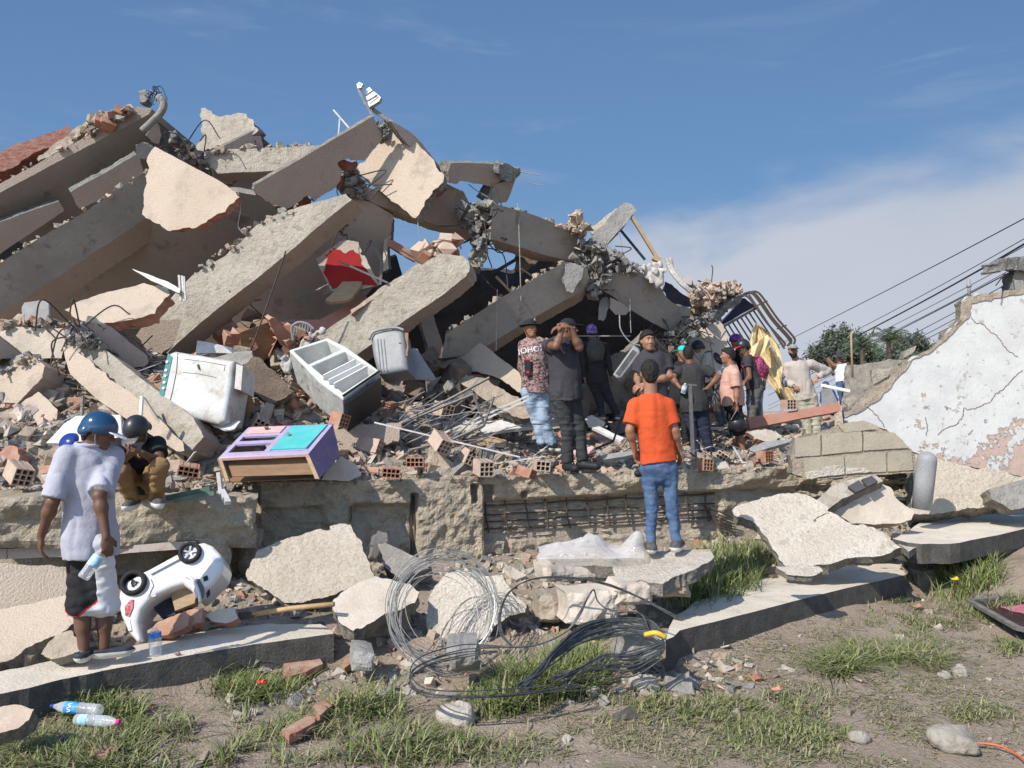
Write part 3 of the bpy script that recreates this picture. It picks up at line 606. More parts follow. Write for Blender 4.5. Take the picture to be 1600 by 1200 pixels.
# roof edge, upper left
S('long roof slab edge running up to the top left corner with dark underside', [(-60, 320, .5), (0, 287, .5), (100, 232, .5), (160, 198, .6), (215, 166), (237, 170), (234, 178, .3), (150, 222, .3), (0, 301, .3), (-60, 334, .3)], 11.0, (.25, -.96, .0), .5, 'stucco_brown', 'soffit', .5, 'roof_slab', 'roof slab', ext=(.9, 3.2, -.75))
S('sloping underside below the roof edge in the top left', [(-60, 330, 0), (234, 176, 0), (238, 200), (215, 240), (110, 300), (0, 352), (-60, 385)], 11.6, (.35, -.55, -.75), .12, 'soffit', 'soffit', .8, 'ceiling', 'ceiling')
S('row of red bricks on the roof slab in the top left', [(-60, 268), (0, 238), (30, 222), (85, 205), (108, 197), (120, 208), (95, 226), (45, 245), (0, 268), (-60, 298)], 11.3, (.1, -.9, .3), .35, 'brick_red', 'brick_red', 3, 'brick_row', 'bricks')
S('crumbled mortar ridge between the red bricks and the roof tip', [(108, 212), (135, 190), (165, 174), (190, 170), (205, 163), (214, 168), (160, 198), (110, 226), (60, 252), (60, 244)], 11.25, (.1, -.9, .3), .3, 'rubble_beige', 'broken', 3, 'mortar_ridge', 'mortar rubble')
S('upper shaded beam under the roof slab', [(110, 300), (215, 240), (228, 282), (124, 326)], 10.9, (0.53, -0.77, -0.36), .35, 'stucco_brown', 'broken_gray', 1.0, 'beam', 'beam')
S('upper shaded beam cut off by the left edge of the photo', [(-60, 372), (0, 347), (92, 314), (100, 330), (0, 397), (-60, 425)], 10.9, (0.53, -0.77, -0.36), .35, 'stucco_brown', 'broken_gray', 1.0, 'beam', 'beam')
S('dark recess between the two shaded beams on the left', [(-60, 350), (90, 300), (230, 230), (236, 300), (100, 380), (-60, 450)], 12.2, (.4, -.7, -.6), .1, 'void', 'void', .5, 'ceiling', 'ceiling')  # sheet behind the gap, its shade put into the colour
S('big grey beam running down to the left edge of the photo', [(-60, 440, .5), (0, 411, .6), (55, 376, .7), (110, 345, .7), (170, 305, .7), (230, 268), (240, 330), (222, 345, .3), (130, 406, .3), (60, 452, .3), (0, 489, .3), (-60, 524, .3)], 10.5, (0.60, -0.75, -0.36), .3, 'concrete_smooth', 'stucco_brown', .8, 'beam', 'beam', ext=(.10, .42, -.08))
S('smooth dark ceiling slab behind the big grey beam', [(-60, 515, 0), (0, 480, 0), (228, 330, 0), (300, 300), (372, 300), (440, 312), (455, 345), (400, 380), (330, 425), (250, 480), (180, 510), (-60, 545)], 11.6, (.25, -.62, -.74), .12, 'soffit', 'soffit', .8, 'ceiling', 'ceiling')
S('mid grey wall strip behind the hanging sunlit panel', [(330, 262, 0), (440, 262, 0), (470, 300), (440, 330), (380, 340), (345, 330)], 12.2, (0.48, -0.79, -0.36), .12, 'mauve', 'broken', .8, 'wall_panel', 'wall panel')
# hanging sunlit panel D
dpan = S('sunlit beige stucco panel hanging by its corner in the upper left', [(242, 229, .4), (345, 284, .4), (368, 300), (374, 308), (363, 318), (352, 331), (330, 341), (312, 352), (300, 357), (282, 358), (266, 361), (250, 350), (235, 343), (222, 335), (225, 310), (228, 290), (227, 275), (233, 262), (229, 252)], 9.9, (-.28, -.90, .18), .10, 'stucco', 'terracotta', 2, 'wall_panel', 'wall panel')
S('narrow beige window reveal beside the roof tip', [(228, 212), (245, 190), (252, 210), (248, 225), (238, 222)], 11.2, (0.38, -0.79, -0.36), .15, 'stucco_brown', 'broken', 1, 'wall_panel', 'wall panel')
S('grey concrete column lying across the roof behind the sunlit panel', [(242, 215), (262, 205), (280, 212), (300, 232), (322, 262), (330, 270), (320, 276), (270, 250), (245, 232)], 11.6, (0.48, -0.75, -0.36), .35, 'broken_gray', 'broken_gray', 3, 'column', 'column')
S('small gray concrete block beside the sunlit panel corner', [(212, 228), (222, 222), (240, 230), (232, 250), (214, 245)], 10.5, (0.38, -0.79, -0.36), .15, 'concrete_gray', 'broken', 1.5, 'concrete_block', 'concrete block')
S('rough roof corner chunk standing against the sky left of centre', [(314, 169), (325, 172), (333, 178), (347, 182), (360, 180), (385, 178), (397, 190), (404, 204), (396, 210), (360, 225), (338, 234), (312, 236), (306, 230), (318, 212), (315, 190)], 11.6, (-.15, -.93, .25), .35, 'concrete_lit', 'broken_gray', 2.5, 'roof_chunk', 'roof chunk')
S('shaded underside wall of the rough roof corner chunk', [(338, 234, .3), (402, 201, .3), (408, 215), (411, 232, .3)], 11.5, (0.68, -0.70, -0.36), .1, 'mauve', 'broken', .6, 'wall_panel', 'wall panel')
S('level pale beam between the roof corner chunk and the brown panel', [(317, 236, .6), (400, 232, .6), (500, 227, .6), (486, 246), (440, 266, .3), (340, 271, .3), (318, 246)], 11.3, (-.05, -1, .05), .35, 'concrete_lit', 'stucco_brown', .8, 'beam', 'beam')
# large brown panel G and lit panel H
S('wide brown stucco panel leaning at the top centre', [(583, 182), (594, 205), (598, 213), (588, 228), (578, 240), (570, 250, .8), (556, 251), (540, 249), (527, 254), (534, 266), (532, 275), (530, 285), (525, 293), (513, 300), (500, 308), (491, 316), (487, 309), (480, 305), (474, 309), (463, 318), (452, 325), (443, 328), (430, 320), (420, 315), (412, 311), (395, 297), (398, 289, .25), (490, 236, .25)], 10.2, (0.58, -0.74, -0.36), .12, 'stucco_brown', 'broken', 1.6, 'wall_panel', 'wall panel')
gb = [[(428, 322), (452, 322), (470, 318), (466, 330), (451, 344), (438, 332)], [(464, 316), (480, 303), (487, 312), (482, 325), (468, 325)], [(524, 254), (540, 250), (558, 252), (556, 264), (538, 268), (533, 262)], [(528, 280), (540, 272), (536, 288), (526, 294)]]
for k, q in enumerate(gb): S(['red hollow bricks under the lowest corner of the brown panel', 'two ribbed red bricks under the middle of the brown panel', 'cluster of red bricks in the notch between the brown and the sunlit panels', 'small red brick below the notch of the brown panel'][k], q, 10.42, (0.48, -0.79, -0.36), .14, 'brick_red', 'brick_red', 2.2, 'hollow_brick', 'bricks')
S('bright beige panel with a shaded upper corner at the top centre', [(616, 194, .4), (640, 210, .5), (660, 233, .5), (678, 250), (682, 262), (694, 273), (692, 285), (676, 298), (666, 312), (660, 325), (652, 338), (645, 340), (625, 322), (600, 303), (578, 286), (563, 274), (557, 260), (571, 252), (588, 230), (598, 214)], 10.55, (-.30, -.92, .22), .14, 'stucco', 'broken', 1.6, 'wall_panel', 'wall panel')
S('dark rim wall behind the right side of the bright panel', [(612, 190), (640, 205), (665, 232), (690, 262), (697, 272), (690, 282), (655, 245), (625, 212)], 10.75, (0.63, -0.70, -0.36), .16, 'mauve', 'broken_gray', 1, 'wall_panel', 'wall panel')
S('crushed concrete in the gap between the brown and bright panels', [(582, 186), (596, 190), (612, 196), (606, 208), (596, 214), (588, 200)], 10.7, (.3, -.9, .3), .2, 'broken', 'broken_gray', 3, 'concrete_rubble', 'concrete rubble')
S('dark crushed joint with wires below the notch of the brown panel', [(535, 268), (555, 262), (565, 285), (575, 305), (560, 312), (535, 300), (528, 290)], 10.75, (0.38, -0.79, -0.36), .2, 'broken_gray', 'broken_gray', 3, 'concrete_rubble', 'concrete rubble')
# beam F and what hangs behind it
S('long rough sunlit beam climbing from the stove to the brown panel', [(215, 522), (240, 495), (268, 465), (303, 428, 1.5), (330, 413, 1.5), (370, 383, 1.5), (400, 352, 1), (425, 338), (470, 322), (540, 303), (550, 312, .3), (500, 352, .4), (468, 380, .3), (400, 436, .3), (333, 488, .4), (275, 538, .3), (262, 552, .3), (235, 548)], 9.7, (-.12, -.98, .12), .28, 'concrete_lit', 'stucco_brown', .9, 'beam', 'beam', ext=(.08, .34, -.06))
S('beige plaster left on the lower end of the long sunlit beam', [(212, 524), (222, 512), (250, 500), (275, 498), (300, 502), (270, 538), (252, 553), (232, 548)], 9.66, (.15, -.98, .05), .05, 'stucco_brown', 'broken', 1.8, 'plaster_layer', 'plaster')
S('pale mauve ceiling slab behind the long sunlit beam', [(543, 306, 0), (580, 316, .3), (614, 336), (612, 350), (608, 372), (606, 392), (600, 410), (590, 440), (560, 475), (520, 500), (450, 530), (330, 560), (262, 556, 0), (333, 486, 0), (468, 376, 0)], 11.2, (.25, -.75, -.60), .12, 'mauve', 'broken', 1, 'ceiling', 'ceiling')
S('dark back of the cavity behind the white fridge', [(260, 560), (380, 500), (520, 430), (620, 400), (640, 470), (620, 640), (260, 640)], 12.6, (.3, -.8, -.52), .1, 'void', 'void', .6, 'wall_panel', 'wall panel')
S('pale grey wall end beside the patch of sky', [(603, 345, .3), (613, 338), (611, 365), (606, 385), (608, 420), (598, 425)], 11.1, (-.1, -.98, 0), .15, 'plaster', 'broken', 1, 'wall_panel', 'wall panel')
rw = S('tilted wall piece with a large patch of red paint inside the ruin', [(493, 404), (510, 392), (530, 378), (545, 375), (560, 378), (566, 395), (580, 420), (592, 446), (560, 452), (518, 455)], 10.5, (.15, -.97, .15), .1, 'plaster', 'broken', 1, 'wall_panel', 'wall panel')
slab('red_paint', 'patch of red paint', None, [(508, 398), (515, 392), (522, 388), (532, 391), (540, 396), (552, 390), (560, 396), (563, 410), (575, 425), (590, 445), (560, 447), (540, 450), (519, 452), (512, 437), (505, 425), (510, 410)], 10.47, (.15, -.97, .15), .03, 'red_wall', 'red_wall', 2, parent=rw)
S('small brown door panel lying below the red painted wall', [(508, 469), (535, 440), (566, 440), (560, 452), (545, 468), (515, 472)], 10.3, (.1, -.8, .5), .06, 'wood_pale', 'wood_pale', .6, 'board', 'board')
S('red painted board along the back of the rough middle beam', [(500, 500), (530, 484), (560, 466), (572, 462), (575, 470), (530, 505), (480, 525), (440, 500)], 10.5, (.1, -.8, .5), .05, 'salmon', 'broken', 1, 'board', 'board')
# K, L, M
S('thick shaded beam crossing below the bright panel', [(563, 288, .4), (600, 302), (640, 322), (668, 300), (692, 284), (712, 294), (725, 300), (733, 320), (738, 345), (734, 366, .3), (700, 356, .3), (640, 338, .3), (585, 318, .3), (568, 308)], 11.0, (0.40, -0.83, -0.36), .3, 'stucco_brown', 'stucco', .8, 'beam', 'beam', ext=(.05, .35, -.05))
S('red brick core under the bright panel edge', [(668, 318), (682, 300), (695, 290), (700, 296), (690, 305), (672, 313)], 10.75, (0.38, -0.79, -0.36), .2, 'brick_red', 'brick_red', 1.5, 'hollow_brick', 'bricks')
S('short brown parapet block against the sky right of centre', [(704, 255, .2), (745, 255, .2), (781, 256), (786, 270), (782, 282), (776, 289), (762, 291), (745, 287), (730, 284), (718, 283), (712, 288), (702, 286), (700, 268)], 11.0, (0.53, -0.77, -0.36), .3, 'stucco_brown', 'broken', 1.2, 'parapet', 'parapet')
S('broken concrete end of the short brown parapet block', [(780, 256), (796, 257), (812, 262), (811, 275), (800, 282), (790, 283), (784, 275)], 11.05, (0.48, -0.77, -0.36), .3, 'broken_gray', 'broken_gray', 2.5, 'concrete_stub', 'concrete chunk')
S('short grey column leaning under the parapet block', [(772, 289), (808, 276), (800, 296), (791, 316, .3), (768, 318), (760, 312)], 11.3, (0.58, -0.75, -0.36), .28, 'concrete_smooth', 'broken_gray', 1, 'column', 'column')
S('grey beam sloping down to the crushed joint right of centre', [(772, 318, .5), (840, 338, .5), (911, 366), (913, 384), (905, 400), (895, 409, .3), (830, 392, .3), (766, 373), (768, 345)], 11.2, (0.54, -0.77, -0.36), .32, 'concrete_smooth', 'stucco_brown', .9, 'beam', 'beam', ext=(.05, .38, -.06))
# N, O, P
S('rough sunlit beam climbing from the fridge to the crushed column', [(478, 548), (500, 522), (545, 492), (600, 453, 1.3), (640, 424, 1.3), (690, 396), (724, 400), (733, 410), (733, 424), (728, 432), (690, 462, .4), (632, 501, .3), (600, 524, .3), (556, 556, .3), (530, 565)], 9.9, (-.10, -.98, .10), .28, 'concrete_lit', 'stucco_brown', .9, 'beam', 'beam', ext=(.08, .34, -.06))
S('broken plaster and brick crust along the top of the rough middle beam', [(640, 420), (665, 402), (690, 392), (712, 386), (718, 392), (700, 398), (655, 420), (600, 456), (550, 490), (548, 484), (600, 446)], 10.1, (0, -.9, .4), .12, 'rubble_beige', 'terracotta', 2, 'brick_crust', 'bricks')
S('dark grey beam climbing behind the man in the camouflage shirt', [(690, 560), (696, 522, .5), (790, 461, .5), (882, 409), (900, 412), (918, 420), (921, 433), (908, 455), (880, 470, .4), (822, 502, .3), (760, 541, .3), (735, 556)], 11.0, (0.38, -0.84, -0.36), .3, 'concrete_smooth', 'stucco_brown', .9, 'beam', 'beam', ext=(.05, .4, -.08))
S('cracked end block of the dark grey beam', [(883, 412), (900, 412), (912, 420), (905, 440), (895, 458), (885, 455), (880, 435)], 10.95, (.2, -.97, .05), .05, 'concrete_gray', 'broken_gray', 1.5, 'concrete_block', 'concrete block')
S('wide grey beam falling to the right behind the purple helmet', [(940, 452), (948, 434), (960, 426), (1000, 425), (1025, 440), (1042, 465), (1060, 478), (1080, 482), (1078, 498), (1064, 517), (1048, 520), (1020, 505, .3), (975, 476, .3)], 12.0, (0.44, -0.82, -0.36), .32, 'concrete_smooth', 'broken_gray', 1.2, 'beam', 'beam')
S('grey beam stub pointing up at the sky right of centre', [(974, 317), (985, 318), (995, 328), (980, 347, .4), (944, 387, .4), (930, 384), (920, 374), (945, 350)], 11.8, (.1, -.98, .15), .25, 'concrete_gray', 'broken_gray', 2, 'beam', 'beam')
S('flat broken strip lying along the upright beam stub', [(922, 356), (950, 335), (962, 325), (968, 330), (945, 352), (925, 366)], 11.9, (-.2, -.9, .3), .1, 'concrete_lit', 'broken_gray', 1.5, 'concrete_slab', 'concrete slab')
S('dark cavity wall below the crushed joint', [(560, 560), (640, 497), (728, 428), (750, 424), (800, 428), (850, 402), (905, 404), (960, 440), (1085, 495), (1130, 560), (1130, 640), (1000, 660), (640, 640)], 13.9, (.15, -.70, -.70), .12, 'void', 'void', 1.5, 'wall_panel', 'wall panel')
S('soot dark cloth edge hanging over the cavity', [(728, 432), (748, 422), (775, 420), (800, 430), (820, 428), (850, 404), (870, 404), (840, 425), (800, 445), (760, 440), (755, 460), (748, 438), (735, 445)], 11.6, (.1, -.95, -.1), .04, 'cloth_dark', 'cloth_dark', 2.5, 'cloth', 'cloth')
S('reddish brick wall remnant standing above the dark grey beam', [(806, 388), (815, 385), (818, 395), (826, 394), (830, 392), (870, 400), (878, 408), (850, 425), (826, 440), (812, 425), (804, 420)], 11.7, (.1, -.98, .05), .2, 'rubble_brown', 'terracotta', 2.5, 'brick_wall', 'brick wall')
S('shaded concrete wall panel behind the purple helmeted person', [(905, 620), (960, 560), (985, 545), (1010, 520), (1035, 530), (1050, 560), (1050, 600), (1000, 640), (905, 655)], 13.7, (0.43, -0.82, -0.36), .15, 'concrete_smooth', 'broken', 1.2, 'wall_panel', 'wall panel')
S('hanging grey plaster flake under the wide grey beam', [(937, 470), (948, 463), (953, 475), (948, 490), (942, 502), (935, 500)], 11.7, (.2, -.98, .1), .03, 'concrete_gray', 'broken', 1.2, 'plaster_flake', 'plaster')
S('second plaster flake with a ragged edge under the wide grey beam', [(953, 465), (975, 476), (986, 485), (978, 492), (962, 492), (952, 480)], 11.75, (0.38, -0.84, -0.36), .04, 'mauve', 'broken', 1.5, 'plaster_flake', 'plaster')
# right end of the ruin
S('rough beige wall corner behind the group of helmeted people', [(1072, 545), (1082, 520), (1100, 508), (1118, 499), (1130, 508), (1136, 525), (1134, 545), (1140, 560), (1130, 590), (1080, 600), (1075, 575)], 12.9, (-.05, -.99, .1), .3, 'plaster', 'broken', 2, 'wall_fragment', 'wall fragment')
S('low wall of broken brick and mortar at the right end of the ruin', [(1080, 460), (1092, 448), (1105, 443), (1125, 444), (1150, 441), (1158, 452), (1160, 465), (1140, 478), (1125, 490), (1105, 498), (1085, 490), (1075, 478)], 13.2, (.05, -.97, .2), .35, 'rubble_beige', 'terracotta', 3, 'brick_wall', 'brick wall')
S('grey mortar slab under the broken brick wall', [(1105, 492), (1130, 478), (1155, 462), (1161, 462), (1150, 478), (1132, 492), (1128, 502), (1108, 500)], 13.0, (0.38, -0.79, -0.36), .25, 'broken_gray', 'broken_gray', 2.5, 'concrete_slab', 'concrete slab')
S('dark grey cloth hanging from the beam near the white curtain', [(1040, 440), (1058, 452), (1078, 466), (1082, 480), (1060, 480), (1045, 470), (1038, 455)], 12.5, (0.38, -0.79, -0.36), .04, 'cloth_dark', 'cloth_dark', 1.5, 'cloth', 'cloth')
# lower left heap
S('level concrete floor edge at the left of the photo', [(-60, 510), (0, 510, 1), (98, 513, 1.2), (105, 522), (103, 540), (96, 560, .4), (40, 560, .4), (0, 552), (-60, 545)], 8.9, (-.1, -.99, .08), .5, 'plaster', 'rubble_gray', 1.0, 'concrete_slab', 'concrete slab')
S('shaded board edge under the concrete floor at the left', [(-60, 500), (0, 526, .4), (40, 559, .4), (0, 561), (-60, 560)], 8.6, (0.68, -0.70, -0.36), .2, 'mauve', 'broken', .8, 'concrete_slab', 'concrete slab')
S('sunlit beam with a crushed end at the left edge of the photo', [(-60, 610), (0, 586, .5), (28, 566, .6), (46, 556), (56, 560), (70, 572), (66, 590), (50, 606), (25, 634, .4), (0, 652, .4), (-60, 690)], 8.3, (-.22, -.93, .28), .3, 'stucco', 'stucco_brown', 1.3, 'beam', 'beam')
S('beige topped wall slab with red brick core above the left heap', [(101, 484), (125, 470), (175, 455, .8), (225, 442), (245, 446), (262, 452), (266, 460), (252, 474), (242, 490), (215, 497), (155, 506), (135, 502), (112, 493)], 8.9, (-.12, -.72, .68), .14, 'stucco', 'terracotta', 1.8, 'wall_panel', 'wall panel')
S('shaded column stub under the beige topped slab', [(135, 503), (165, 508), (185, 520), (230, 556), (232, 566), (222, 573), (205, 576), (165, 552), (130, 520)], 8.8, (0.43, -0.81, -0.36), .3, 'mauve', 'broken_gray', 1.2, 'column', 'column')
S('crushed white concrete head of the column stub', [(100, 512), (118, 502), (132, 505), (140, 520), (160, 535), (170, 546), (160, 550), (138, 536), (118, 540), (102, 532)], 8.7, (-.1, -.95, .3), .22, 'broken_gray', 'broken_gray', 3, 'concrete_rubble', 'concrete rubble')
zb = S('long beam leaning down to the squatting man', [(98, 540), (125, 536, .8), (165, 547, .6), (210, 583, .6), (260, 622, .6), (300, 650), (318, 682), (300, 703), (285, 708), (265, 700, .3), (150, 622, .3), (112, 585)], 8.2, (-.26, -.90, .34), .3, 'concrete_lit', 'stucco_brown', 1.2, 'beam', 'beam')
slab('plaster_layer', 'beige plaster face', None, [(98, 542), (110, 545), (130, 556), (140, 562), (150, 575), (165, 582), (172, 594), (185, 600), (205, 614), (225, 630), (250, 655), (285, 690), (288, 704), (276, 705), (150, 623), (110, 584)], 8.17, (-.26, -.90, .34), .04, 'stucco', 'broken', 1.2, parent=zb)
S('grey flat slab behind the stove', [(330, 560), (360, 552), (394, 548), (396, 566), (380, 575), (340, 572)], 9.0, (-.1, -.8, .6), .1, 'rubble_gray', 'broken', 1, 'concrete_slab', 'concrete slab')
S('white board leaning in the shade behind the stove', [(308, 532, .2), (363, 543, .2), (363, 552, .2), (306, 552, .2)], 9.3, (.2, -.95, .2), .03, 'white_sheet', 'white_sheet', .3, 'board', 'board')
S('brown cupboard side lying in the shade behind the stove', [(375, 520), (420, 503), (455, 540), (440, 560), (400, 560), (378, 545)], 9.7, (0.48, -0.79, -0.36), .2, 'wood', 'wood', .8, 'board', 'board')
S('hollow brick wall piece in the shade left of the fridge', [(420, 500), (430, 497), (462, 535), (455, 548), (440, 540)], 9.6, (0.58, -0.75, -0.36), .15, 'terracotta', 'terracotta', 2, 'brick_wall', 'brick wall')
S('crumbled column chunk between the stove and the fridge', [(378, 570), (395, 557), (410, 562), (420, 575), (435, 585), (458, 612), (425, 630), (400, 615), (380, 600)], 8.8, (.25, -.93, .2), .3, 'rubble_brown', 'broken', 2.5, 'column', 'column')
S('plywood cupboard corner leaning right of the stove', [(352, 625), (372, 580), (386, 600), (400, 640), (375, 662), (352, 655)], 8.4, (0.48, -0.79, -0.36), .05, 'wood', 'wood', .8, 'board', 'board')
S('crushed white sheet metal below the stove', [(328, 662), (340, 655), (350, 652), (358, 660), (376, 658), (366, 670), (350, 671)], 8.1, (-.1, -.6, .8), .02, 'white_sheet', 'white_sheet', 1, 'metal_sheet', 'sheet metal')
# middle heap
yp = S('speckled cream panel lying behind the heap in the middle', [(718, 528), (735, 527), (750, 535, .5), (785, 562, .5), (822, 591, .5), (860, 620), (884, 640), (880, 655), (822, 618), (808, 612), (782, 592), (757, 584), (727, 580), (712, 572), (716, 555), (722, 545)], 10.7, (-.22, -.92, .32), .12, 'stucco', 'terracotta', 1.8, 'wall_panel', 'wall panel')
S('crumbled beige wall edge under the cream panel', [(705, 580), (725, 583), (760, 592), (790, 612), (810, 620), (830, 640), (828, 652), (800, 650), (770, 632), (740, 610), (706, 595)], 10.4, (-.1, -.85, .5), .18, 'rubble_beige', 'broken', 2.5, 'wall_fragment', 'wall fragment')
S('broken grey slab under the twisted pipes', [(520, 675), (560, 663), (628, 660), (622, 690), (600, 695), (532, 706)], 8.9, (0, -.95, .25), .12, 'stucco_brown', 'broken', 1.5, 'wall_fragment', 'wall fragment')
S('brown triangular slab leaning on the painted drawer unit', [(533, 712), (555, 725), (565, 742), (545, 752), (502, 750), (510, 735)], 7.9, (.4, -.85, .3), .05, 'plaster', 'broken', 1, 'concrete_slab', 'concrete slab')
S('long white door panel lying in the heap behind the man in black', [(690, 672), (725, 662), (800, 655, .3), (875, 643, .3), (880, 660, .3), (800, 670, .3), (740, 680), (700, 685)], 10.35, (0, -.5, .85), .05, 'white_sheet', 'white_sheet', .6, 'door_panel', 'door panel')
S('pale wooden offcut below the white door panel', [(732, 684), (760, 680), (792, 688), (788, 700), (760, 697), (733, 694)], 9.5, (0, -.9, .3), .08, 'wood_pale', 'wood_pale', .5, 'board', 'board')
S('long salmon painted plank leaning behind the people on the right', [(1167, 652), (1250, 640, .2), (1312, 628, .2), (1314, 642, .2), (1240, 656, .2), (1172, 670)], 12.3, (-.05, -.95, .3), .1, 'salmon', 'salmon', .4, 'plank', 'plank')
S('dark folded sheet in the heap right of the man in pink', [(1172, 700), (1195, 690), (1232, 685), (1236, 690), (1200, 700), (1170, 712)], 10.2, (0, -.6, .8), .05, 'sheet_gray', 'sheet_gray', .6, 'metal_sheet', 'sheet metal')
S('crumbled hollow brick slab in front of the salmon plank', [(1165, 675), (1195, 670), (1222, 682), (1210, 690), (1180, 686)], 11.3, (0, -.7, .7), .08, 'rubble_white', 'terracotta', 1.5, 'brick_wall', 'brick wall')
# crushed joints: each one a mass of small pieces with its bars
CH = []
def chunk_proto(rs, kind='chunk'):
    bm = bmesh.new()
    n = rs.randint(9, 16); sx = (1, rs.uniform(.6, .95), rs.uniform(.45, .85)) if kind == 'chunk' else (1, rs.uniform(.5, .9), rs.uniform(.12, .28))
    for _ in range(n): bm.verts.new([rs.choice((-1, 1))*rs.uniform(.55, 1)*.5*s if kind != 'x' else 0 for s in sx])
    r = bmesh.ops.convex_hull(bm, input=bm.verts); bmesh.ops.delete(bm, geom=[g for g in r['geom_interior'] if isinstance(g, bmesh.types.BMVert)], context='VERTS')
    bm.verts.index_update(); V = np.array([v.co[:] for v in bm.verts]); F = [[v.index for v in f.verts] for f in bm.faces]; bm.free(); return V, F
rsg = random.Random(11); PROTO = [chunk_proto(rsg, 'chunk' if i < 16 else 'flat') for i in range(26)]
def scatter(name, pts, sizes, matsel, mats, rs, flat=.3, parent=None, origin=None, squash=1.):
    """one mesh made of many small broken pieces"""
    V = []; F = []; Mi = []; n0 = 0
    for p, s, mi in zip(pts, sizes, matsel):
        pv, pf = PROTO[rs.randrange(16, 26) if rs.random() < flat else rs.randrange(16)]
        e = Matrix.Rotation(rs.uniform(0, 6.28), 3, 'Z') @ Matrix.Rotation(rs.gauss(0, .5), 3, 'X') @ Matrix.Rotation(rs.gauss(0, .5), 3, 'Y')
        v = (pv*s) @ np.array(e).T + np.array(p); V.append(v); F += [[i+n0 for i in f] for f in pf]; Mi += [mi]*len(pf); n0 += len(pv)
    return mesh_obj(name, np.concatenate(V), F, mats, Mi, parent, origin=origin)
cores = []
def joint(label, poly, Y, n, spread=.25, mats=('rubble_gray', 'broken_gray', 'rubble_white'), s=(.04, .16), bars=6, seed=1, cat='crushed joint', name='crushed_joint'):
    rs = random.Random(seed); xs_ = [p[0] for p in poly]; ys_ = [p[1] for p in poly]; pts = []
    def inside(x, y):
        c = False
        for i in range(len(poly)):
            (x1, y1), (x2, y2) = poly[i], poly[i-1]
            if (y1 > y) != (y2 > y) and x < (x2-x1)*(y-y1)/(y2-y1)+x1: c = not c
        return c
    while len(pts) < n:
        x, y = rs.uniform(min(xs_), max(xs_)), rs.uniform(min(ys_), max(ys_))
        if inside(x, y): pts.append(P(x, y, Y+rs.uniform(-spread, spread)))
    root = empty(name, sum(pts, Vector())/n, label, cat, G2)
    scatter('concrete_pieces', pts, [s[0]*.6+(s[1]*1.15-s[0]*.6)*rs.random()**2 for _ in pts], [rs.choice((0, 0, 1, 1, 1, 2)) for _ in pts], mats, rs, parent=root, flat=.2)
    cores.append((poly, Y, root, mats[0], seed))
    if bars:
        mb = MB()
        for _ in range(bars):
            a = rs.choice(pts); b_ = a+Vector((rs.uniform(-.4, .4), rs.uniform(-.3, .1), rs.uniform(-.4, .4))); c = b_+Vector((rs.uniform(-.3, .3), 0, rs.uniform(-.5, .1)))
            mb.tube(smooth_path([a, b_, c], 8), .009, 5)
        mb.obj('steel_bars', 'steel_rust', root)
    return root
def smooth_path(pts, n=20):
    pts = [Vector(p) for p in pts]; out = []
    if len(pts) < 3: return pts
    e = [pts[0]*2-pts[1]]+pts+[pts[-1]*2-pts[-2]]
    for i in range(1, len(e)-2):
        for k in range(n):
            t = k/n; a, b, c, d = e[i-1], e[i], e[i+1], e[i+2]
            out.append(.5*((2*b)+(c-a)*t+(2*a-5*b+4*c-d)*t*t+(3*b-a-3*c+d)*t**3))
    return out+[pts[-1]]
joint('crushed column of white rubble and twisted bars right of the bright panel', [(738, 318), (772, 318), (775, 345), (765, 372), (760, 400), (745, 425), (730, 405), (742, 380), (728, 350)], 10.95, 190, .18, seed=2, bars=9)
joint('large crushed grey joint where three beams meet', [(905, 365), (925, 372), (945, 385), (965, 395), (1000, 415), (1000, 425), (955, 432), (942, 452), (930, 470), (915, 455), (905, 440), (900, 410), (895, 405)], 11.6, 330, .25, seed=3, bars=10, s=(.04, .15), mats=('broken_gray', 'rubble_gray', 'broken_gray'))
joint('bare crushed concrete at the top right corner of the parapet', [(715, 325), (735, 315), (740, 345), (728, 355), (720, 345)], 11.0, 50, .12, seed=4, bars=3)
joint('brick and mortar rubble heap on the broken wall at the right end', [(1080, 448), (1100, 441), (1125, 440), (1152, 438), (1160, 455), (1130, 468), (1100, 485), (1080, 475)], 12.95, 150, .2, seed=5, mats=('terracotta_pale', 'rubble_beige', 'rubble_white'), bars=3, name='brick_rubble', cat='brick rubble')
joint('tangle of bars and crushed pieces below the wide grey beam', [(1040, 520), (1062, 515), (1085, 490), (1120, 495), (1100, 510), (1080, 530), (1060, 560), (1045, 545)], 12.4, 130, .25, seed=6, bars=26, mats=('broken_gray', 'rubble_brown', 'rubble_gray'))
joint('crumbled brick crown of the roof near the top left corner', [(120, 205), (160, 178), (200, 165), (215, 170), (150, 205), (110, 222)], 11.2, 90, .15, seed=7, mats=('terracotta', 'rubble_beige', 'rubble_brown'), bars=0, s=(.05, .2), name='brick_rubble', cat='brick rubble')
joint('dark crushed column head behind the sunlit hanging panel', [(265, 208), (290, 218), (318, 250), (330, 268), (300, 258), (270, 235)], 11.3, 80, .15, seed=8, mats=('broken_gray', 'rubble_brown', 'rubble_gray'), bars=8)
joint('crushed joint under the notch of the brown panel', [(530, 275), (550, 265), (575, 300), (560, 312), (535, 298)], 10.6, 70, .1, seed=9, bars=6, mats=('rubble_brown', 'broken_gray', 'broken_gray'))
joint('white crumbled joint between the brown and bright panels', [(588, 190), (610, 196), (602, 212), (595, 208)], 10.5, 40, .08, seed=10, bars=0, s=(.03, .09))
joint('crushed white end of the column stub on the left heap', [(104, 506), (128, 505), (150, 528), (168, 545), (140, 540), (104, 535)], 8.55, 90, .1, seed=12, bars=9, s=(.03, .10))
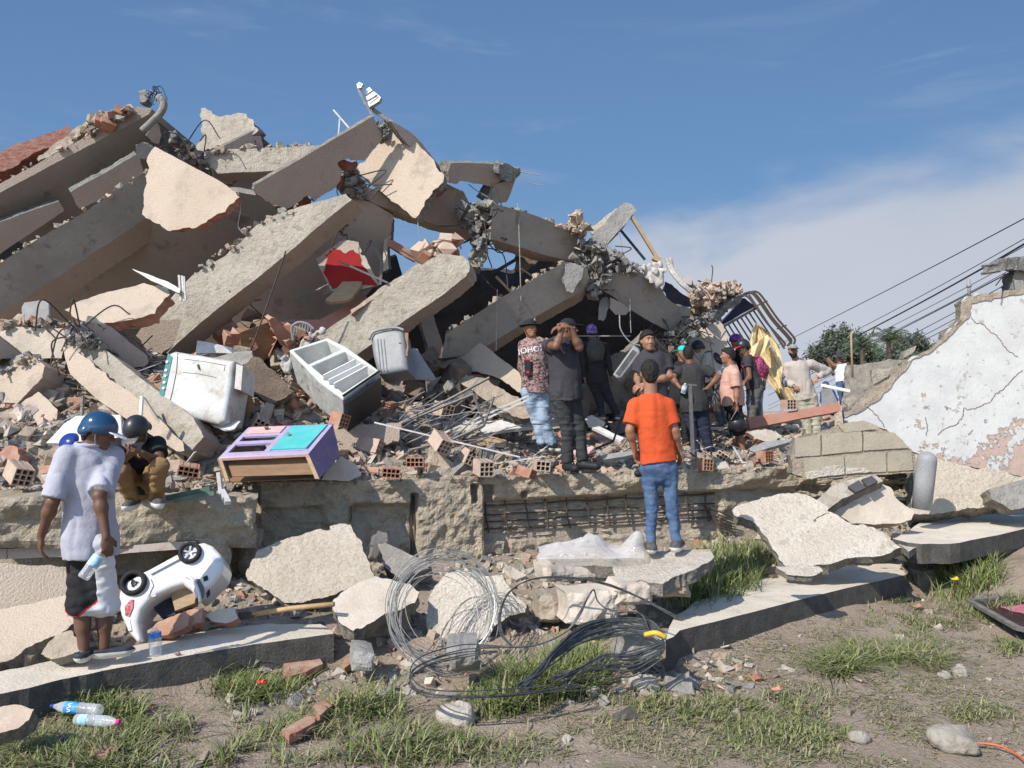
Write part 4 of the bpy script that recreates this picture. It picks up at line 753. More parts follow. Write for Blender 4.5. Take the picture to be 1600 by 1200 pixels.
joint('loose bricks on top of the rough middle beam', [(655, 395), (680, 378), (715, 370), (722, 382), (690, 392), (662, 408)], 10.2, 36, .1, seed=13, bars=0, s=(.08, .22), mats=('terracotta_pale', 'terracotta_pale', 'terracotta'), name='loose_bricks', cat='bricks')
joint('brick and plaster lump on the grey beam beside the upright stub', [(893, 335), (905, 331), (912, 345), (920, 352), (918, 368), (895, 358)], 11.3, 30, .1, seed=14, bars=0, s=(.08, .2), mats=('terracotta_pale', 'rubble_beige', 'terracotta'), name='loose_bricks', cat='bricks')
S('thin brick beam dangling across the small patch of sky', [(607, 372), (615, 375), (655, 402), (656, 410), (648, 409), (606, 384)], 11.0, (.2, -.97, 0), .1, 'terracotta', 'terracotta', 1.5, 'brick_beam', 'brick beam')

joint('heap of bricks and boards in the dark between the chair and the long sunlit beam', [(340, 520), (400, 495), (470, 520), (560, 548), (470, 575), (380, 570)], 10.0, 150, .4, seed=41, bars=6, mats=('rubble_brown', 'terracotta', 'rubble_beige'), s=(.08, .34), name='rubble_heap', cat='rubble heap')
joint('shaded rubble heap behind the grey tub', [(640, 560), (690, 560), (760, 600), (800, 640), (700, 640), (640, 610)], 10.9, 190, .4, seed=42, bars=6, mats=('rubble_gray', 'rubble_brown', 'rubble_beige'), s=(.08, .34), name='rubble_heap', cat='rubble heap')
joint('dark rubble heap between the two sunlit beams at the far left', [(0, 570), (60, 575), (120, 590), (200, 650), (120, 660), (0, 640)], 8.9, 140, .3, seed=43, bars=5, mats=('rubble_brown', 'rubble_gray', 'rubble_beige'), s=(.06, .30), name='rubble_heap', cat='rubble heap')
joint('shaded rubble behind the purple helmeted person', [(830, 640), (900, 610), (1000, 600), (1120, 610), (1120, 670), (830, 670)], 14.0, 150, .3, seed=44, bars=8, mats=('rubble_brown', 'rubble_gray', 'rubble_beige'), s=(.08, .40), name='rubble_heap', cat='rubble heap')
joint('crumbs along the crest of the level concrete floor at the left', [(0, 500), (60, 498), (110, 506), (110, 514), (0, 514)], 9.0, 60, .2, seed=45, bars=0, mats=('terracotta', 'rubble_beige', 'rubble_gray'), s=(.03, .14), name='rubble_heap', cat='rubble heap')
S('thin floor slab showing its edge behind the long sunlit beam', [(300, 300), (420, 330, .4), (470, 300, .4), (475, 310), (420, 346), (296, 312)], 11.4, (.5, -.8, -.3), .1, 'mauve', 'broken', 1)
S('plaster strip hanging below the ceiling behind the fridge', [(460, 470), (520, 440), (545, 400), (552, 405), (528, 452), (468, 482)], 10.9, (.4, -.85, -.3), .06, 'soffit', 'broken', 1.5, 'wall_panel', 'wall panel')
S('dark wall far behind the left heap', [(-60, 470), (100, 480), (240, 440), (340, 430), (360, 560), (200, 600), (-60, 620)], 12.8, (.2, -.8, -.5), .1, 'soffit', 'soffit', .5, 'wall_panel', 'wall panel')
S('small concrete lump hanging on wires at the roof tip', [(216, 143), (224, 139), (230, 142), (230, 156), (226, 160), (217, 158)], 10.9, (-.1, -.95, .2), .14, 'broken_gray', 'broken_gray', 1.5, 'concrete_lump', 'concrete lump')

for k_, (lab, q_, y_) in enumerate((('crumbs along the top of the long sunlit beam', [(303, 422), (400, 346), (470, 318), (474, 326), (403, 358), (308, 434)], 9.8), ('crumbs along the top of the big grey beam at the left', [(0, 406), (110, 340), (228, 264), (231, 274), (113, 351), (0, 417)], 10.65),
        ('crumbs and chips along the roof edge at the top left', [(0, 282), (100, 228), (200, 172), (204, 180), (104, 238), (0, 292)], 11.1), ('chips on top of the sloping grey beam', [(774, 314), (911, 361), (911, 369), (774, 322)], 11.35), ('chips along the top of the dark grey beam', [(696, 518), (790, 456), (882, 405), (885, 413), (793, 467), (700, 526)], 11.15),
        ('gravel on top of the level pale beam', [(320, 232), (495, 224), (495, 230), (320, 238)], 11.4), ('crumbs on top of the sunlit beam with a crushed end', [(0, 582), (46, 552), (50, 560), (0, 592)], 8.4))): joint(lab, q_, y_, 70, .14, seed=60+k_, bars=0, mats=('rubble_beige', 'rubble_gray', 'terracotta_pale'), s=(.015, .11), name='crumbs', cat='crumbs')
# ================================================================ people
def cloth(name, c1, c2=None, sc=3, w=0.5): mat(name, c1, c2 or tuple(x*.85 for x in c1), sc, rough=.93, bump=.25, bscale=160, bump2=w*.5, b2scale=6, spec=.15)
for nm, c in (('skin_dark', (.15, .075, .047)), ('skin_brown', (.20, .095, .055)), ('skin_tan', (.33, .165, .10)), ('skin_light', (.40, .21, .14))):
    mat(nm, c, tuple(x*.86 for x in c), 14, rough=.52, spec=.4, bump=.12, bscale=90); MATS[nm].node_tree.nodes['Principled BSDF'].inputs['Subsurface Weight'].default_value = .06
mat('hair_black', (.012, .010, .009), (.022, .018, .016), 60, rough=.6, bump=.6, bscale=120)
mat('hair_brown', (.03, .018, .012), (.02, .013, .009), 60, rough=.6, bump=.6, bscale=120)
cloth('c_lavender', (.44, .44, .51), (.40, .40, .465)); cloth('c_black', (.022, .022, .025), (.03, .03, .032)); cloth('c_black2', (.042, .041, .042), (.05, .048, .05))
cloth('c_charcoal', (.055, .052, .060)); cloth('c_orange', (.60, .095, .032), (.54, .082, .028)); cloth('c_jeans', (.055, .095, .185), (.10, .155, .26), 9)
cloth('c_jeans_light', (.23, .31, .42), (.34, .42, .52), 9); cloth('c_mustard', (.27, .172, .085), (.235, .145, .07)); cloth('c_navy', (.03, .034, .06)); cloth('c_greyjean', (.05, .053, .056))
cloth('c_pink', (.60, .36, .29), (.55, .32, .255)); cloth('c_khaki', (.47, .42, .38), (.43, .38, .345)); cloth('c_khaki_trouser', (.47, .46, .36), (.41, .39, .30), 9)
cloth('c_cream', (.55, .50, .42)); cloth('c_white', (.72, .72, .72)); cloth('c_blue', (.03, .06, .25)); cloth('c_graytrouser', (.13, .13, .13)); cloth('c_teal', (.03, .55, .48))
mat('camo', (.20, .11, .105), (.38, .28, .26), 22, rough=.9, c3=(.055, .03, .03), c3scale=26, c3t=(.50, .56), stretch=(1, 1, 1.6), bump=.2, bscale=120)
mat('cap_camo', (.30, .31, .30), (.16, .17, .16), 40, rough=.9, c3=(.5, .5, .48), c3scale=50)
mat('pack_pink', (.06, .015, .04), (.45, .05, .14), 26, rough=.7, c3=(.30, .22, .45), c3scale=34, c3t=(.58, .64))
mat('helmet_blue', (.008, .055, .13), (.008, .05, .12), 3, rough=.12, spec=.8); mat('helmet_black', (.022, .024, .028), rough=.38, spec=.5)
mat('helmet_purple', (.16, .05, .42), (.42, .30, .62), 24, rough=.2, spec=.7); mat('helmet_purple_dark', (.02, .015, .03), (.30, .06, .40), 16, rough=.25, c3=(.6, .25, .55), c3scale=30, c3t=(.62, .66))
mat('shoe_grey', (.10, .10, .10), (.055, .055, .06), 40, rough=.8); mat('shoe_black', (.02, .02, .022), rough=.6); mat('shoe_brown', (.09, .065, .055), rough=.8)
mat('sole_white', (.60, .58, .54), rough=.7); mat('clog_navy', (.03, .035, .045), rough=.6); mat('glove_grey', (.35, .34, .32), rough=.9); mat('eye_white', (.32, .29, .27), rough=.4); mat('sock_grey', (.36, .36, .35), rough=.95)
mat('red_plastic', (.65, .03, .02), rough=.35); mat('shorts_white', (.66, .66, .70), rough=.7)

class SDF:
    def __init__(s, lo, hi, vox):
        s.lo = np.array(lo, float); s.v = vox; s.n = np.ceil((np.array(hi)-s.lo)/vox).astype(int)+1
        s.ax = [s.lo[i]+np.arange(s.n[i])*vox for i in range(3)]; s.f = np.full(s.n, .2, np.float32)
    def sl(s, lo, hi):
        a = np.clip(np.floor((np.array(lo)-s.lo)/s.v).astype(int), 0, s.n); b = np.clip(np.ceil((np.array(hi)-s.lo)/s.v).astype(int)+1, 0, s.n)
        if np.any(b <= a): return None, None
        S_ = tuple(slice(a[i], b[i]) for i in range(3))
        return S_, (s.ax[0][S_[0]][:, None, None].astype(np.float32), s.ax[1][S_[1]][None, :, None].astype(np.float32), s.ax[2][S_[2]][None, None, :].astype(np.float32))
    def _mix(s, S_, d, k, sub):
        f = s.f[S_]
        if sub: a, b = f, -d; h = np.maximum(k-np.abs(a-b), 0)/k; s.f[S_] = np.maximum(a, b)+h*h*k*.25
        else: h = np.maximum(k-np.abs(f-d), 0)/k; s.f[S_] = np.minimum(f, d)-h*h*k*.25
    def cone(s, a, b, ra, rb, k=.02, clip=(), sub=False, flat=None):
        a = np.array(a, float); b = np.array(b, float); m = max(ra, rb)+k+.02
        S_, q = s.sl(np.minimum(a, b)-m, np.maximum(a, b)+m)
        if S_ is None: return
        ba = b-a; L2 = max(ba.dot(ba), 1e-9); px, py, pz = q[0]-a[0], q[1]-a[1], q[2]-a[2]
        h = np.clip((px*ba[0]+py*ba[1]+pz*ba[2])/L2, 0, 1)
        dx, dy, dz = px-h*ba[0], py-h*ba[1], pz-h*ba[2]
        if flat is not None:
            n_, am = flat; t = (dx*n_[0]+dy*n_[1]+dz*n_[2])*(am-1); dx, dy, dz = dx+n_[0]*t, dy+n_[1]*t, dz+n_[2]*t
        d = np.sqrt(dx*dx+dy*dy+dz*dz)-(ra+(rb-ra)*h)
        for c, n_ in clip: d = np.maximum(d, (q[0]-c[0])*n_[0]+(q[1]-c[1])*n_[1]+(q[2]-c[2])*n_[2])
        s._mix(S_, d, k, sub)
    def ell(s, c, r, B=None, k=.02, clip=(), sub=False):
        m = max(r)+k+.02; c = np.array(c, float); S_, q = s.sl(c-m, c+m)
        if S_ is None: return
        B = B or (Vector((1, 0, 0)), Vector((0, 1, 0)), Vector((0, 0, 1)))
        x, y, z = q[0]-c[0], q[1]-c[1], q[2]-c[2]; k0 = 0; k1 = 0
        for i in range(3):
            t = x*B[i][0]+y*B[i][1]+z*B[i][2]; k0 = k0+(t/r[i])**2; k1 = k1+(t/(r[i]*r[i]))**2
        k0 = np.sqrt(k0); d = k0*(k0-1)/np.sqrt(k1+1e-12)
        for p, n_ in clip: d = np.maximum(d, (q[0]-p[0])*n_[0]+(q[1]-p[1])*n_[1]+(q[2]-p[2])*n_[2])
        s._mix(S_, d, k, sub)
    def clip(s, p, n_):
        x, y, z = s.ax[0][:, None, None]-p[0], s.ax[1][None, :, None]-p[1], s.ax[2][None, None, :]-p[2]
        s.f = np.maximum(s.f, (x*n_[0]+y*n_[1]+z*n_[2]).astype(np.float32))
    def wrinkle(s, amp, cell, seed, ridge=True):
        r = np.random.default_rng(seed)
        def up(n, c):
            m = int(n*s.v/c)+3; t = np.arange(n)*s.v/c; i = np.floor(t).astype(int); f = t-i; f = f*f*(3-2*f); W = np.zeros((n, m), np.float32)
            W[np.arange(n), i] = 1-f; W[np.arange(n), i+1] = f; return W
        Ws = [up(s.n[i], cell[i]) for i in range(3)]
        g = r.standard_normal([w_.shape[1] for w_ in Ws]).astype(np.float32)
        for W in Ws: g = np.tensordot(g, W, axes=(0, 1))
        if ridge: g = .55-np.abs(g)
        s.f = s.f + g*amp
    def mesh(s, name, m, parent, mi=None, smooth=True):
        g = openvdb.FloatGrid(.2); g.copyFromArray(np.ascontiguousarray(s.f)); r = g.convertToPolygons(0.0, 0.0)
        pts, quads = r[0], r[2]; V = pts*s.v+s.lo; F = quads[:, ::-1]
        if len(V) == 0: return None
        c = V[F].mean(1); nn = np.cross(V[F[:, 1]]-V[F[:, 0]], V[F[:, 2]]-V[F[:, 0]])
        if np.einsum('ij,ij->i', nn, V[F[:, 0]]).sum() < 0 and True:
            vol = np.einsum('ij,ij->i', nn, c-V.mean(0)).sum()
            if vol < 0: F = F[:, ::-1]
        else:
            vol = np.einsum('ij,ij->i', nn, c-V.mean(0)).sum()
            if vol < 0: F = F[:, ::-1]
        off = np.array(parent_world(parent)) if parent else V.mean(0)*[1, 1, 0]+[0, 0, V[:, 2].min()]
        me = bpy.data.meshes.new(name); me.vertices.add(len(V)); me.vertices.foreach_set('co', (V-off).astype(np.float32).ravel())
        me.loops.add(F.size); me.loops.foreach_set('vertex_index', np.ascontiguousarray(F).astype(np.int32).ravel()); me.polygons.add(len(F))
        me.polygons.foreach_set('loop_start', np.arange(0, F.size, 4, dtype=np.int32)); me.polygons.foreach_set('loop_total', np.full(len(F), 4, np.int32))
        for mm in (m if isinstance(m, (list, tuple)) else [m]): me.materials.append(MATS[mm])
        if mi is not None: me.polygons.foreach_set('material_index', mi(c).astype(np.int32))
        me.polygons.foreach_set('use_smooth', np.full(len(F), smooth)); me.update(); me.validate()
        o = bpy.data.objects.new(name, me); COL.objects.link(o)
        if parent: o.parent = parent
        else: o.location = off
        return o
PEOPLE = []
def lerp(a, b, t): return a+(b-a)*t
def person(label, Y, foot, H, head, J=None, skin='skin_brown', top=None, bottom=None, hairdo=None, hat=None, shoes=None, wd=1., fat=1., vox=.0085,
           look=None, hands=None, group='people standing on and around the rubble', face=True, hem=-.10, feetless=False, seed=1, sleeve=.72, belly=1.0, beard=False, slim=1.):
    s = H/1.75; base = P(foot[0], foot[1], Y); h = Vector((head[0], head[1], 0)).normalized(); r = Vector((h.y, -h.x, 0)); up = Vector((0, 0, 1))
    def loc(x, y, z): return base + r*x*s + h*y*s + up*z*s
    D = dict(pel=loc(0, 0, .96), neck=loc(0, -.01, 1.47), head=loc(0, .03, 1.63), shL=loc(-.185*wd, -.01, 1.41), shR=loc(.185*wd, -.01, 1.41), elL=loc(-.25*wd, -.03, 1.13), elR=loc(.25*wd, -.03, 1.13),
             wrL=loc(-.27*wd, .05, .88), wrR=loc(.27*wd, .05, .88), hiL=loc(-.09, 0, .92), hiR=loc(.09, 0, .92), knL=loc(-.11, .02, .50), knR=loc(.11, .02, .50),
             anL=loc(-.12, -.03, .085), anR=loc(.12, -.03, .085), toL=loc(-.15, .15, .035), toR=loc(.15, .15, .035))
    for k_, v in (J or {}).items():
        D[k_] = P(v[0], v[1], Y+v[2]) if len(v) == 3 else loc(*v[:3])
    if J and 'pel' in J and 'hiL' not in J:
        for k_, sg in (('hiL', -1), ('hiR', 1)): D[k_] = D['pel']+r*.09*sg*s-up*.04*s
    for sd in 'LR':
        if J and 'an'+sd in J and 'to'+sd not in J: D['to'+sd] = D['an'+sd]+(h+r*(.25 if sd == 'R' else -.25)).normalized()*.18*s-up*.045*s
    root = empty('person', base, label, 'person', group)
    allp = np.array([tuple(v) for v in D.values()]); lo = allp.min(0)-.24; hi = allp.max(0)+.27; lo[2] = min(base.z, allp[:, 2].min())-.06
    pel, neck, hc = D['pel'], D['neck'], D['head']; u = (neck-pel).normalized(); rr = (D['shR']-D['shL']); rr = (rr-u*rr.dot(u)).normalized(); f = u.cross(rr).normalized()
    if f.dot(h) < 0 and abs(f.dot(h)) > .3: pass
    B = (rr, f, u); tl = (neck-pel).length/(.51*s)
    lk = Vector(look).normalized() if look else h; hu = (up-lk*up.dot(lk)).normalized(); hr = lk.cross(hu); HB = (hr, lk, hu)
    def torso(g, t, k=.05, skirt=False):
        g.ell(pel+u*.0, (.165*wd*s*(.5+.5*fat)+t, .125*s*fat+t, .13*s+t), B, k)
        g.ell(lerp(pel, neck, .33)+f*.015*belly, (.14*s*fat+t, .115*s*fat*belly+t, .17*s*tl+t), B, k)
        g.ell(lerp(pel, neck, .70), (.168*s*wd+t, .118*s*(.5+.5*fat)+t, .175*s*tl+t), B, k)
        for sd in ('shL', 'shR'): g.cone(neck-u*.035*s, D[sd]-u*.012*s, .058*s+t*.6, .058*s+t*.8, .03)
        if skirt: g.cone(lerp(pel, neck, .55), pel-u*.10*s, .135*s*fat+t, .170*s*(.5*wd+.5*fat)+t, k, flat=(f, 1.22/belly**.6))
    body_arm = lambda g: None
    g = SDF(lo, hi, vox)
    torso(g, -.012)
    g.cone(neck-u*.05, hc-hu*.05*s-lk*.02, .062*s, .054*s, .02)
    for sd in 'LR':
        sh, el, wr = D['sh'+sd], D['el'+sd], D['wr'+sd]; fw = .5+.5*fat
        ag = .8 if top and top[0] == 'long' else 1.0; g.cone(sh, el, .054*s*fw*ag, .041*s*fw*ag, .025); g.cone(el, wr, .041*s*fw*ag, .026*s, .015); g.ell(lerp(el, wr, .28), (.043*s*fw*ag,)*3, None, .03)
        hi_, kn, an, to = D['hi'+sd], D['kn'+sd], D['an'+sd], D['to'+sd]
        lg = .72 if bottom and bottom[0] != 'shorts' else 1.0; g.cone(hi_, kn, .088*s*fw*lg, .056*s*lg, .03); g.cone(kn, an, .053*s*lg, .036*s*lg, .02); bk = (an-kn).normalized(); cf = lerp(kn, an, .3)-((to-an)-bk*(to-an).dot(bk)).normalized()*.018
        g.cone(lerp(kn, an, .15), lerp(kn, an, .5), .052*s*fw*lg, .045*s*lg, .03)
        fd = (to-an); fd.z = 0; fd.normalize() if fd.length > 1e-4 else None
        if not feetless: g.cone(an-fd*.03-up*.045*s, to, .032*s, .03*s, .02)
    # hands: palm, thumb from its side, four fingers of different length
    for sd in 'LR':
        hs = (hands or {}).get(sd)
        if hs == 'none': continue
        wr, el = D['wr'+sd], D['el'+sd]; d = (wr-el).normalized(); curl = .35; pn = None; fs = 1
        if hs:
            if 'd' in hs: d = Vector(hs['d']).normalized()
            curl = hs.get('curl', .35); pn = hs.get('pn')
        inner = (pel-wr) if pn is None else Vector(pn); pn = (inner-d*inner.dot(d)).normalized(); th = (h-d*h.dot(d)-pn*h.dot(pn)) if not hs or 'th' not in hs else Vector(hs['th'])
        th = (th-d*th.dot(d)-pn*th.dot(pn)); th = th.normalized() if th.length > .05 else d.cross(pn)
        g.ell(wr+d*.052*s, (.041*s, .058*s, .018*s), (th, d, pn), .015)
        for q, (o_, ln) in enumerate(((.031, .072), (.0105, .082), (-.0105, .076), (-.031, .060))):
            a = wr+d*.088*s+th*o_*s; dd = (d+th*o_*2.2).normalized(); c = curl*(1+.12*q)
            for seg, fr in enumerate((.45, .32, .23)):
                dd = (dd*math.cos(c)+pn*math.sin(c)).normalized(); b_ = a+dd*ln*fr*s; g.cone(a, b_, .0098*s-.0006*seg, .0092*s-.0006*seg, .004); a = b_
        a = wr+d*.025*s+th*.03*s; m_ = a+(d*.7+th*.7+pn*.2).normalized()*.034*s; g.cone(a, m_, .014*s, .0115*s, .01); g.cone(m_, m_+(d*.9+th*.15+pn*.35).normalized()*.032*s, .0115*s, .0095*s, .005)
    # head
    c = hc-up*.014*s; k = s*.95
    g.ell(c+hu*.022*k-lk*.012*k, (.077*k, .098*k, .097*k), HB, .02); g.ell(c-hu*.04*k+lk*.026*k, (.060*k, .066*k, .084*k), HB, .03)
    g.ell(c-hu*.10*k+lk*.062*k, (.028*k, .026*k, .024*k), HB, .03)
    for sg in (-1, 1):
        g.ell(c+hr*.079*sg*k-hu*.008*k-lk*.008*k, (.010*k, .020*k, .033*k), HB, .006)
        g.ell(c+hr*.034*sg*k-hu*.03*k+lk*.062*k, (.024*k, .02*k, .02*k), HB, .02)
        if face: g.ell(c+hr*.031*sg*k+hu*.008*k+lk*.098*k, (.019*k, .014*k, .012*k), HB, .012, sub=True)
    g.ell(c+lk*.084*k+hu*.032*k, (.052*k, .014*k, .011*k), HB, .018)
    g.cone(c+lk*.088*k+hu*.01*k, c+lk*.112*k-hu*.030*k, .008*k, .014*k, .01); g.ell(c+lk*.098*k-hu*.036*k, (.020*k, .012*k, .009*k), HB, .008)
    g.ell(c+lk*.090*k-hu*.062*k, (.023*k, .011*k, .0075*k), HB, .006); g.ell(c+lk*.088*k-hu*.072*k, (.020*k, .011*k, .008*k), HB, .006)
    body = g.mesh('body', skin, root)
    if face:
        for sg in (-1, 1):
            e = MB(); e.lathe([(.0, -.011), (.008, -.008), (.011, 0), (.0085, .007), (.0, .0105)], c+hr*.031*sg*k+hu*.006*k+lk*.080*k, lk, 10); e.obj('eye', 'eye_white', root, smooth=True)
            e = MB(); e.lathe([(.0, -.002), (.0052, -.001), (.004, .002), (0, .003)], c+hr*.031*sg*k+hu*.006*k+lk*.0895*k, lk, 8); e.obj('iris', 'hair_black', root, smooth=True)
            e = MB(); e.tube([c+hr*x*sg*k+hu*z*k+lk*y*k for x, z, y in ((.012, .026, .098), (.028, .033, .094), (.048, .028, .080))], [.004, .005, .002], 6); e.obj('eyebrow', 'hair_black', root, smooth=True)
        e = MB(); e.tube([c+hr*x*k-hu*.067*k+lk*y*k for x, y in ((-.02, .094), (0, .1015), (.02, .094))], [.001, .0022, .001], 5); e.obj('mouth', 'hair_brown', root, smooth=True)
    box = lambda c_, m_: (np.array(c_)-m_, np.array(c_)+m_)
    A = c+lk*.088*k+hu*.074*k
    if hairdo:
        col, vol = hairdo[0], hairdo[1]; q = SDF(*box(c, .20), .006)
        nrm = (lk*.60-hu*.80).normalized()
        q.ell(c+hu*.026*k-lk*.014*k, ((.077+vol)*k, (.098+vol)*k, (.097+vol*1.3)*k), HB, .02, clip=[(A, nrm)])
        if len(hairdo) > 2 and hairdo[2]: q.ell(c+hu*.085*k+lk*.03*k, (.06*k, .07*k, .035*k), HB, .02)
        q.ell(c-lk*.066*k-hu*.045*k, (.060*k, .036*k, .055*k), HB, .03)
        q.wrinkle(.003, (.015, .015, .015), seed+9, False); q.mesh('hair', col, root)
    if beard:
        q = SDF(*box(c, .16), .006); q.ell(c-hu*.055*k+lk*.030*k, (.066*k, .070*k, .082*k), HB, .02, clip=[(c-hu*.045*k+lk*.07*k, (hu*.9+lk*.35).normalized())]); q.ell(c-hu*.10*k+lk*.062*k, (.036*k, .034*k, .032*k), HB, .02)
        q.ell(c+lk*.10*k-hu*.050*k, (.028*k, .010*k, .005*k), HB, .006); q.wrinkle(.003, (.012,)*3, seed, False); q.mesh('beard', 'hair_black', root)
    if hat:
        kind, hm = hat[0], hat[1]; q = SDF(*box(c, .26), .006)
        if kind == 'helmet':
            q.ell(c+hu*.028*k-lk*.008*k, (.107*k, .128*k, .120*k), HB, .02, clip=[(c-hu*.018*k, (-hu-lk*.10).normalized())]); q.ell(c-lk*.07*k-hu*.02*k, (.10*k, .07*k, .055*k), HB, .02, clip=[(c-hu*.055*k, -hu), (c-lk*.02*k, lk)])
            q.ell(c-hu*.02*k, (.098*k, .12*k, .09*k), HB, .006, sub=True)
        elif kind == 'cap':
            q.ell(c+hu*.035*k-lk*.006*k, (.088*k, .108*k, .095*k), HB, .01, clip=[(c+hu*.035*k, (-hu+lk*.05).normalized())])
        elif kind == 'bucket':
            q.ell(c+hu*.040*k-lk*.006*k, (.092*k, .112*k, .088*k), HB, .01, clip=[(c+hu*.035*k, -hu)]); q.ell(c+hu*.035*k, (.145*k, .165*k, .016*k), HB, .012)
        elif kind == 'hood':
            q.ell(c-lk*.01*k+hu*.01*k, (.10*k, .118*k, .125*k), HB, .02, clip=[(c+lk*.045*k, (lk-hu*.2).normalized())])
        hobj = q.mesh({'helmet': 'helmet', 'cap': 'cap', 'bucket': 'hat', 'hood': 'hood'}[kind], hm, root)
        if kind in ('cap', 'helmet') and len(hat) > 2 and hat[2]:
            q = SDF(*box(c+lk*.12*k, .17), .006); q.ell(c+hu*.038*k+lk*.11*k-hu*(.02 if kind == 'helmet' else 0), (.085*k, .105*k, .010*k), (hr, (lk-hu*.18).normalized(), (hu+lk*.18).normalized()), .008); q.clip(c+lk*.07*k, -lk); q.mesh('visor', hat[2], root)
        if kind in ('helmet', 'bucket'):
            e = MB()
            for sg in (-1, 1): e.tube(smooth_path([c+hr*.084*sg*k+hu*.02*k, c+hr*.078*sg*k-hu*.05*k+lk*.01*k, c+hr*.035*sg*k-hu*.125*k+lk*.035*k, c-hu*.132*k+lk*.045*k], 5), .0045, 5)
            e.obj('chin_strap', 'sheet_gray' if kind == 'helmet' else 'black_plastic', root)
    # garments
    shirt = None
    if top:
        kind, tm = top[0], top[1]; t = .008+.004*fat; q = SDF(lo, hi, vox); torso(q, t, .06, True)
        for sd in 'LR':
            sh, el, wr = D['sh'+sd], D['el'+sd], D['wr'+sd]; fw = .5+.5*fat
            if kind == 'tee':
                e_ = lerp(sh, el, sleeve); ax = (el-sh).normalized(); q.cone(sh, lerp(sh, el, 1), .074*s*fw, .083*s*fw, .03, clip=[(e_, ax)])
            elif kind == 'long':
                lo_ = top[2] if len(top) > 2 else 1.; ax = (wr-el).normalized(); q.cone(sh, el, .068*s*fw*lo_, .056*s*fw*lo_, .03); q.cone(el, lerp(el, wr, .97), .055*s*fw*lo_, .036*s*lo_, .02, clip=[(lerp(el, wr, .92), ax)])
        q.clip(pel+u*hem*s, -u); q.ell(neck+u*.035*s+f*.03, (.075*s, .075*s, .05*s), B, .01, sub=True)
        if kind == 'tank':
            q.clip(neck-u*.03, (u+f*.2).normalized())
            for sd in 'LR': q.ell(D['sh'+sd]+(D['sh'+sd]-neck).normalized()*.015, (.085*s, .13*s, .13*s), B, .01, sub=True)
        q.wrinkle(.007 if kind != 'long' else .009, (.07, .07, .20), seed); q.wrinkle(.003, (.12, .12, .05), seed+1)
        shirt = q.mesh({'tee': 'shirt', 'long': 'sweater', 'tank': 'tank_top'}[kind], tm, root)
    if bottom:
        kind, bm_ = bottom[0], bottom[1]; q = SDF(lo, hi, vox); t = .010; q.ell(pel-u*.01, (.165*wd*s*(.5+.5*fat)+t, .125*s*fat+t, .15*s+t), B, .04, clip=[(pel+u*.115*s, u)])
        for sd in 'LR':
            hi_, kn, an = D['hi'+sd], D['kn'+sd], D['an'+sd]; w_ = {'jeans': .86, 'trousers': 1.0, 'wide': 1.18, 'shorts': 1.15}[kind]*slim*(.5+.5*fat)
            if kind == 'shorts':
                e_ = lerp(hi_, kn, bottom[2] if len(bottom) > 2 else .95); q.cone(hi_, kn, .092*s*w_, .100*s*w_, .04, clip=[(e_, (kn-hi_).normalized())])
                if len(bottom) > 2 and bottom[2] > 1.05: q.cone(kn, an, .098*s*w_, .09*s*w_, .03, clip=[(lerp(kn, an, bottom[2]-1), (an-kn).normalized())])
            else: q.cone(hi_, kn, .102*s*w_, .074*s*w_, .04); q.cone(kn, an, .072*s*w_, .060*s*w_, .03, clip=[(an+up*.0-(an-kn).normalized()*.015, (an-kn).normalized())])
        q.wrinkle(.006, (.09, .09, .06), seed+2); q.wrinkle(.006, (.07, .07, .035), seed+3)
        mi = bottom[3] if len(bottom) > 3 else None
        q.mesh('shorts' if kind == 'shorts' else 'trousers', bm_, root, mi)
    if shoes and not feetless:
        for sd in 'LR':
            an, to = D['an'+sd], D['to'+sd]; fd = to-an; fd.z = 0; fd.normalize(); sdv = fd.cross(up); fl = to.z-.035*s
            q = SDF(np.array(an)-.22, np.array(an)+.24, .006); q.cone(an-fd*.04-up*.03*s, to-fd*.01+up*.005, .050*s, .044*s, .03); q.cone(an+up*.015, an-up*.04, .044*s, .044*s, .02); q.ell(lerp(an, to, .55)-up*.012, (.046*s, .12*s, .032*s), (sdv, fd, up), .02)
            q.clip((0, 0, fl), (0, 0, -1)); q.clip(an+up*(shoes[2] if len(shoes) > 2 else .02), up)
            q.mesh('shoe', [shoes[0], shoes[1]], root, lambda cc, z0=fl: (cc[:, 2] < z0+.046).astype(int))
    PEOPLE.append(D)
    return dict(root=root, D=D, B=B, HB=HB, u=u, f=f, r=rr, h=h, shirt=shirt, s=s)
def decal_text(pr, txt, size, centre, direction, mat_, name='print', right=None, width=None):
    """lettering pressed onto the shirt surface"""
    cu = bpy.data.curves.new(name, 'FONT'); cu.body = txt; cu.size = size; cu.align_x = 'CENTER'; cu.align_y = 'CENTER'; cu.extrude = 0; cu.resolution_u = 3
    to = bpy.data.objects.new('tmp', cu); COL.objects.link(to); dg = bpy.context.evaluated_depsgraph_get(); me = to.evaluated_get(dg).to_mesh()
    V0 = [v.co.copy() for v in me.vertices]; F0 = [list(p.vertices) for p in me.polygons]; bpy.data.objects.remove(to)
    return press(pr, V0, F0, centre, direction, mat_, name, right)
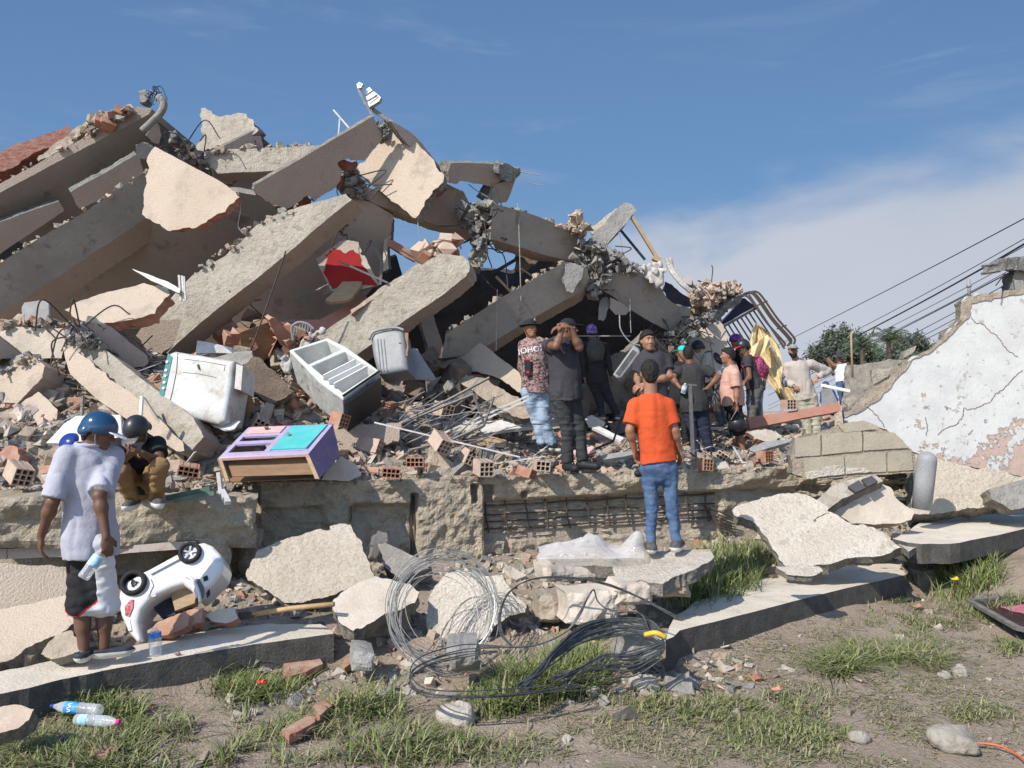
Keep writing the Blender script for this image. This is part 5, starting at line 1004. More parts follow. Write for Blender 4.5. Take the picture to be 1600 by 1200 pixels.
def press(pr, V0, F0, centre, direction, mat_, name, right=None):
    sh = pr['shirt'] if not isinstance(pr, bpy.types.Object) else pr; off = parent_world(sh); bv = BVHTree.FromPolygons([v.co+off for v in sh.data.vertices], [p.vertices[:] for p in sh.data.polygons])
    d = Vector(direction).normalized(); r_ = Vector(right).normalized() if right else d.cross(Vector((0, 0, 1))).normalized()*-1; u_ = r_.cross(d); u_ = u_ if u_.z > 0 else -u_
    Vs = []
    for v in V0:
        p = Vector(centre)+r_*v.x+u_*v.y; hit = bv.ray_cast(p-d*.4, d); Vs.append((hit[0]-d*.004) if hit[0] is not None else p)
    me_root = sh
    return mesh_obj(name, Vs, F0, mat_, parent=me_root)
E1 = lambda: None
# 1 the man in the pale polo shirt, seen from behind
a = person('man in a pale lavender polo shirt and blue helmet standing on the kerb slab', 5.28, (148, 1035), 1.70, (.52, .85),
    J=dict(pel=(141, 838, 0), neck=(139, 697, .02), head=(155, 671, .03), shL=(103, 713, -.10), shR=(177, 713, .14), elL=(82, 785, -.20), elR=(155, 775, -.16), wrL=(64, 838, -.16), wrR=(166, 838, -.20),
           knL=(128, 945, -.02), knR=(163, 945, .05), anL=(131, 1014, -.05), anR=(163, 1010, .02), toL=(143, 1017, .08), toR=(198, 1017, .06)),
    skin='skin_dark', top=('tee', 'c_lavender'), bottom=('shorts', ['c_black', 'shorts_white', 'red_plastic'], 1.18, None), hairdo=('hair_black', .006), hat=('helmet', 'helmet_blue', 'white'), wd=1.0, fat=.96, slim=.86, vox=.0075, belly=1.08,
    shoes=('clog_navy', 'sole_white', -.01), look=(.90, .22, -.30), hands={'R': dict(d=(.12, 0, -1), curl=.55), 'L': dict(d=(-.05, .1, -1), curl=.3)}, face=True, seed=3, hem=-.14, sleeve=.92)
for p_ in [o for o in a['root'].children if o.name.startswith('shorts')]:
    me = p_.data; off = parent_world(p_); n_ = len(me.polygons); co = np.empty(len(me.vertices)*3, np.float32); me.vertices.foreach_get('co', co); co = co.reshape(-1, 3)+np.array(off)
    vi = np.empty(len(me.loops), np.int32); me.loops.foreach_get('vertex_index', vi); c_ = co[vi.reshape(-1, 4)].mean(1); rel = c_-np.array(a['D']['pel'])
    z = rel[:, 2]; x = rel[:, 0]; yb = rel[:, 1]; right = (x > .085) & (x < .175)
    hemz = z.min(); white = (z < hemz+.05+.25*np.abs(x-.0)*(x > -.2)) & (x < .09); lim = hemz+.035+np.maximum(0, x+.02)*.9+np.maximum(0, -x-.06)*.8
    mi = np.where(z < lim, 1, 0); mi = np.where((z >= lim) & (z < lim+.016), 2, mi); mi = np.where(right, 1, mi); me.polygons.foreach_set('material_index', mi.astype(np.int32))
m_ = MB(); nk = a['D']['neck']+a['u']*.012; m_.tube([nk+a['B'][0]*math.cos(t)*.078+a['B'][1]*math.sin(t)*.078+a['u']*.012*math.sin(t) for t in np.linspace(0, 6.28, 22)[:-1]], .014, 6, closed=True); m_.obj('collar', 'c_lavender', a['root'], smooth=True)
ph = a['D']['wrR']
def bottle(label, A, B_, r, label_mat, cap_mat='blue_deep', lab=(.36, .66), group=None, cap=True, text=None):
    A, B_ = Vector(A), Vector(B_); L_ = (B_-A).length; ax = (B_-A).normalized(); root = empty('water_bottle', (A+B_)/2, label, 'bottle', group)
    b = MB(); pr = [(.0, .004), (r*.7, 0), (r*.96, .03*L_), (r, .08*L_)]+[(r*(1-.05*(i % 2)), (.10+.03*i)*L_) for i in range(8)]+[(r, .36*L_), (r, .66*L_), (r*.98, .72*L_), (r*.75, .82*L_), (r*.42, .90*L_), (r*.36, .94*L_), (r*.36, .96*L_)]
    b.lathe(pr, A, ax, 18); b.obj('plastic_body', 'clear_plastic', root, smooth=True)
    l = MB(); l.lathe([(r*1.015, lab[0]*L_), (r*1.015, lab[1]*L_)], A, ax, 18); lo_ = l.obj('label', label_mat, root, smooth=True)
    if cap: c = MB(); c.lathe([(0, L_*1.0), (r*.42, L_*1.0), (r*.44, L_*.935), (0, L_*.935)], A, ax, 12); c.obj('cap', cap_mat, root)
    return root, lo_, A, ax, r, L_
bottle('water bottle held in the right hand of the man in the lavender polo shirt', P(129, 904, 5.0), P(164, 856, 5.10), .036, 'label_cyan', 'white', lab=(.40, .72), group=None)
# 2 squatting man
b_ = person('squatting man with a black helmet, black shirt and mustard trousers looking at his phone', 6.62, (226, 790), 1.68, (-.08, -1),
    J=dict(pel=(218, 757, .28), neck=(218, 688, .08), head=(214, 671, -.08), shL=(246, 694, .06), shR=(186, 697, .03), elL=(249, 722, -.12), elR=(187, 724, -.12), wrL=(222, 708, -.34), wrR=(197, 716, -.32),
           hiL=(234, 752, .22), hiR=(204, 752, .22), knL=(249, 729, -.22), knR=(188, 735, -.22), anL=(243, 779, .02), anR=(208, 781, .0), toL=(249, 789, -.16), toR=(198, 793, -.16)),
    skin='skin_dark', top=('tee', 'c_black'), bottom=('trousers', 'c_mustard'), hat=('helmet', 'helmet_black', 'helmet_black'), shoes=('shoe_grey', 'sole_white'), look=(-.1, -.72, -.66), hands={'L': dict(d=(-.9, -.25, .15), curl=.5, pn=(0, .3, 1)), 'R': dict(d=(.6, -.4, .45), curl=.6, pn=(0, .2, 1))}, seed=5, vox=.008, hem=-.02, sleeve=.6)
m_ = MB(); c_ = P(205, 705, 6.24); m_.box(c_, (.06, .01, .01), (-.01, .09, .06), (0, .006, -.008)); tag(m_.obj('phone', 'black_plastic'), 'dark phone in the hands of the squatting man', 'phone')
w_ = MB(); pw = P(218.5, 708, 6.28); w_.tube([pw+Vector((.0, math.cos(t)*.032, math.sin(t)*.032)) for t in np.linspace(0, 6.28, 14)[:-1]], .006, 5, closed=True); w_.obj('wristband', 'yellow', b_['root'])
# 3 camouflage shirt
c3 = person('man in a camouflage shirt and bucket hat with a hand on his hip', 10.0, (853, 706), 1.74, (.22, -.97),
    J=dict(pel=(836, 608, 0), neck=(833, 528, 0), head=(828, 511, -.02), shL=(853, 537, -.03), shR=(819, 539, .05), elL=(858, 570, .06), elR=(815, 574, .12), wrL=(848, 592, -.10), wrR=(822, 600, .18), knL=(848, 655, -.03), knR=(838, 655, .02), anL=(864, 696, 0), anR=(848, 697, 0)),
    skin='skin_tan', top=('long', 'camo'), bottom=('trousers', 'c_jeans_light'), hat=('bucket', 'c_black'), shoes=('shoe_black', 'sole_white'), look=(.55, -.85, .05), hands={'L': dict(d=(-.7, -.1, -.5), curl=.15, pn=(0, 1, .1))}, seed=7, hem=-.05)
decal_text(c3, 'JOHOXA', .10, P(835, 546, 9.9), (-.05, 1, 0), 'white', 'shirt_lettering', right=(1, .05, .12))
def flatpoly(pts): return [Vector((x, y, 0)) for x, y in pts], [list(range(len(pts)))]
e = MB(); cp = c3['D']['head']+c3['HB'][1]*.112+c3['HB'][2]*.085; hr_, lk_, hu_ = c3['HB']
e.add([cp+hr_*x+hu_*y for x, y in ((-.02, -.018), (-.004, -.004), (-.006, .016), (.002, .020), (.004, .006), (.020, -.004), (.008, -.004), (.014, -.02), (.001, -.010))], [tuple(range(9))]); e.obj('emblem', 'white', c3['root'])
pk = MB(); q0 = P(819, 562, 9.82); pk.box(q0, (.075, 0, 0), (0, .02, .0), (.004, 0, -.13), 0); pk.box(q0+Vector((.005, -.004, .012)), (.07, 0, 0), (0, .02, 0), (0, 0, -.018), 1); pk.box(q0+Vector((.008, -.004, -.13)), (.07, 0, 0), (0, .03, 0), (0, 0, -.07), 0); pk.box(q0+Vector((.03, -.01, -.14)), (.03, 0, 0), (0, .03, 0), (0, 0, -.03), 1)
tag(pk.obj('pouch', ['black_plastic', 'red_plastic']), 'black and red phone pouch hanging on the chest of the man in camouflage', 'pouch')
# 4 black shirt, arms raised
c4 = person('heavy man in black with a cap and both forearms raised to his face', 8.9, (895, 736), 1.76, (.62, -.78),
    J=dict(pel=(884, 612, 0), neck=(878, 527, .02), head=(888, 512, .0), shR=(857, 540, -.02), shL=(898, 537, .08), elR=(869, 541, -.30), elL=(905, 543, -.18), wrR=(880, 511, -.26), wrL=(892, 513, -.24), knL=(904, 672, .02), knR=(887, 672, -.02), anL=(911, 722, .0), anR=(887, 725, -.02)),
    skin='skin_brown', top=('tee', 'c_charcoal'), bottom=('trousers', 'c_greyjean'), hairdo=('hair_black', .005), hat=('cap', 'c_black', 'c_black'), shoes=('shoe_black', 'shoe_black'), look=(.95, -.30, .05), fat=1.10, belly=1.15,
    hands={'R': dict(d=(-.75, -.1, -.1), curl=.5, pn=(0, .3, -1)), 'L': dict(d=(-.6, 0, .4), curl=.4)}, seed=9, hem=-.10, sleeve=.42)
# 5 purple helmet
c5 = person('person in black with a purple helmet and backpack before the dark cavity', 13.0, (954, 656), 1.62, (-.05, 1),
    J=dict(head=(924, 517, .03), neck=(927, 531, 0), shL=(911, 541, 0), shR=(946, 541, 0), pel=(933, 590, 0), elL=(911, 568, -.03), elR=(951, 568, -.03), wrL=(914, 591, .0), wrR=(956, 590, 0), knL=(936, 624, .02), knR=(952, 624, .0), anL=(941, 649, 0), anR=(965, 649, 0)),
    skin='skin_tan', top=('long', 'c_black2'), bottom=('trousers', 'c_charcoal'), hat=('helmet', 'helmet_purple'), shoes=('shoe_grey', 'sole_white'), seed=11, vox=.010, face=False, hairdo=('hair_black', .008))
def backpack(pr, label, m1, sz=(.15, .09, .21), up_=.70):
    c = lerp(pr['D']['pel'], pr['D']['neck'], up_)-pr['f']*.16; q = SDF(np.array(c)-.34, np.array(c)+.34, .009); q.ell(c, sz, pr['B'], .02, clip=[(c-pr['u']*sz[2]*.85, -pr['u'])]); q.ell(c-pr['f']*.05-pr['u']*.06, (sz[0]*.7, sz[1]*.7, sz[2]*.5), pr['B'], .03); q.wrinkle(.006, (.05, .05, .09), 3)
    o = q.mesh('backpack', m1, None); tag(o, label, 'backpack'); m = MB()
    for sg in (-1, 1): m.tube(smooth_path([c+pr['r']*.07*sg+pr['u']*.17, c+pr['r']*.09*sg+pr['u']*.21+pr['f']*.12, c+pr['r']*.10*sg+pr['u']*.12+pr['f']*.28, c+pr['r']*.11*sg-pr['u']*.14+pr['f']*.12, c+pr['r']*.08*sg-pr['u']*.17], 5), .012, 5)
    m.obj('strap', m1, o); return o
cloth('c_pack', (.13, .125, .115)); backpack(c5, 'black backpack worn by the person with the purple helmet', 'c_pack')
# 6 grey tee smiling
c6 = person('smiling man in a grey shirt, half hidden behind the man in orange', 8.9, (1022, 745), 1.72, (-.42, -.9),
    J=dict(head=(1012, 531, -.05), neck=(1018, 547, 0), shR=(1000, 566, .05), shL=(1040, 563, .02), elR=(996, 590, .05), elL=(1046, 588, -.05), wrR=(998, 603, -.22), wrL=(1006, 601, -.26), pel=(1020, 628, 0)),
    skin='skin_tan', top=('tee', 'c_charcoal'), bottom=('trousers', 'c_black'), hairdo=('hair_black', .016, True), shoes=('shoe_black', 'shoe_black'), look=(.22, -.97, .05), hands={'R': dict(d=(.1, -.2, -.5), curl=.7), 'L': dict(d=(-.9, -.2, -.3), curl=.6)}, seed=13, sleeve=.62)
# 7 orange
c7 = person('young man in an orange shirt and blue jeans seen from behind on the cream slab', 6.85, (1037, 872), 1.72, (0, 1),
    J=dict(head=(1015, 581, .02), neck=(1016, 618, 0), shL=(994, 634, 0), shR=(1042, 634, 0), elL=(984, 672, -.03), elR=(1054, 672, -.03), wrL=(991, 703, .04), wrR=(1061, 703, .04), pel=(1030, 728, 0), knL=(1018, 795, .0), knR=(1050, 795, .0), anL=(1017, 850, -.01), anR=(1057, 848, -.01), toL=(1014, 855, .13), toR=(1063, 851, .13)),
    skin='skin_tan', top=('tee', 'c_orange'), bottom=('jeans', 'c_jeans'), hairdo=('hair_black', .009), shoes=('shoe_grey', 'sole_white', .03), seed=15, vox=.0075, hem=.035, face=False, fat=.88, wd=.92, sleeve=.78, slim=.90, hands={'L': dict(curl=.5), 'R': dict(curl=.4)})
# 8 broad back
c8 = person('broad man in a black shirt and navy trousers holding a small bottle behind his back', 11.2, (1097, 724), 1.72, (.05, 1),
    J=dict(head=(1075, 551, .03), neck=(1078, 570, 0), shL=(1058, 580, 0), shR=(1102, 578, 0), elL=(1051, 592, -.08), elR=(1122, 590, -.03), wrL=(1063, 606, -.20), wrR=(1105, 607, -.12), pel=(1085, 630, 0), knL=(1082, 676, 0), knR=(1102, 676, 0), anL=(1090, 716, 0), anR=(1112, 716, 0)),
    skin='skin_brown', top=('tee', 'c_black2'), bottom=('trousers', 'c_navy'), hairdo=('hair_black', .004), shoes=('shoe_black', 'shoe_grey'), seed=17, vox=.0095, fat=1.12, wd=1.08, face=False, sleeve=.55, hem=-.12, hands={'L': dict(d=(.8, -.1, -.1), curl=.8), 'R': dict(d=(-.5, .5, -.3), curl=.5)})
bottle('small clear bottle in the hand of the broad man in black', P(1067, 615, 10.92), P(1071, 599, 10.92), .034, 'label_cyan', 'white')
# 9 teal cap
person('person in a turquoise cap and black shirt mostly hidden behind the broad man', 12.0, (1062, 715), 1.62, (.6, .8), J=dict(head=(1066, 550, 0), neck=(1066, 566, .02), shL=(1050, 580, 0), shR=(1078, 580, 0)), skin='skin_tan', top=('tee', 'c_black'), bottom=('trousers', 'c_black'), hat=('cap', 'c_teal', 'c_teal'), look=(-.5, .85, 0), seed=19, vox=.011, face=False, feetless=True)
# 10 bent, cream shirt
c10 = person('person in a cream shirt and black helmet bending behind the broad man', 13.0, (1123, 668), 1.70, (-.85, -.2),
    J=dict(head=(1090, 543, -.05), neck=(1098, 553, 0), shL=(1104, 562, -.16), shR=(1104, 560, .16), elL=(1098, 583, -.2), elR=(1096, 583, .2), wrL=(1090, 600, -.2), wrR=(1088, 600, .18), pel=(1122, 590, 0), knL=(1118, 630, -.08), knR=(1126, 630, .1), anL=(1125, 664, -.05), anR=(1132, 660, .1)),
    skin='skin_tan', top=('tee', 'c_cream'), bottom=('jeans', 'c_graytrouser'), hat=('helmet', 'helmet_black'), look=(-.85, -.3, -.35), seed=21, vox=.010, shoes=('shoe_grey', 'sole_white'), hem=.0)
backpack(c10, 'dark bag slung on the back of the bending person in the cream shirt', 'c_charcoal', (.12, .08, .17), .55)
# 11 pink tee
c11 = person('boy in a pink shirt and black shorts holding a helmet', 11.7, (1158, 716), 1.68, (-.92, .1),
    J=dict(head=(1137, 554, 0), neck=(1142, 573, 0), shL=(1147, 584, -.16), shR=(1143, 583, .16), elL=(1151, 613, -.20), elR=(1133, 612, .14), wrL=(1150, 633, -.22), wrR=(1126, 630, .06), pel=(1145, 628, 0), knL=(1153, 670, -.08), knR=(1152, 670, .10), anL=(1162, 706, -.08), anR=(1159, 705, .08)),
    skin='skin_tan', top=('tee', 'c_pink'), bottom=('shorts', 'c_black', 1.25), hairdo=('hair_black', .013, True), shoes=('shoe_brown', 'shoe_brown'), look=(-.95, .18, .02), fat=1.12, seed=23, vox=.009, belly=1.2, hem=-.06, hands={'L': dict(d=(0, 0, -1), curl=.9)})
hc_ = P(1152, 662, 11.45); q = SDF(np.array(hc_)-.22, np.array(hc_)+.22, .008); q.ell(hc_, (.13, .12, .12), None, .02, clip=[(hc_+Vector((0, 0, .05)), Vector((-.2, .1, .97)))]); q.ell(hc_+Vector((0, 0, .04)), (.11, .10, .11), None, .005, sub=True); q.ell(hc_+Vector((.13, 0, -.01)), (.05, .06, .015), None, .02)
ho = q.mesh('helmet', 'helmet_black', None); tag(ho, 'black helmet hanging upside down from the hand of the boy in pink', 'helmet'); m_ = MB(); m_.tube(smooth_path([hc_+Vector((-.09, 0, .05)), hc_+Vector((-.02, 0, .17)), hc_+Vector((.02, 0, .17)), hc_+Vector((.09, 0, .05))], 6), .008, 5); m_.obj('strap', 'black_plastic', ho)
# 12, 13 helmeted people with the pink backpack
c12 = person('person in a purple patterned helmet and blue jeans behind the boy in pink', 13.6, (1180, 672), 1.66, (-.5, -.3), J=dict(head=(1149, 532, 0), neck=(1155, 546, 0), shL=(1160, 560, -.12), shR=(1150, 556, .12), pel=(1180, 605, 0)), skin='skin_tan', top=('tee', 'c_black'), bottom=('jeans', 'c_jeans_light'), hat=('helmet', 'helmet_purple_dark'), seed=25, vox=.011, look=(-.8, -.4, -.2), face=False)
c13 = person('woman with a black helmet with a red visor and a pink patterned backpack leaning forward', 13.0, (1175, 668), 1.66, (-.95, -.15),
    J=dict(head=(1161, 541, 0), neck=(1167, 557, 0), shL=(1168, 564, -.14), shR=(1166, 562, .14), elL=(1171, 590, -.2), elR=(1160, 588, .16), wrL=(1165, 577+18, -.30), wrR=(1154, 600, .1), pel=(1180, 604, 0), knL=(1178, 635, -.06), knR=(1183, 635, .08), anL=(1175, 658, -.06), anR=(1183, 656, .08)),
    skin='skin_brown', top=('tee', 'c_charcoal'), bottom=('trousers', 'c_graytrouser'), hat=('helmet', 'helmet_black', 'red_plastic'), shoes=('shoe_grey', 'sole_white'), look=(-.95, -.15, -.2), seed=27, vox=.010, hem=-.02, sleeve=.4, hairdo=('hair_black', .02))
backpack(c13, 'pink and purple patterned backpack on the leaning woman', 'pack_pink', (.13, .10, .20), .55)
# 14 khaki
c14 = person('bearded man in a loose beige sweater and cap with his hands on his hips', 14.0, (1268, 690), 1.76, (-.22, -.97),
    J=dict(head=(1239, 547, -.04), neck=(1245, 563, 0), shR=(1232, 573, .04), shL=(1266, 569, .0), elR=(1229, 597, .06), elL=(1293, 580, .10), wrR=(1241, 604, -.10), wrL=(1276, 590, -.04), pel=(1258, 617, 0), knL=(1274, 652, 0), knR=(1259, 652, 0), anL=(1277, 683, 0), anR=(1264, 684, 0)),
    skin='skin_light', top=('long', 'c_khaki', 1.35), bottom=('wide', 'c_khaki_trouser'), hat=('cap', 'cap_camo', 'c_charcoal'), shoes=('shoe_grey', 'sole_white'), look=(-.12, -.99, .0), beard=True, seed=29, vox=.0095, hem=-.08, hairdo=('hair_black', .006), hands={'L': dict(d=(-.6, -.1, -.7), curl=.4), 'R': dict(d=(.7, -.1, -.4), curl=.4)})
decal_text(c14, 'TEMPO', .085, P(1246, 580, 14.4), (0, 1, 0), 'steel_dark', 'shirt_lettering', right=(1, 0, .25))
# 15 tank top, 16 hood
c15 = person('man in a white tank top, dark hat and jeans climbing on the far rubble', 19.0, (1318, 640), 1.72, (-.1, -1),
    J=dict(head=(1311, 555, 0), neck=(1313, 566, 0), shR=(1303, 571, .05), shL=(1324, 569, 0), elR=(1294, 561, .2), elL=(1330, 590, 0), wrR=(1299, 578, .1), wrL=(1328, 603, -.05), pel=(1318, 595, 0), knL=(1333, 606, -.35), knR=(1313, 612, -.05), anL=(1335, 628, -.1), anR=(1315, 628, 0)),
    skin='skin_dark', top=('tank', 'c_white'), bottom=('jeans', 'c_jeans'), hat=('cap', 'c_charcoal', 'c_charcoal'), seed=31, vox=.013, face=False, hem=-.0, look=(-.2, -.95, -.3), shoes=('shoe_black', 'shoe_black'))
person('person in a blue hooded top crouching beyond the beige sweater man', 19.5, (1296, 640), 1.6, (-.3, -.95), J=dict(head=(1290, 602, -.1), neck=(1292, 610, 0), shR=(1286, 614, 0), shL=(1301, 614, 0), pel=(1298, 634, .2), elL=(1306, 625, -.1), elR=(1284, 626, 0), wrL=(1305, 636, -.2), wrR=(1288, 636, -.2), knL=(1300, 640, -.3), knR=(1290, 640, -.3), anL=(1302, 652, 0), anR=(1294, 652, 0), hiL=(1302, 634, .2), hiR=(1294, 634, .2)), skin='skin_brown', top=('long', 'c_blue'), bottom=('trousers', 'c_navy'), hat=('hood', 'c_blue'), seed=33, vox=.013, face=False, feetless=True)
# ================================================================ household things in the rubble
def plane_frame(Y, n, at):
    n = Vector(n).normalized(); P0 = P(at[0], at[1], Y); e1 = Vector((0, 0, 1)).cross(n).normalized(); e2 = n.cross(e1)
    def uv(x, y): d = ray(x, y); p = EYE+d*((P0-EYE).dot(n)/d.dot(n))-P0; return p.dot(e1), p.dot(e2)
    return P0, e1, e2, n, uv
def poly_sdf(X, Y_, pts):
    d = np.full(X.shape, 1e9, np.float32); s = np.ones(X.shape, np.float32); n = len(pts)
    for i in range(n):
        (ax, ay), (bx, by) = pts[i], pts[i-1]; ex, ey = bx-ax, by-ay; wx, wy = X-ax, Y_-ay
        t = np.clip((wx*ex+wy*ey)/(ex*ex+ey*ey+1e-12), 0, 1); d = np.minimum(d, (wx-ex*t)**2+(wy-ey*t)**2)
        c1 = Y_ >= ay; c2 = Y_ < by; c3 = ex*wy > ey*wx; fl = (c1 & c2 & c3) | (~c1 & ~c2 & ~c3); s = np.where(fl, -s, s)
    return s*np.sqrt(d)
def rext(name, poly, Y, n, depth, k, m, parent=None, vox=.01, at=None, cuts=(), mi=None, wr=0, seed=1, front=0.):
    """rounded body: the outline swept back by depth, edges rounded by k; cuts = [(px poly, from, to)] carved out (0 = front face)"""
    at = at or (sum(p[0] for p in poly)/len(poly), sum(p[1] for p in poly)/len(poly)); P0, e1, e2, nn, uv = plane_frame(Y, n, at)
    q = [uv(*p) for p in poly]; lo = (min(a for a, _ in q)-.03, min(b for _, b in q)-.03, -depth-.03); hi = (max(a for a, _ in q)+.03, max(b for _, b in q)+.03, .03+front)
    g = SDF(lo, hi, vox); X, Y_ = np.meshgrid(g.ax[0], g.ax[1], indexing='ij'); d2 = poly_sdf(X, Y_, q)[:, :, None]; Z = g.ax[2][None, None, :]
    def smax(a, b, k): h = np.maximum(k-np.abs(a-b), 0)/k; return np.maximum(a, b)+h*h*k*.25
    d = smax(d2, np.maximum(Z, -depth-Z)+0*d2, k)
    for cp, z0, z1 in cuts:
        c2 = poly_sdf(X, Y_, [uv(*p) for p in cp])[:, :, None]; c = np.maximum(c2, np.maximum(Z+z0-.02*(z0 == 0)-.02*(z0 == 0), -z1-Z)+0*c2); d = smax(d, -c, .008)
    g.f = np.clip(d, -.2, .2).astype(np.float32)
    if wr: g.wrinkle(wr, (.09, .09, .09), seed)
    r = openvdb.FloatGrid(.2); r.copyFromArray(np.ascontiguousarray(g.f)); pts, _, F = r.convertToPolygons(0.0, 0.0); V = pts*vox+g.lo
    c = V[F].mean(1); nr = np.cross(V[F[:, 1]]-V[F[:, 0]], V[F[:, 2]]-V[F[:, 0]]); F = F[:, ::-1] if np.einsum('ij,ij->i', nr, c-V.mean(0)).sum() < 0 else F
    W = np.array(P0)+V[:, :1]*np.array(e1)+V[:, 1:2]*np.array(e2)+V[:, 2:]*np.array(nn)
    return mesh_obj(name, W, F, m, mi(c) if mi else None, parent, smooth=True), (P0, e1, e2, nn, uv)
def onpl(fr, x, y, off=0.): P0, e1, e2, nn, uv = fr; a, b = uv(x, y); return P0+e1*a+e2*b+nn*off
# fridge lying on its back, doors gone
fo, fr = rext('fridge', [(452, 546), (512, 527), (541, 541), (594, 579), (536, 622), (500, 596)], 9.0, (.10, -.62, .78), .42, .03, ['appliance_in', 'appliance_side'], vox=.009,
    cuts=[([(459, 548), (511, 532), (535, 545), (482, 569)], 0, .34), ([(487, 572), (540, 549), (588, 579), (536, 613)], 0, .38)], mi=lambda c: (c[:, 2] < -.435).astype(int))
fo.data.materials[1] = MATS['appliance_side']; n_ = len(fo.data.polygons)
mi_ = np.zeros(n_, np.int32); nrm = np.empty(n_*3, np.float32); fo.data.polygons.foreach_get('normal', nrm); nrm = nrm.reshape(-1, 3); cen = np.empty(n_*3, np.float32); fo.data.polygons.foreach_get('center', cen)
P0, e1, e2, nn, uv = fr; rel = cen.reshape(-1, 3)+np.array(fo.location)-np.array(P0); dep = rel @ np.array(nn); a_ = rel @ np.array(e1); b_2 = rel @ np.array(e2)
outl = [uv(*p) for p in [(452, 546), (512, 527), (541, 541), (594, 579), (536, 622), (500, 596)]]; dd = poly_sdf(a_.astype(np.float32), b_2.astype(np.float32), outl); mi_[(dd > -.006) & (dep < -.03)] = 1; mi_[dep < -.44] = 1
fo.data.polygons.foreach_set('material_index', mi_); tag(fo, 'grey fridge without doors lying on its back with empty white compartments', 'fridge', None)
for k, (a, b) in enumerate((((505, 594), (556, 568)), ((514, 601), (566, 575)), ((522, 607), (574, 579)))):
    m_ = MB(); m_.bar(onpl(fr, *a, -.03), onpl(fr, *b, -.03), .012, .20, up=nn); m_.obj('shelf', 'white', fo)
m_ = MB(); m_.box(onpl(fr, 502, 574, -.36), e1*.14+e2*.0, e2*.015, nn*.01); m_.obj('vent', 'paint_gray', fo)
m_ = MB(); A_, B_ = onpl(fr, 541, 624, -.04), onpl(fr, 596, 584, -.04); m_.box(A_+Vector((0, -.015, 0)), (B_-A_)*.98, -nn*.40, Vector((.01, -.01, -.02)))
for k in range(9): t = .06+.036*k; m_.bar(lerp(A_, B_, .12)-nn*t+Vector((0, -.03, -.012)), lerp(A_, B_, .9)-nn*t+Vector((0, -.03, -.012)), .008)
m_.obj('back_grille', 'black_plastic', fo)
m_ = MB(); m_.bar(onpl(fr, 536, 620, .012), onpl(fr, 593, 581, .012), .02, .02); m_.obj('door_hinge_rail', 'black_plastic', fo)
# white stove / washing machine with teal control strip
so_, sf = rext('washing_machine', [(262, 552), (272, 548), (366, 563), (362, 600), (352, 658), (340, 664), (250, 640), (250, 600)], 8.1, (-.12, -.97, .22), .42, .05, ['appliance_white', 'appliance_white'], vox=.011)
tag(so_, 'white dented washing machine with a teal control strip on its left edge', 'washing machine')
m_ = MB()
for q in ([(263, 552), (270, 558), (256, 620), (249, 616)],): m_.add([onpl(sf, x, y, .006) for x, y in q]+[onpl(sf, x, y, -.02) for x, y in q], [(3, 2, 1, 0), (4, 5, 6, 7), (0, 1, 5, 4), (1, 2, 6, 5), (2, 3, 7, 6), (3, 0, 4, 7)])
m_.obj('control_strip', 'teal', so_)
for y in (566, 579, 588, 598, 607): k_ = MB(); c_ = onpl(sf, 263.5-(y-556)*.14, y, .0); k_.lathe([(0, .02), (.016, .018), (.022, .0)], c_, sf[3], 5); k_.obj('knob', 'white', so_)
m_ = MB(); m_.tube([onpl(sf, *p, .003) for p in ((278, 552), (276, 580), (270, 610), (264, 635))], .004, 4); m_.tube([onpl(sf, *p, .003) for p in ((288, 561), (320, 565), (352, 571), (350, 580))], .0025, 4); m_.tube([onpl(sf, *p, .003) for p in ((286, 582), (310, 584), (338, 590))], .0025, 4); m_.obj('panel_seam', 'paint_gray', so_)
m_ = MB(); m_.bar(onpl(sf, 310, 570, .01), onpl(sf, 312, 577, .01), .02, .012); m_.obj('door_catch', 'paint_gray', so_)
m_ = MB(); m_.box(onpl(sf, 368, 568, -.02), onpl(sf, 378, 571, -.02)-onpl(sf, 368, 568, -.02), onpl(sf, 365, 606, -.02)-onpl(sf, 368, 568, -.02), -sf[3]*.3); m_.obj('side_panel', 'appliance_white', so_)
# grey tub
to_, tf = rext('wash_tub', [(578, 528), (583, 519), (600, 514), (618, 512), (630, 516), (634, 540), (638, 578), (600, 585), (589, 583), (582, 556)], 9.5, (-.15, -.93, .30), .36, .07, 'plastic_gray', vox=.011)
tag(to_, 'grey plastic washing tub standing tilted beside the fridge', 'washing tub')
m_ = MB(); m_.tube(smooth_path([onpl(tf, *p, .015) for p in ((577, 531), (584, 520), (600, 515), (620, 513), (632, 517))], 6), .018, 6); m_.obj('rim', 'plastic_gray', to_, smooth=True)
for x in (594, 599, 604): m_ = MB(); m_.bar(onpl(tf, x-4, 530, .003), onpl(tf, x+1, 580, .003), .008, .008); m_.obj('rib', 'plastic_gray', to_)
m_ = MB(); m_.bar(onpl(tf, 623, 536, .004), onpl(tf, 627, 536, .004), .01, .006); m_.obj('badge', 'black_plastic', to_)
slab('plastic_bucket_piece', 'orange brown torn plastic hanging beside the tub', 'plastic sheet', [(632, 520), (638, 520), (638, 545), (637, 556), (634, 555), (635, 535)], 9.4, (.1, -.98, .1), .03, 'terracotta', 'terracotta', 1)
slab('bath_tub', 'broken white enamel tub in the shade right of the grey tub', 'tub', [(640, 560), (645, 543), (652, 545), (682, 592), (676, 594), (650, 590), (640, 582)], 9.9, (.3, -.9, .2), .1, 'sheet_gray', 'white_sheet', .6)
slab('wall_panel', 'dark upright concrete column inside the cavity right of the tub', 'column', [(655, 490), (675, 485), (700, 570), (712, 595), (690, 600), (680, 590), (668, 540)], 10.9, (.3, -.95, 0), .2, 'soffit', 'broken_gray', 1, )
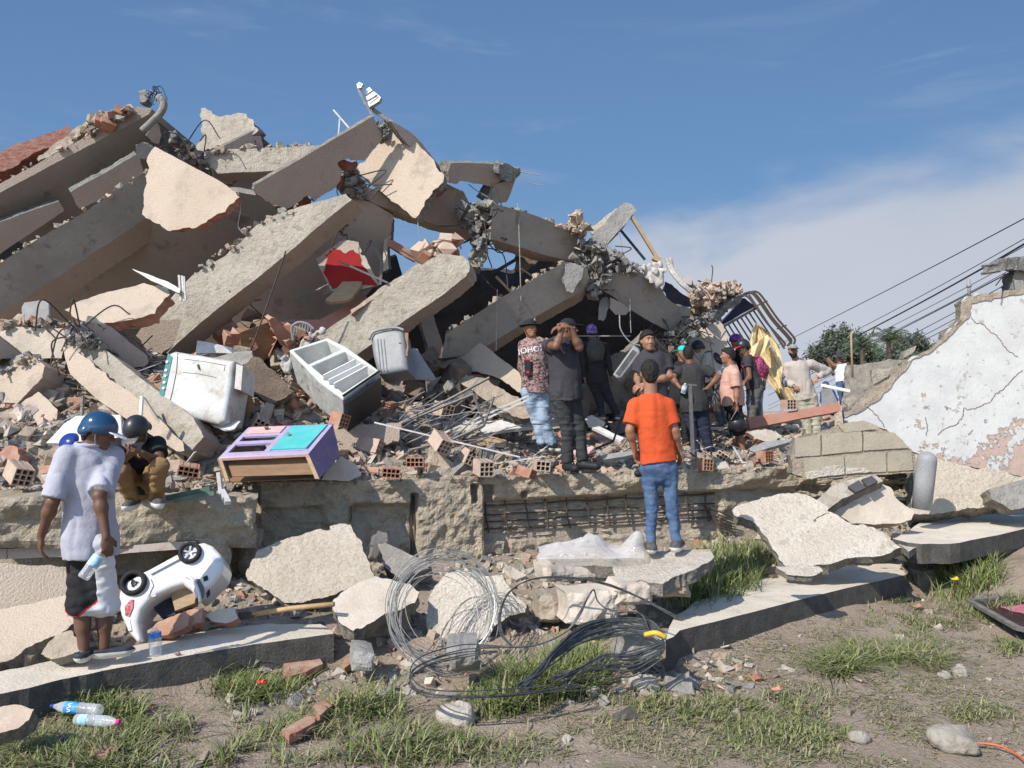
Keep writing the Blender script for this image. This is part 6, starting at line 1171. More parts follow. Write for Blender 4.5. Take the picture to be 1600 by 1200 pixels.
# painted drawer unit lying on its back
def fbox(root, name, m, O, A, B_, D_, th=.0):  # parallelepiped from a corner and three edge vectors
    b = MB(); b.box(O, A, B_, D_); return b.obj(name, m, root)
A0 = P(341, 716, 7.35); A1 = P(482, 709, 7.20); B0 = P(388, 668, 8.05); B1 = P(520, 663, 7.95)   # painted front, four corners
A2 = P(353, 752, 7.25); A3 = P(499, 748, 7.12); B3 = P(531, 711, 7.8)
dr = empty('drawer_unit', (A2+A3)/2, 'purple and turquoise painted drawer unit lying on its back in the rubble', 'cabinet')
def quadslab(name, m, a, b, c, d, t, root=dr, nf=None):
    a, b, c, d = map(Vector, (a, b, c, d)); n = nf or (b-a).cross(d-a).normalized(); n = n if n.dot(EYE-a) > 0 else -n
    q = MB(); q.add([a, b, c, d, a-n*t, b-n*t, c-n*t, d-n*t], [(0, 1, 2, 3), (7, 6, 5, 4), (0, 4, 5, 1), (1, 5, 6, 2), (2, 6, 7, 3), (3, 7, 4, 0)]); o = q.obj(name, m, root); return o
bil = lambda s_, t_: lerp(lerp(A0, A1, s_), lerp(B0, B1, s_), t_)
nF = (A1-A0).cross(B0-A0).normalized(); nF = nF if nF.z > 0 else -nF
quadslab('side_panel', 'purple', A1, A3, B3, B1, .015)
quadslab('bottom_rail', 'lilac', bil(0, 0), bil(1, 0), bil(1, .16), bil(0, .16), .02)
quadslab('pink_edge', 'pink_paint', bil(0, -.01), bil(1, -.01), bil(1, .035), bil(0, .035), .024)
quadslab('top_rail', 'magenta', bil(0, .985), bil(1, .985), bil(1, 1.02), bil(0, 1.02), .02)
quadslab('centre_rail', 'lilac', bil(.46, .15), bil(.52, .15), bil(.52, 1), bil(.46, 1), .02)
quadslab('left_rail', 'lilac', bil(0, .15), bil(.05, .15), bil(.05, 1), bil(0, 1), .02)
quadslab('right_rail', 'lilac', bil(.95, .15), bil(1, .15), bil(1, 1), bil(.95, 1), .02)
quadslab('shelf_rail', 'lilac', bil(.04, .42), bil(.47, .42), bil(.47, .52), bil(.04, .52), .02)
quadslab('shelf_rail', 'lilac', bil(.04, .68), bil(.47, .68), bil(.47, .74), bil(.04, .74), .02)
quadslab('drawer_front', 'pink_paint', bil(.05, .74)+nF*.012, bil(.46, .74)+nF*.012, bil(.46, .97)+nF*.012, bil(.05, .97)+nF*.012, .03)
quadslab('door', 'turquoise', bil(.54, .16)+nF*.014, bil(.93, .16)+nF*.014, bil(.95, .96)+nF*.014, bil(.54, .96)+nF*.014, .03)
for s_, t_, m__ in ((.60, .60, 'chrome'), (.27, .86, 'wood')): k_ = MB(); k_.lathe([(.0, .035), (.024, .03), (.020, .012), (.014, 0)], bil(s_, t_)+nF*.01, nF, 6); k_.obj('knob', m__, dr)
quadslab('back_board', 'wood', bil(0, .1)-nF*.28, bil(1, .1)-nF*.28, bil(1, 1)-nF*.28, bil(0, 1)-nF*.28, .012)
quadslab('end_board', 'wood', A0, A2, A2+(B0-A0), B0, .015)
quadslab('underside_board', 'wood', lerp(A0, A1, .02)+(B0-A0)*.13, lerp(A0, A1, .97)+(B0-A0)*.13, lerp(A2, A3, .97)+(B0-A0)*.13, lerp(A2, A3, .02)+(B0-A0)*.13, .012)
quadslab('frame_edge', 'wood_pale', A0, lerp(A0, A1, .035), lerp(A2, A3, .035), A2, .03); quadslab('frame_edge', 'wood_pale', lerp(A0, A1, .955), A1, A3, lerp(A2, A3, .955), .03)
# wall air conditioner
ac, af = rext('air_conditioner', [(957, 585), (990, 538), (999, 545), (1000, 552), (971, 590), (964, 591)], 10.2, (-.25, -.93, .25), .16, .02, 'plastic_gray', vox=.012)
tag(ac, 'grey air conditioner hanging askew between the purple helmet and the smiling man', 'air conditioner')
for k in range(5): t = .15+.17*k; m_ = MB(); m_.bar(onpl(af, 961+6*t*1.2, 583+5*t, .004), onpl(af, 988+8*t, 546+5*t, .004), .012, .01); m_.obj('louvre', 'paint_gray', ac)
# ride-on toy car on its roof
cb = [(186, 922), (197, 905), (215, 896), (236, 887), (262, 872), (280, 864), (300, 850), (318, 846), (332, 852), (345, 866), (350, 882), (346, 896), (332, 912), (314, 930), (306, 934), (298, 922), (286, 914), (270, 919), (248, 929), (232, 940), (221, 954), (217, 972), (222, 1000), (214, 1004), (200, 988), (188, 962), (183, 940)]
car, cf = rext('toy_car', cb, 5.95, (.12, -.88, .42), .36, .05, 'car_white', vox=.008, at=(265, 910))
tag(car, 'white ride-on toy car lying upside down by the kerb slab', 'toy car')
def pl(name, q, m, off, t, parent, fr_):
    b = MB(); n = len(q); b.add([onpl(fr_, x, y, off) for x, y in q]+[onpl(fr_, x, y, off-t) for x, y in q], [tuple(range(n)), tuple(range(2*n-1, n-1, -1))]+[(i, n+i, n+(i+1) % n, (i+1) % n) for i in range(n)]); return b.obj(name, m, parent)
for nm, c_, R_, rim in (('wheel', (297, 864), .085, 'chrome'), ('wheel', (209, 911), .095, 'black_plastic')):
    C_ = onpl(cf, *c_, .02); ax = cf[3]; o = MB(); o.lathe([(R_*.62, .0), (R_*.70, .012), (R_*.93, .014), (R_, -.005), (R_, -.07), (R_*.9, -.085), (0, -.085)], C_, ax, 28); wo = o.obj('wheel', 'rubber', car, smooth=True)
    o = MB(); o.lathe([(0, -.01), (R_*.20, -.008), (R_*.2, -.02), (R_*.60, -.035), (R_*.66, .0)], C_, ax, 24)
    e_1 = cf[1]; e_2 = cf[2]
    for k in range(5 if rim == 'chrome' else 3):
        t = 2*math.pi*k/(5 if rim == 'chrome' else 3)+.3; dv = e_1*math.cos(t)+e_2*math.sin(t)
        if rim == 'chrome':
            for s_ in (-.09, .09): dq = (e_1*math.cos(t+s_)+e_2*math.sin(t+s_)); o.bar(C_+ax*-.012+dv*R_*.1, C_+ax*-.010+dq*R_*.64, R_*.10, .012, up=ax)
        else: o.bar(C_+ax*-.015, C_-ax*.012+dv*R_*.30, R_*.04, .02, up=ax)
    o.obj('rim', rim, wo)
pl('tail_light', [(196, 962), (195, 948), (204, 938), (209, 937), (208, 950), (202, 964)], 'tail_red', .008, .03, car, cf)
pl('number_plate', [(197, 970), (203, 968), (206, 985), (201, 986)], 'white', .005, .02, car, cf)
pl('side_skirt', [(236, 898), (234, 892), (278, 868), (281, 874)], 'car_white', .018, .04, car, cf)
pl('side_window', [(306, 904), (312, 905), (319, 918), (318, 930), (313, 938), (307, 922)], 'paint_gray', .006, .03, car, cf)
pl('headlight', [(329, 873), (334, 868), (344, 874), (338, 880)], 'glass', .0, .02, car, cf) if 'glass' in MATS else pl('headlight', [(329, 873), (334, 868), (344, 874), (338, 880)], 'chrome', .002, .02, car, cf)
pl('grille', [(317, 902), (324, 899), (326, 906), (319, 909)], 'rubber', .004, .02, car, cf); pl('grille', [(322, 927), (327, 920), (328, 928), (323, 934)], 'rubber', .0, .02, car, cf)
pl('door_handle', [(238, 930), (243, 928), (245, 932), (239, 934)], 'chrome', .012, .02, car, cf)
m_ = MB(); m_.tube(smooth_path([onpl(cf, *p, .01) for p in ((291, 900), (300, 905), (307, 915), (312, 930), (313, 942))], 5), .012, 6); m_.obj('windscreen_post', 'car_white', car, smooth=True)
m_ = MB(); m_.tube([onpl(cf, *p, .004) for p in ((236, 905), (240, 915), (234, 928), (231, 935))], .0022, 4); m_.obj('door_seam', 'paint_gray', car)
pl('seat', [(262, 925), (288, 905), (303, 915), (299, 938), (268, 950)], 'wood_pale', -.10, .12, car, cf)
slab('black_sheet', 'crumpled black sheet inside the upturned toy car', 'sheet', [(243, 955), (238, 945), (262, 930), (290, 924), (308, 930), (300, 948), (270, 962), (252, 966)], 6.05, (.1, -.8, .6), .06, 'cloth_dark', 'cloth_dark', 1.5)
# tied bricks next to the car
for q, lab, y in (([(230, 985), (250, 970), (290, 955), (296, 962), (294, 978), (262, 992), (235, 996)], 'two long orange bricks with mortar beside the toy car', 5.85), ([(262, 965), (300, 952), (318, 950), (316, 972), (296, 978), (290, 962)], 'beige backed brick fragment on top of the orange bricks', 5.95),
                  ([(318, 962), (345, 952), (368, 950), (372, 966), (352, 974), (330, 970)], 'grey brown flat stone at the end of the shovel', 6.0)):
    slab('brick_fragment', lab, 'bricks', q, y, (-.1, -.8, .6), .08, 'terracotta' if 'orange' in lab else 'plaster', 'terracotta', 1.2)
for q, lab in (([(442, 1052), (444, 1032), (470, 1025), (474, 1032), (500, 1029), (505, 1037), (478, 1050), (446, 1057)], 'broken red hollow brick on the grass below the kerb end'), ([(532, 1040), (540, 1025), (548, 1022), (550, 1036), (538, 1044)], 'red brick shard beside the wire coil on the grass'), ([(440, 1140), (480, 1118), (493, 1120), (492, 1128), (452, 1148)], 'thin red tile shard in the grass at the bottom'),
               ([(138, 1168), (160, 1164), (184, 1163), (185, 1172), (168, 1178), (142, 1182)], 'curved orange tile piece in the grass at the lower left'), ([(488, 1103), (510, 1090), (520, 1075), (522, 1100), (500, 1118)], 'orange brick piece near the bottom centre grass tuft')):
    flat('brick_fragment', lab, 'brick', q, -.17, .05, 'terracotta', 'terracotta', 1.0)
# shovel with wooden handle
A_, B_ = P(395, 960, 6.1), P(522, 944, 5.95); root = empty('shovel', (A_+B_)/2, 'shovel with a wooden handle lying between the toy car and the pinkish slab', 'shovel')
m_ = MB(); m_.tube([A_, lerp(A_, B_, .5)+Vector((0, 0, .01)), B_], .019, 10); m_.obj('handle', 'wood_handle', root, smooth=True)
slab('blade', None, None, [(318, 962), (330, 956), (352, 953), (366, 957), (398, 956), (396, 963), (368, 966), (350, 972), (332, 968)], 6.08, (0, -.5, .86), .02, 'steel_rust', 'steel_rust', .5, parent=root)
# wire coil and cable
rs = random.Random(21)
for poly, Y_, root, m__, sd in cores:
    cx_ = sum(p[0] for p in poly)/len(poly); cy_ = sum(p[1] for p in poly)/len(poly)
    if len(poly) > 4 and root.name[:6] not in ('crumbs', 'rubble'): rext('core', [(cx_+(x-cx_)*.86, cy_+(y-cy_)*.86) for x, y in poly], Y_+.02, (.1, -.98, .1), .22, .06, m__, parent=root, vox=.022, wr=.05, seed=sd)
def coil(name, label, cat, c, rad, n, axis, wob, r, m_, squash=1., ncoil=26, turns=1, jit=.06, group=None):
    ax = Vector(axis).normalized(); x = ax.orthogonal().normalized(); y = ax.cross(x); mb = MB(); ph = rs.random()*6
    for k in range(ncoil):
        R_ = rad*(1+rs.gauss(0, jit)); oc = Vector(c)+x*rs.gauss(0, wob)+y*rs.gauss(0, wob)+ax*rs.uniform(-.07, .07); a1, a2 = rs.uniform(-.10, .10), rs.uniform(-.10, .10); ft = rs.uniform(0, 6.28)
        pts = [oc+x*math.cos(t)*R_*(1+.03*math.sin(2*t+ft))+y*math.sin(t)*R_*squash+ax*(a1*math.cos(t)+a2*math.sin(t)+.02*math.sin(3*t+ft)) for t in np.linspace(0, 6.283, 42)[:-1]]
        mb.tube(pts, r, 4, closed=True)
    return tag(mb.obj(name, m_), label, cat, group)
coil('wire_coil', 'large round coil of thin grey wire leaning on the white slab', 'wire coil', P(690, 952, 5.85), .37, 26, (.25, -.9, .35), .03, .0031, 'wire_gray', .98, 21, jit=.05)
def cable(mb, pts, Y, r, jit=0., n=10, z=None):
    q = [P(x+rs.gauss(0, jit), y+rs.gauss(0, jit), (v[0] if v else Y)) for x, y, *v in pts]; mb.tube(smooth_path(q, n), r, 5)
mb = MB()
for k in range(24): o_ = rs.gauss(0, 1.3); cable(mb, [(815+o_*6, 1074+o_*2, 4.85), (840, 1052+o_*3, 4.95), (868, 1018+o_*5, 5.1), (915, 985+o_*7, 5.3), (965, 975+o_*7, 5.4), (1010, 978+o_*6, 5.4), (1036, 992+o_*5, 5.35)], 5.2, .0052, 2.4, 8)
for k in range(13): o_ = rs.gauss(0, 1.3); cable(mb, [(870+o_*5, 1062+o_*3, 5.0), (900, 1050+o_*3, 5.1), (945, 1032+o_*5, 5.2), (990, 1028+o_*6, 5.25), (1035, 1010+o_*5, 5.3)], 5.2, .0052, 2.4, 8)
for k in range(5): o_ = rs.gauss(0, 1.6); cable(mb, [(780, 1015+o_*2, 5.2), (720, 1020+o_*3, 5.2), (660, 1040+o_*3, 5.0), (640, 1060+o_*3, 4.9), (660, 1083+o_*2, 4.75), (720, 1088+o_*2, 4.7), (790, 1086+o_*2, 4.75), (850, 1080+o_*2, 4.85), (905+o_*6, 1070+o_*3, 4.95)], 5.2, .0042, 1.8, 8)
tag(mb.obj('cable_bundle', 'cable_black'), 'thick bundle of black cable lying in front of the broken kerb', 'cable bundle')
mb = MB()
for k in range(3):
    cable(mb, [(800, 1012, 5.3), (783, 990, 5.4), (782, 958, 5.6), (795, 925, 5.8), (830, 906, 5.9), (880, 902, 5.9), (935, 910, 5.9), (990, 930, 5.8), (1060, 966, 5.6)], 5.6, .0055, 1.2, 10)
for k in range(2): cable(mb, [(750, 1010, 5.3), (830, 1010, 5.3), (880, 990, 5.35), (905, 960, 5.4), (918, 932, 5.5), (928, 922, 5.5), (934, 940, 5.5), (955, 952, 5.45), (1000, 960, 5.4), (1015, 985, 5.35)], 5.4, .0055, 1.0, 8)
tag(mb.obj('loose_cable', 'cable_black'), 'loops of black cable arching over the blocks beside the wire coil', 'cable')
m_ = MB(); m_.tube(smooth_path([P(1008, 992, 5.15), P(1025, 989, 5.1), P(1040, 996, 5.1)], 5), .017, 8); tag(m_.obj('tool_handle', 'yellow', smooth=True), 'short yellow tool handle resting on the cable bundle', 'tool handle')
# clear plastic sheet
def film_pt(u, v):
    x = lerp(840, 1004, u); yb = 877-u*14; Y_ = 6.62+v*.55+u*.05; env = (.03+.14*math.exp(-((u-.52)/.17)**2)+.17*math.exp(-((u-.93)/.09)**2)+.07*math.exp(-((u-.22)/.15)**2))*math.sin(math.pi*min(1, v*1.05))**.7
    r_ = 1-abs(float(fbm(u*1.1+v*.5, v*.9-u*.4, .34, 2, 2)))*1.6; r2 = abs(float(fbm(u*.9+3+v*.3, v*.8, .10, 3, 5)))*.045; b_ = P(x, 870, Y_); return Vector((b_.x+.05*float(fbm(u, v, .2, 2)), Y_, .452+env*(.45+.55*r_)+r2*min(1, env*9)))
FILM = film_pt
# bottles on the ground
z_ = lambda x, y, z: PZ(x, y, z)
bottle('crushed clear bottle standing on the kerb slab beside the toy car', z_(243, 1024, .0), z_(243, 1024, .0)+Vector((-.01, .0, .20)), .042, 'label_blue', lab=(.62, .78), cap=False)
r_, lo_, A_, ax_, rr_, LL = bottle('clear bottle with a blue label and blue cap lying below the kerb at the left', z_(158, 1110, -.13), z_(80, 1103, -.13), .036, 'label_blue', 'blue_deep', lab=(.42, .68))
m_ = MB(); mid = A_+ax_*LL*.56; cam_d = (EYE-mid).normalized(); v_ = cam_d.cross(ax_).normalized(); f_ = v_.cross(ax_).normalized(); f_ = f_ if f_.dot(cam_d) > 0 else -f_
pts = [mid+f_*rr_*1.05*math.cos(t*.9)+v_*rr_*1.05*math.sin(t*.9)*1.0+ax_*.014*math.sin(t*9) for t in np.linspace(-.8, .8, 18)]; m_.tube(pts, .003, 5); m_.obj('label_script', 'white', r_)
bottle('clear bottle with a pink cap half hidden in the grass at the lower left', z_(118, 1124, -.15), z_(187, 1128, -.13), .032, 'label_cyan', 'pink_cap', lab=(.12, .3))
bottle('small crushed bottle on the wall behind the white shirted man', P(45, 785, 6.6), P(60, 790, 6.6), .03, 'label_blue', cap=False)
# framed picture
pf = [(1514, 940), (1600, 930), (1760, 915), (1760, 1010), (1625, 990), (1586, 982)]
Pz = lambda x, y, o=0: PZ(x, y, -.12+o)
a, b, c, d = Pz(1514, 940), Pz(1690, 926), Pz(1810, 1035), Pz(1590, 983); root = empty('picture', (a+c)/2, 'framed picture lying face up on the dry grass at the right edge', 'picture frame')
quadslab('print', 'photo_dark', a, b, c, d, .01, root); m_ = MB()
for p, q_ in ((a, b), (b, c), (c, d), (d, a)): m_.bar(p+Vector((0, 0, .008)), q_+Vector((0, 0, .008)), .055, .03)
m_.obj('frame', 'paint_gray', root); n_ = Vector((0, 0, 1)); m_ = MB(); q_ = [Pz(x, y, .004) for x, y in ((1562, 948), (1600, 944), (1660, 945), (1670, 962), (1620, 962), (1585, 956))]; m_.add(q_, [tuple(range(6))]); m_.obj('pink_shape', 'photo_pink', root)
# railing
rl = empty('railing', P(1180, 500, 15.8), 'curved dark steel window railing standing out of the right end of the ruin', 'railing')
m_ = MB()
for k in range(11):
    t = k/10; a = (lerp(1118, 1184, t), lerp(517, 482, t)); b = (lerp(1150, 1225, t), lerp(560, 532, t)+10); m_.tube([P(*a, 15.8), P(*b, 15.7)], .018, 5)
m_.obj('bars', 'steel_dark', rl); m_ = MB()
for k, (dx, dy) in enumerate(((0, 0), (-9, 2), (-17, 6), (-6, 1))):
    m_.tube(smooth_path([P(1158+dx*.2, 464+dy, 15.8), P(1172+dx, 457+dy, 15.7), P(1182+dx, 456+dy, 15.65), P(1192+dx, 465+dy, 15.6), P(1215+dx, 498+dy, 15.55), P(1238+dx, 524+dy, 15.5), P(1242+dx*.9, 532+dy, 15.5), P(1239+dx, 540+dy*.3, 15.5)], 6), .022, 5)
m_.tube([P(1150, 466, 15.8), P(1172, 456, 15.7)], .02, 5); m_.tube([P(1182, 478, 15.6), P(1199, 470, 15.6)], .015, 5); m_.tube([P(1214, 514, 15.55), P(1229, 508, 15.55)], .015, 5); m_.bar(P(1170, 460, 15.65), P(1226, 545, 15.5), .05, .03); m_.obj('curved_bars', 'steel_rust', rl)
m_ = MB(); m_.bar(P(1120, 516, 15.8), P(1184, 480, 15.8), .09, .05); m_.obj('rail', 'steel_dark', rl)
slab('panel', None, None, [(1118, 512), (1138, 492), (1155, 470), (1164, 466), (1181, 479), (1150, 496), (1126, 510)], 15.85, (.4, -.8, -.4), .04, 'steel_blue', 'steel_dark', .5, parent=rl)
# yellow tarp hanging over a post
def sheet(name, label, cat, pf_, nu, nv, m__, th=.006):
    V = [tuple(pf_(i/nu, j/nv)) for j in range(nv+1) for i in range(nu+1)]; n0 = len(V); w1 = nu+1
    F = [(j*w1+i, j*w1+i+1, (j+1)*w1+i+1, (j+1)*w1+i) for j in range(nv) for i in range(nu)]
    return tag(mesh_obj(name, V, F, m__, smooth=True), label, cat)
def tarp_pt(u, v):
    yv = 504+v*124; xl = np.interp(v, [0, .12, .3, .55, .8, 1], [1180, 1172, 1168, 1184, 1204, 1219]); xr = np.interp(v, [0, .12, .3, .6, 1], [1190, 1204, 1216, 1230, 1241])
    n_ = float(fbm(u*1.4+5, v*.5, .16, 3, 4)); f_ = math.sin(u*15+v*4+3*n_)*.05*(.4+.6*u)+abs(math.sin(u*6-v*3))*.09+n_*.14; return P(xl+(xr-xl)*u+2*math.sin(v*9+u*6), yv+6*u*(1-v), 15.0+f_)
sheet('plastic_sheet', 'crumpled clear plastic sheet beside the shoes of the man in orange', 'plastic sheet', FILM, 110, 40, 'plastic_film')
sheet('tarp', 'yellow plastic tarp hanging in folds behind the helmeted people', 'tarp', tarp_pt, 60, 50, 'tarp')
sheet('tarp_flap', 'short flap of yellow tarp folded over beside the helmeted people', 'tarp', lambda u, v: P(1170+u*30+v*4, 545-u*22+v*26*(1-.4*u), 14.75+.07*math.sin(u*9+v*5)), 20, 16, 'tarp')
# white louvred thing on the peak, its arm; antenna
lv = slab('shutter_piece', 'white louvred metal piece sticking up on the highest peak', 'shutter', [(569, 142), (577, 136), (595, 152), (592, 158), (577, 167)], 10.6, (-.3, -.9, .3), .05, 'white', 'sheet_gray', .4)
for a, b in (((571, 150), (584, 141)), ((574, 158), (590, 149))): m_ = MB(); m_.bar(P(*a, 10.55), P(*b, 10.55), .012, .02); m_.obj('slat_gap', 'paint_gray', lv)
slab('tip', None, None, [(557, 132), (561, 128), (567, 131), (564, 137), (559, 138)], 10.6, (-.3, -.9, .3), .04, 'white', 'sheet_gray', .4, parent=lv)
m_ = MB(); m_.bar(P(559, 138, 10.62), P(572, 165, 10.62), .045, .03); m_.bar(P(572, 163, 10.62), P(583, 184, 10.62), .05, .03); m_.bar(P(578, 168, 10.65), P(616, 194, 10.65), .035, .05); m_.obj('bracket', 'rubble_gray', lv)
def bars(name, label, cat, segs, m__, group=None):
    m_ = MB()
    for s_ in segs:
        a, b, Y_, w_ = s_[:4]; m_.bar(P(*a, Y_), P(*b, s_[4] if len(s_) > 4 else Y_), w_, w_*.7)
    return tag(m_.obj(name, m__), label, cat, group)
bars('antenna', 'small white T shaped antenna on the brown panel', 'antenna', [((521, 172), (547, 202), 11.6, .035), ((531, 186), (529, 212), 11.6, .03)], 'white_sheet')
bars('steel_post', 'thin brown steel post leaning down from the upright beam stub', 'post', [((988, 340), (1026, 402), 11.9, .07), ((1020, 402), (1032, 408), 11.8, .10)], 'wood_pale')
bars('steel_post', 'dark blue post crossing the gap under the upright beam stub', 'post', [((970, 360), (1008, 406), 12.1, .045)], 'steel_blue')
bars('bent_frame', 'bent dark window frame leaning by the red painted wall', 'window frame', [((565, 398), (580, 376), 10.2, .05), ((580, 376), (597, 408), 10.2, .05), ((597, 408), (594, 445), 10.2, .05)], 'paint_gray')
bars('steel_pole', 'grey pole lying across the red paint patch', 'pole', [((529, 408), (606, 442), 10.0, .035)], 'paint_gray')
bars('steel_profile', 'dark bar crossing the patch of sky beside the crushed column', 'post', [((768, 428), (812, 402), 11.6, .06)], 'steel_dark')
bars('steel_profile', 'bent steel profile hanging beside the dark grey beam', 'post', [((775, 432), (800, 458), 11.4, .05), ((812, 418), (832, 432), 11.5, .03)], 'wood_pale')
bars('window_frame', 'pale aluminium channel standing in front of the painted drawer unit', 'metal profile', [((342, 738), (345, 765), 6.9, .045), ((345, 765), (356, 786), 6.9, .05, 6.75)], 'white_sheet')
bars('metal_profile', 'upright white profile behind the black helmet of the squatting man', 'metal profile', [((222, 619), (220, 650), 7.6, .035)], 'white')
bars('wood_strip', 'brown strip leaning on the long beam behind the squatting man', 'wood strip', [((224, 622), (278, 704), 7.9, .035)], 'plaster')
bars('metal_profile', 'short upright strip in the left heap beside the blue helmet', 'metal profile', [((129, 619), (128, 648), 8.0, .035)], 'rubble_gray')
bars('aluminium_rail', 'bright aluminium rail running down the middle heap', 'metal rail', [((585, 660), (812, 714), 8.7, .022)], 'white_sheet')
bars('aluminium_rail', 'pair of long grey rails behind the twisted pipes', 'metal rail', [((640, 700), (826, 618), 9.4, .03), ((650, 704), (826, 624), 9.4, .03)], 'white_sheet')
bars('digging_bar', 'dark digging bar standing upright behind the man in orange', 'digging bar', [((1078, 602), (1083, 722), 10.2, .055), ((1074, 601), (1088, 602), 10.2, .035), ((1087, 700), (1088, 750), 9.7, .03)], 'paint_gray')
bars('thin_rod', 'horizontal rod behind the purple helmet', 'rod', [((900, 525), (985, 525), 12.2, .025)], 'sheet_gray')
bars('green_sheet', 'dark green sheet metal strips beside the squatting man', 'sheet metal', [((262, 778), (330, 764), 6.75, .07), ((272, 782), (336, 770), 6.7, .05)], 'green_sheet')
bars('pick', 'black pick lying in the rubble right of the man in black', 'pick', [((921, 705), (958, 690), 9.6, .035), ((958, 690), (972, 650), 9.6, .03)], 'steel_dark')
# twisted frames in the middle
tw = MB()
for pts, Y_, r__ in (([(612, 668), (632, 705), (700, 690), (757, 664), (740, 616), (612, 668), (700, 625), (765, 590)], 9.0, .018), ([(740, 616), (757, 664), (772, 620)], 8.9, .014), ([(660, 640), (690, 700)], 9.0, .012), ([(700, 625), (640, 640), (620, 660)], 9.1, .012)):
    for a, b in zip(pts, pts[1:]): tw.tube([P(*a, Y_), P(*b, Y_)], r__, 6)
tag(tw.obj('folded_trestle', 'paint_gray'), 'folded tubular steel frame on the middle heap', 'metal frame')
tw = MB()
for k in range(46):
    x, y = rs.uniform(600, 760), rs.uniform(622, 700); a = rs.uniform(-.9, .2); L_ = rs.uniform(20, 75); Y_ = rs.uniform(8.9, 9.7)
    tw.tube(smooth_path([P(x, y, Y_), P(x+L_*.5*math.cos(a), y+L_*.5*math.sin(a)+rs.uniform(-6, 6), Y_-.1), P(x+L_*math.cos(a), y+L_*math.sin(a), Y_)], 5), rs.choice((.004, .006, .009)), 4)
tag(tw.obj('wire_tangle', 'wire_gray'), 'tangle of thin bent wires and rods around the folded steel frame', 'wire tangle')
for pts, Y_, lab in (([(447, 392), (420, 470), (395, 540), (383, 575)], 9.3, 'long taut rope hanging in front of the long sunlit beam'), ([(809, 318), (811, 360), (814, 470)], 10.9, 'thin wire hanging across the sloping grey beam'), ([(652, 338), (656, 370), (665, 378)], 10.4, 'hooked wire hanging from the tip of the bright panel'),
                     ([(983, 428), (985, 500), (986, 520)], 11.8, 'thin wire hanging over the wide grey beam'), ([(967, 362), (973, 395), (982, 432)], 11.5, 'white cord hanging beside the upright beam stub'), ([(777, 452), (775, 548)], 10.7, 'thin wire in front of the dark grey beam'),
                     ([(968, 492), (970, 515), (985, 535), (1000, 540)], 11.4, 'pale electrical conduit curving above the air conditioner'), ([(812, 268), (830, 272), (842, 274)], 11, 'steel bar sticking out of the parapet end'), ([(812, 277), (830, 286), (850, 290)], 11, 'lower steel bar sticking out of the parapet end'),
                     ([(732, 288), (745, 298), (762, 308)], 11.1, 'bent steel bar in the sky gap beside the parapet'), ([(372, 300), (376, 325), (372, 352), (380, 365)], 9.8, 'loose wire beside the sunlit hanging panel'), ([(225, 150), (235, 142), (245, 150), (250, 170), (244, 178)], 10.9, 'curled wires and conduit on the roof tip')):
    m_ = MB(); m_.tube(smooth_path([P(*p, Y_) for p in pts], 6), .010 if 'rope' in lab or 'conduit' in lab else .007, 5); tag(m_.obj('hanging_wire', 'wire_gray' if 'rope' not in lab else 'steel_rust'), lab, 'wire')
m_ = MB()
for k in range(9): m_.tube(smooth_path([P(226+rs.uniform(-6, 14), 160, 10.9), P(236+rs.uniform(-12, 14), 142+rs.uniform(-8, 8), 10.9), P(250+rs.uniform(-10, 14), 150+rs.uniform(-14, 14), 10.8)], 6), .008, 5)
tag(m_.obj('roof_wires', 'steel_blue'), 'tuft of dark blue wires on the roof tip', 'wires')
m_ = MB(); m_.tube(smooth_path([P(222, 205, 10.8), P(240, 188, 10.8), P(252, 175, 10.8), P(256, 162, 10.8), P(248, 150, 10.8)], 6), [.05]*25, 8); tag(m_.obj('drain_pipe', 'rubble_gray', smooth=True), 'curved grey pipe at the roof tip', 'pipe')
# cloth, slats, boards
def rag(label, pts, Y, m__, th=.05, wr=.03, cat='cloth', name='cloth', vox=.014):
    o, _ = rext(name, pts, Y, (.05, -.99, .05), th, .04, m__, vox=vox, wr=wr, seed=len(label)); return tag(o, label, cat)
rag('dirty white curtain hanging from the brown post', [(1000, 418), (1022, 405), (1034, 408), (1036, 425), (1030, 448), (1020, 440), (1010, 432)], 11.7, 'cloth_white', .12, .05)
rag('white rags squeezed between the stove and the fridge', [(436, 560), (448, 550), (452, 565), (455, 590), (442, 580)], 9.2, 'cloth_white', .15, .04)
rag('pinkish rag on the foot of the rough middle beam', [(470, 530), (500, 512), (505, 516), (480, 540), (462, 548)], 9.6, 'cloth_white', .08, .03)
m_ = MB()
for k in range(3): m_.tube(smooth_path([P(1042+k*2.5, 402, 11.9), P(1047+k*2, 420, 11.9), P(1062+k, 440, 11.8), P(1078+k, 455, 11.8)], 8), .035, 6)
tag(m_.obj('curved_slats', 'cloth_white'), 'cream curved slats bent over the right end of the ruin', 'slats')
slab('box', 'small grey and blue box caught at the right end of the ruin', 'box', [(1062, 435), (1070, 428), (1082, 436), (1080, 446), (1070, 442)], 12.3, (-.3, -.9, .2), .12, 'sheet_gray', 'steel_blue', .5)
slab('shelf_frame', 'white pointed shelf corner on the beige topped slab', 'shelf', [(206, 420), (240, 432), (262, 440), (282, 452), (280, 458), (262, 450), (236, 438)], 8.8, (-.3, -.8, .5), .04, 'white_sheet', 'wood_pale', .5)
bars('white_profiles', 'three short white profiles standing on the beige topped slab', 'metal profile', [((280, 430), (283, 470), 8.7, .03), ((285, 431), (288, 471), 8.7, .03), ((288, 432), (290, 470), 8.65, .02)], 'white_sheet')
slab('wash_basin', 'white basin on its side on the level floor at the left', 'basin', [(34, 480), (38, 473), (70, 468), (76, 474), (76, 492), (70, 502), (48, 506), (35, 498)], 9.2, (.1, -.97, .2), .06, 'sheet_gray', 'white_sheet', .5)
m_ = MB()
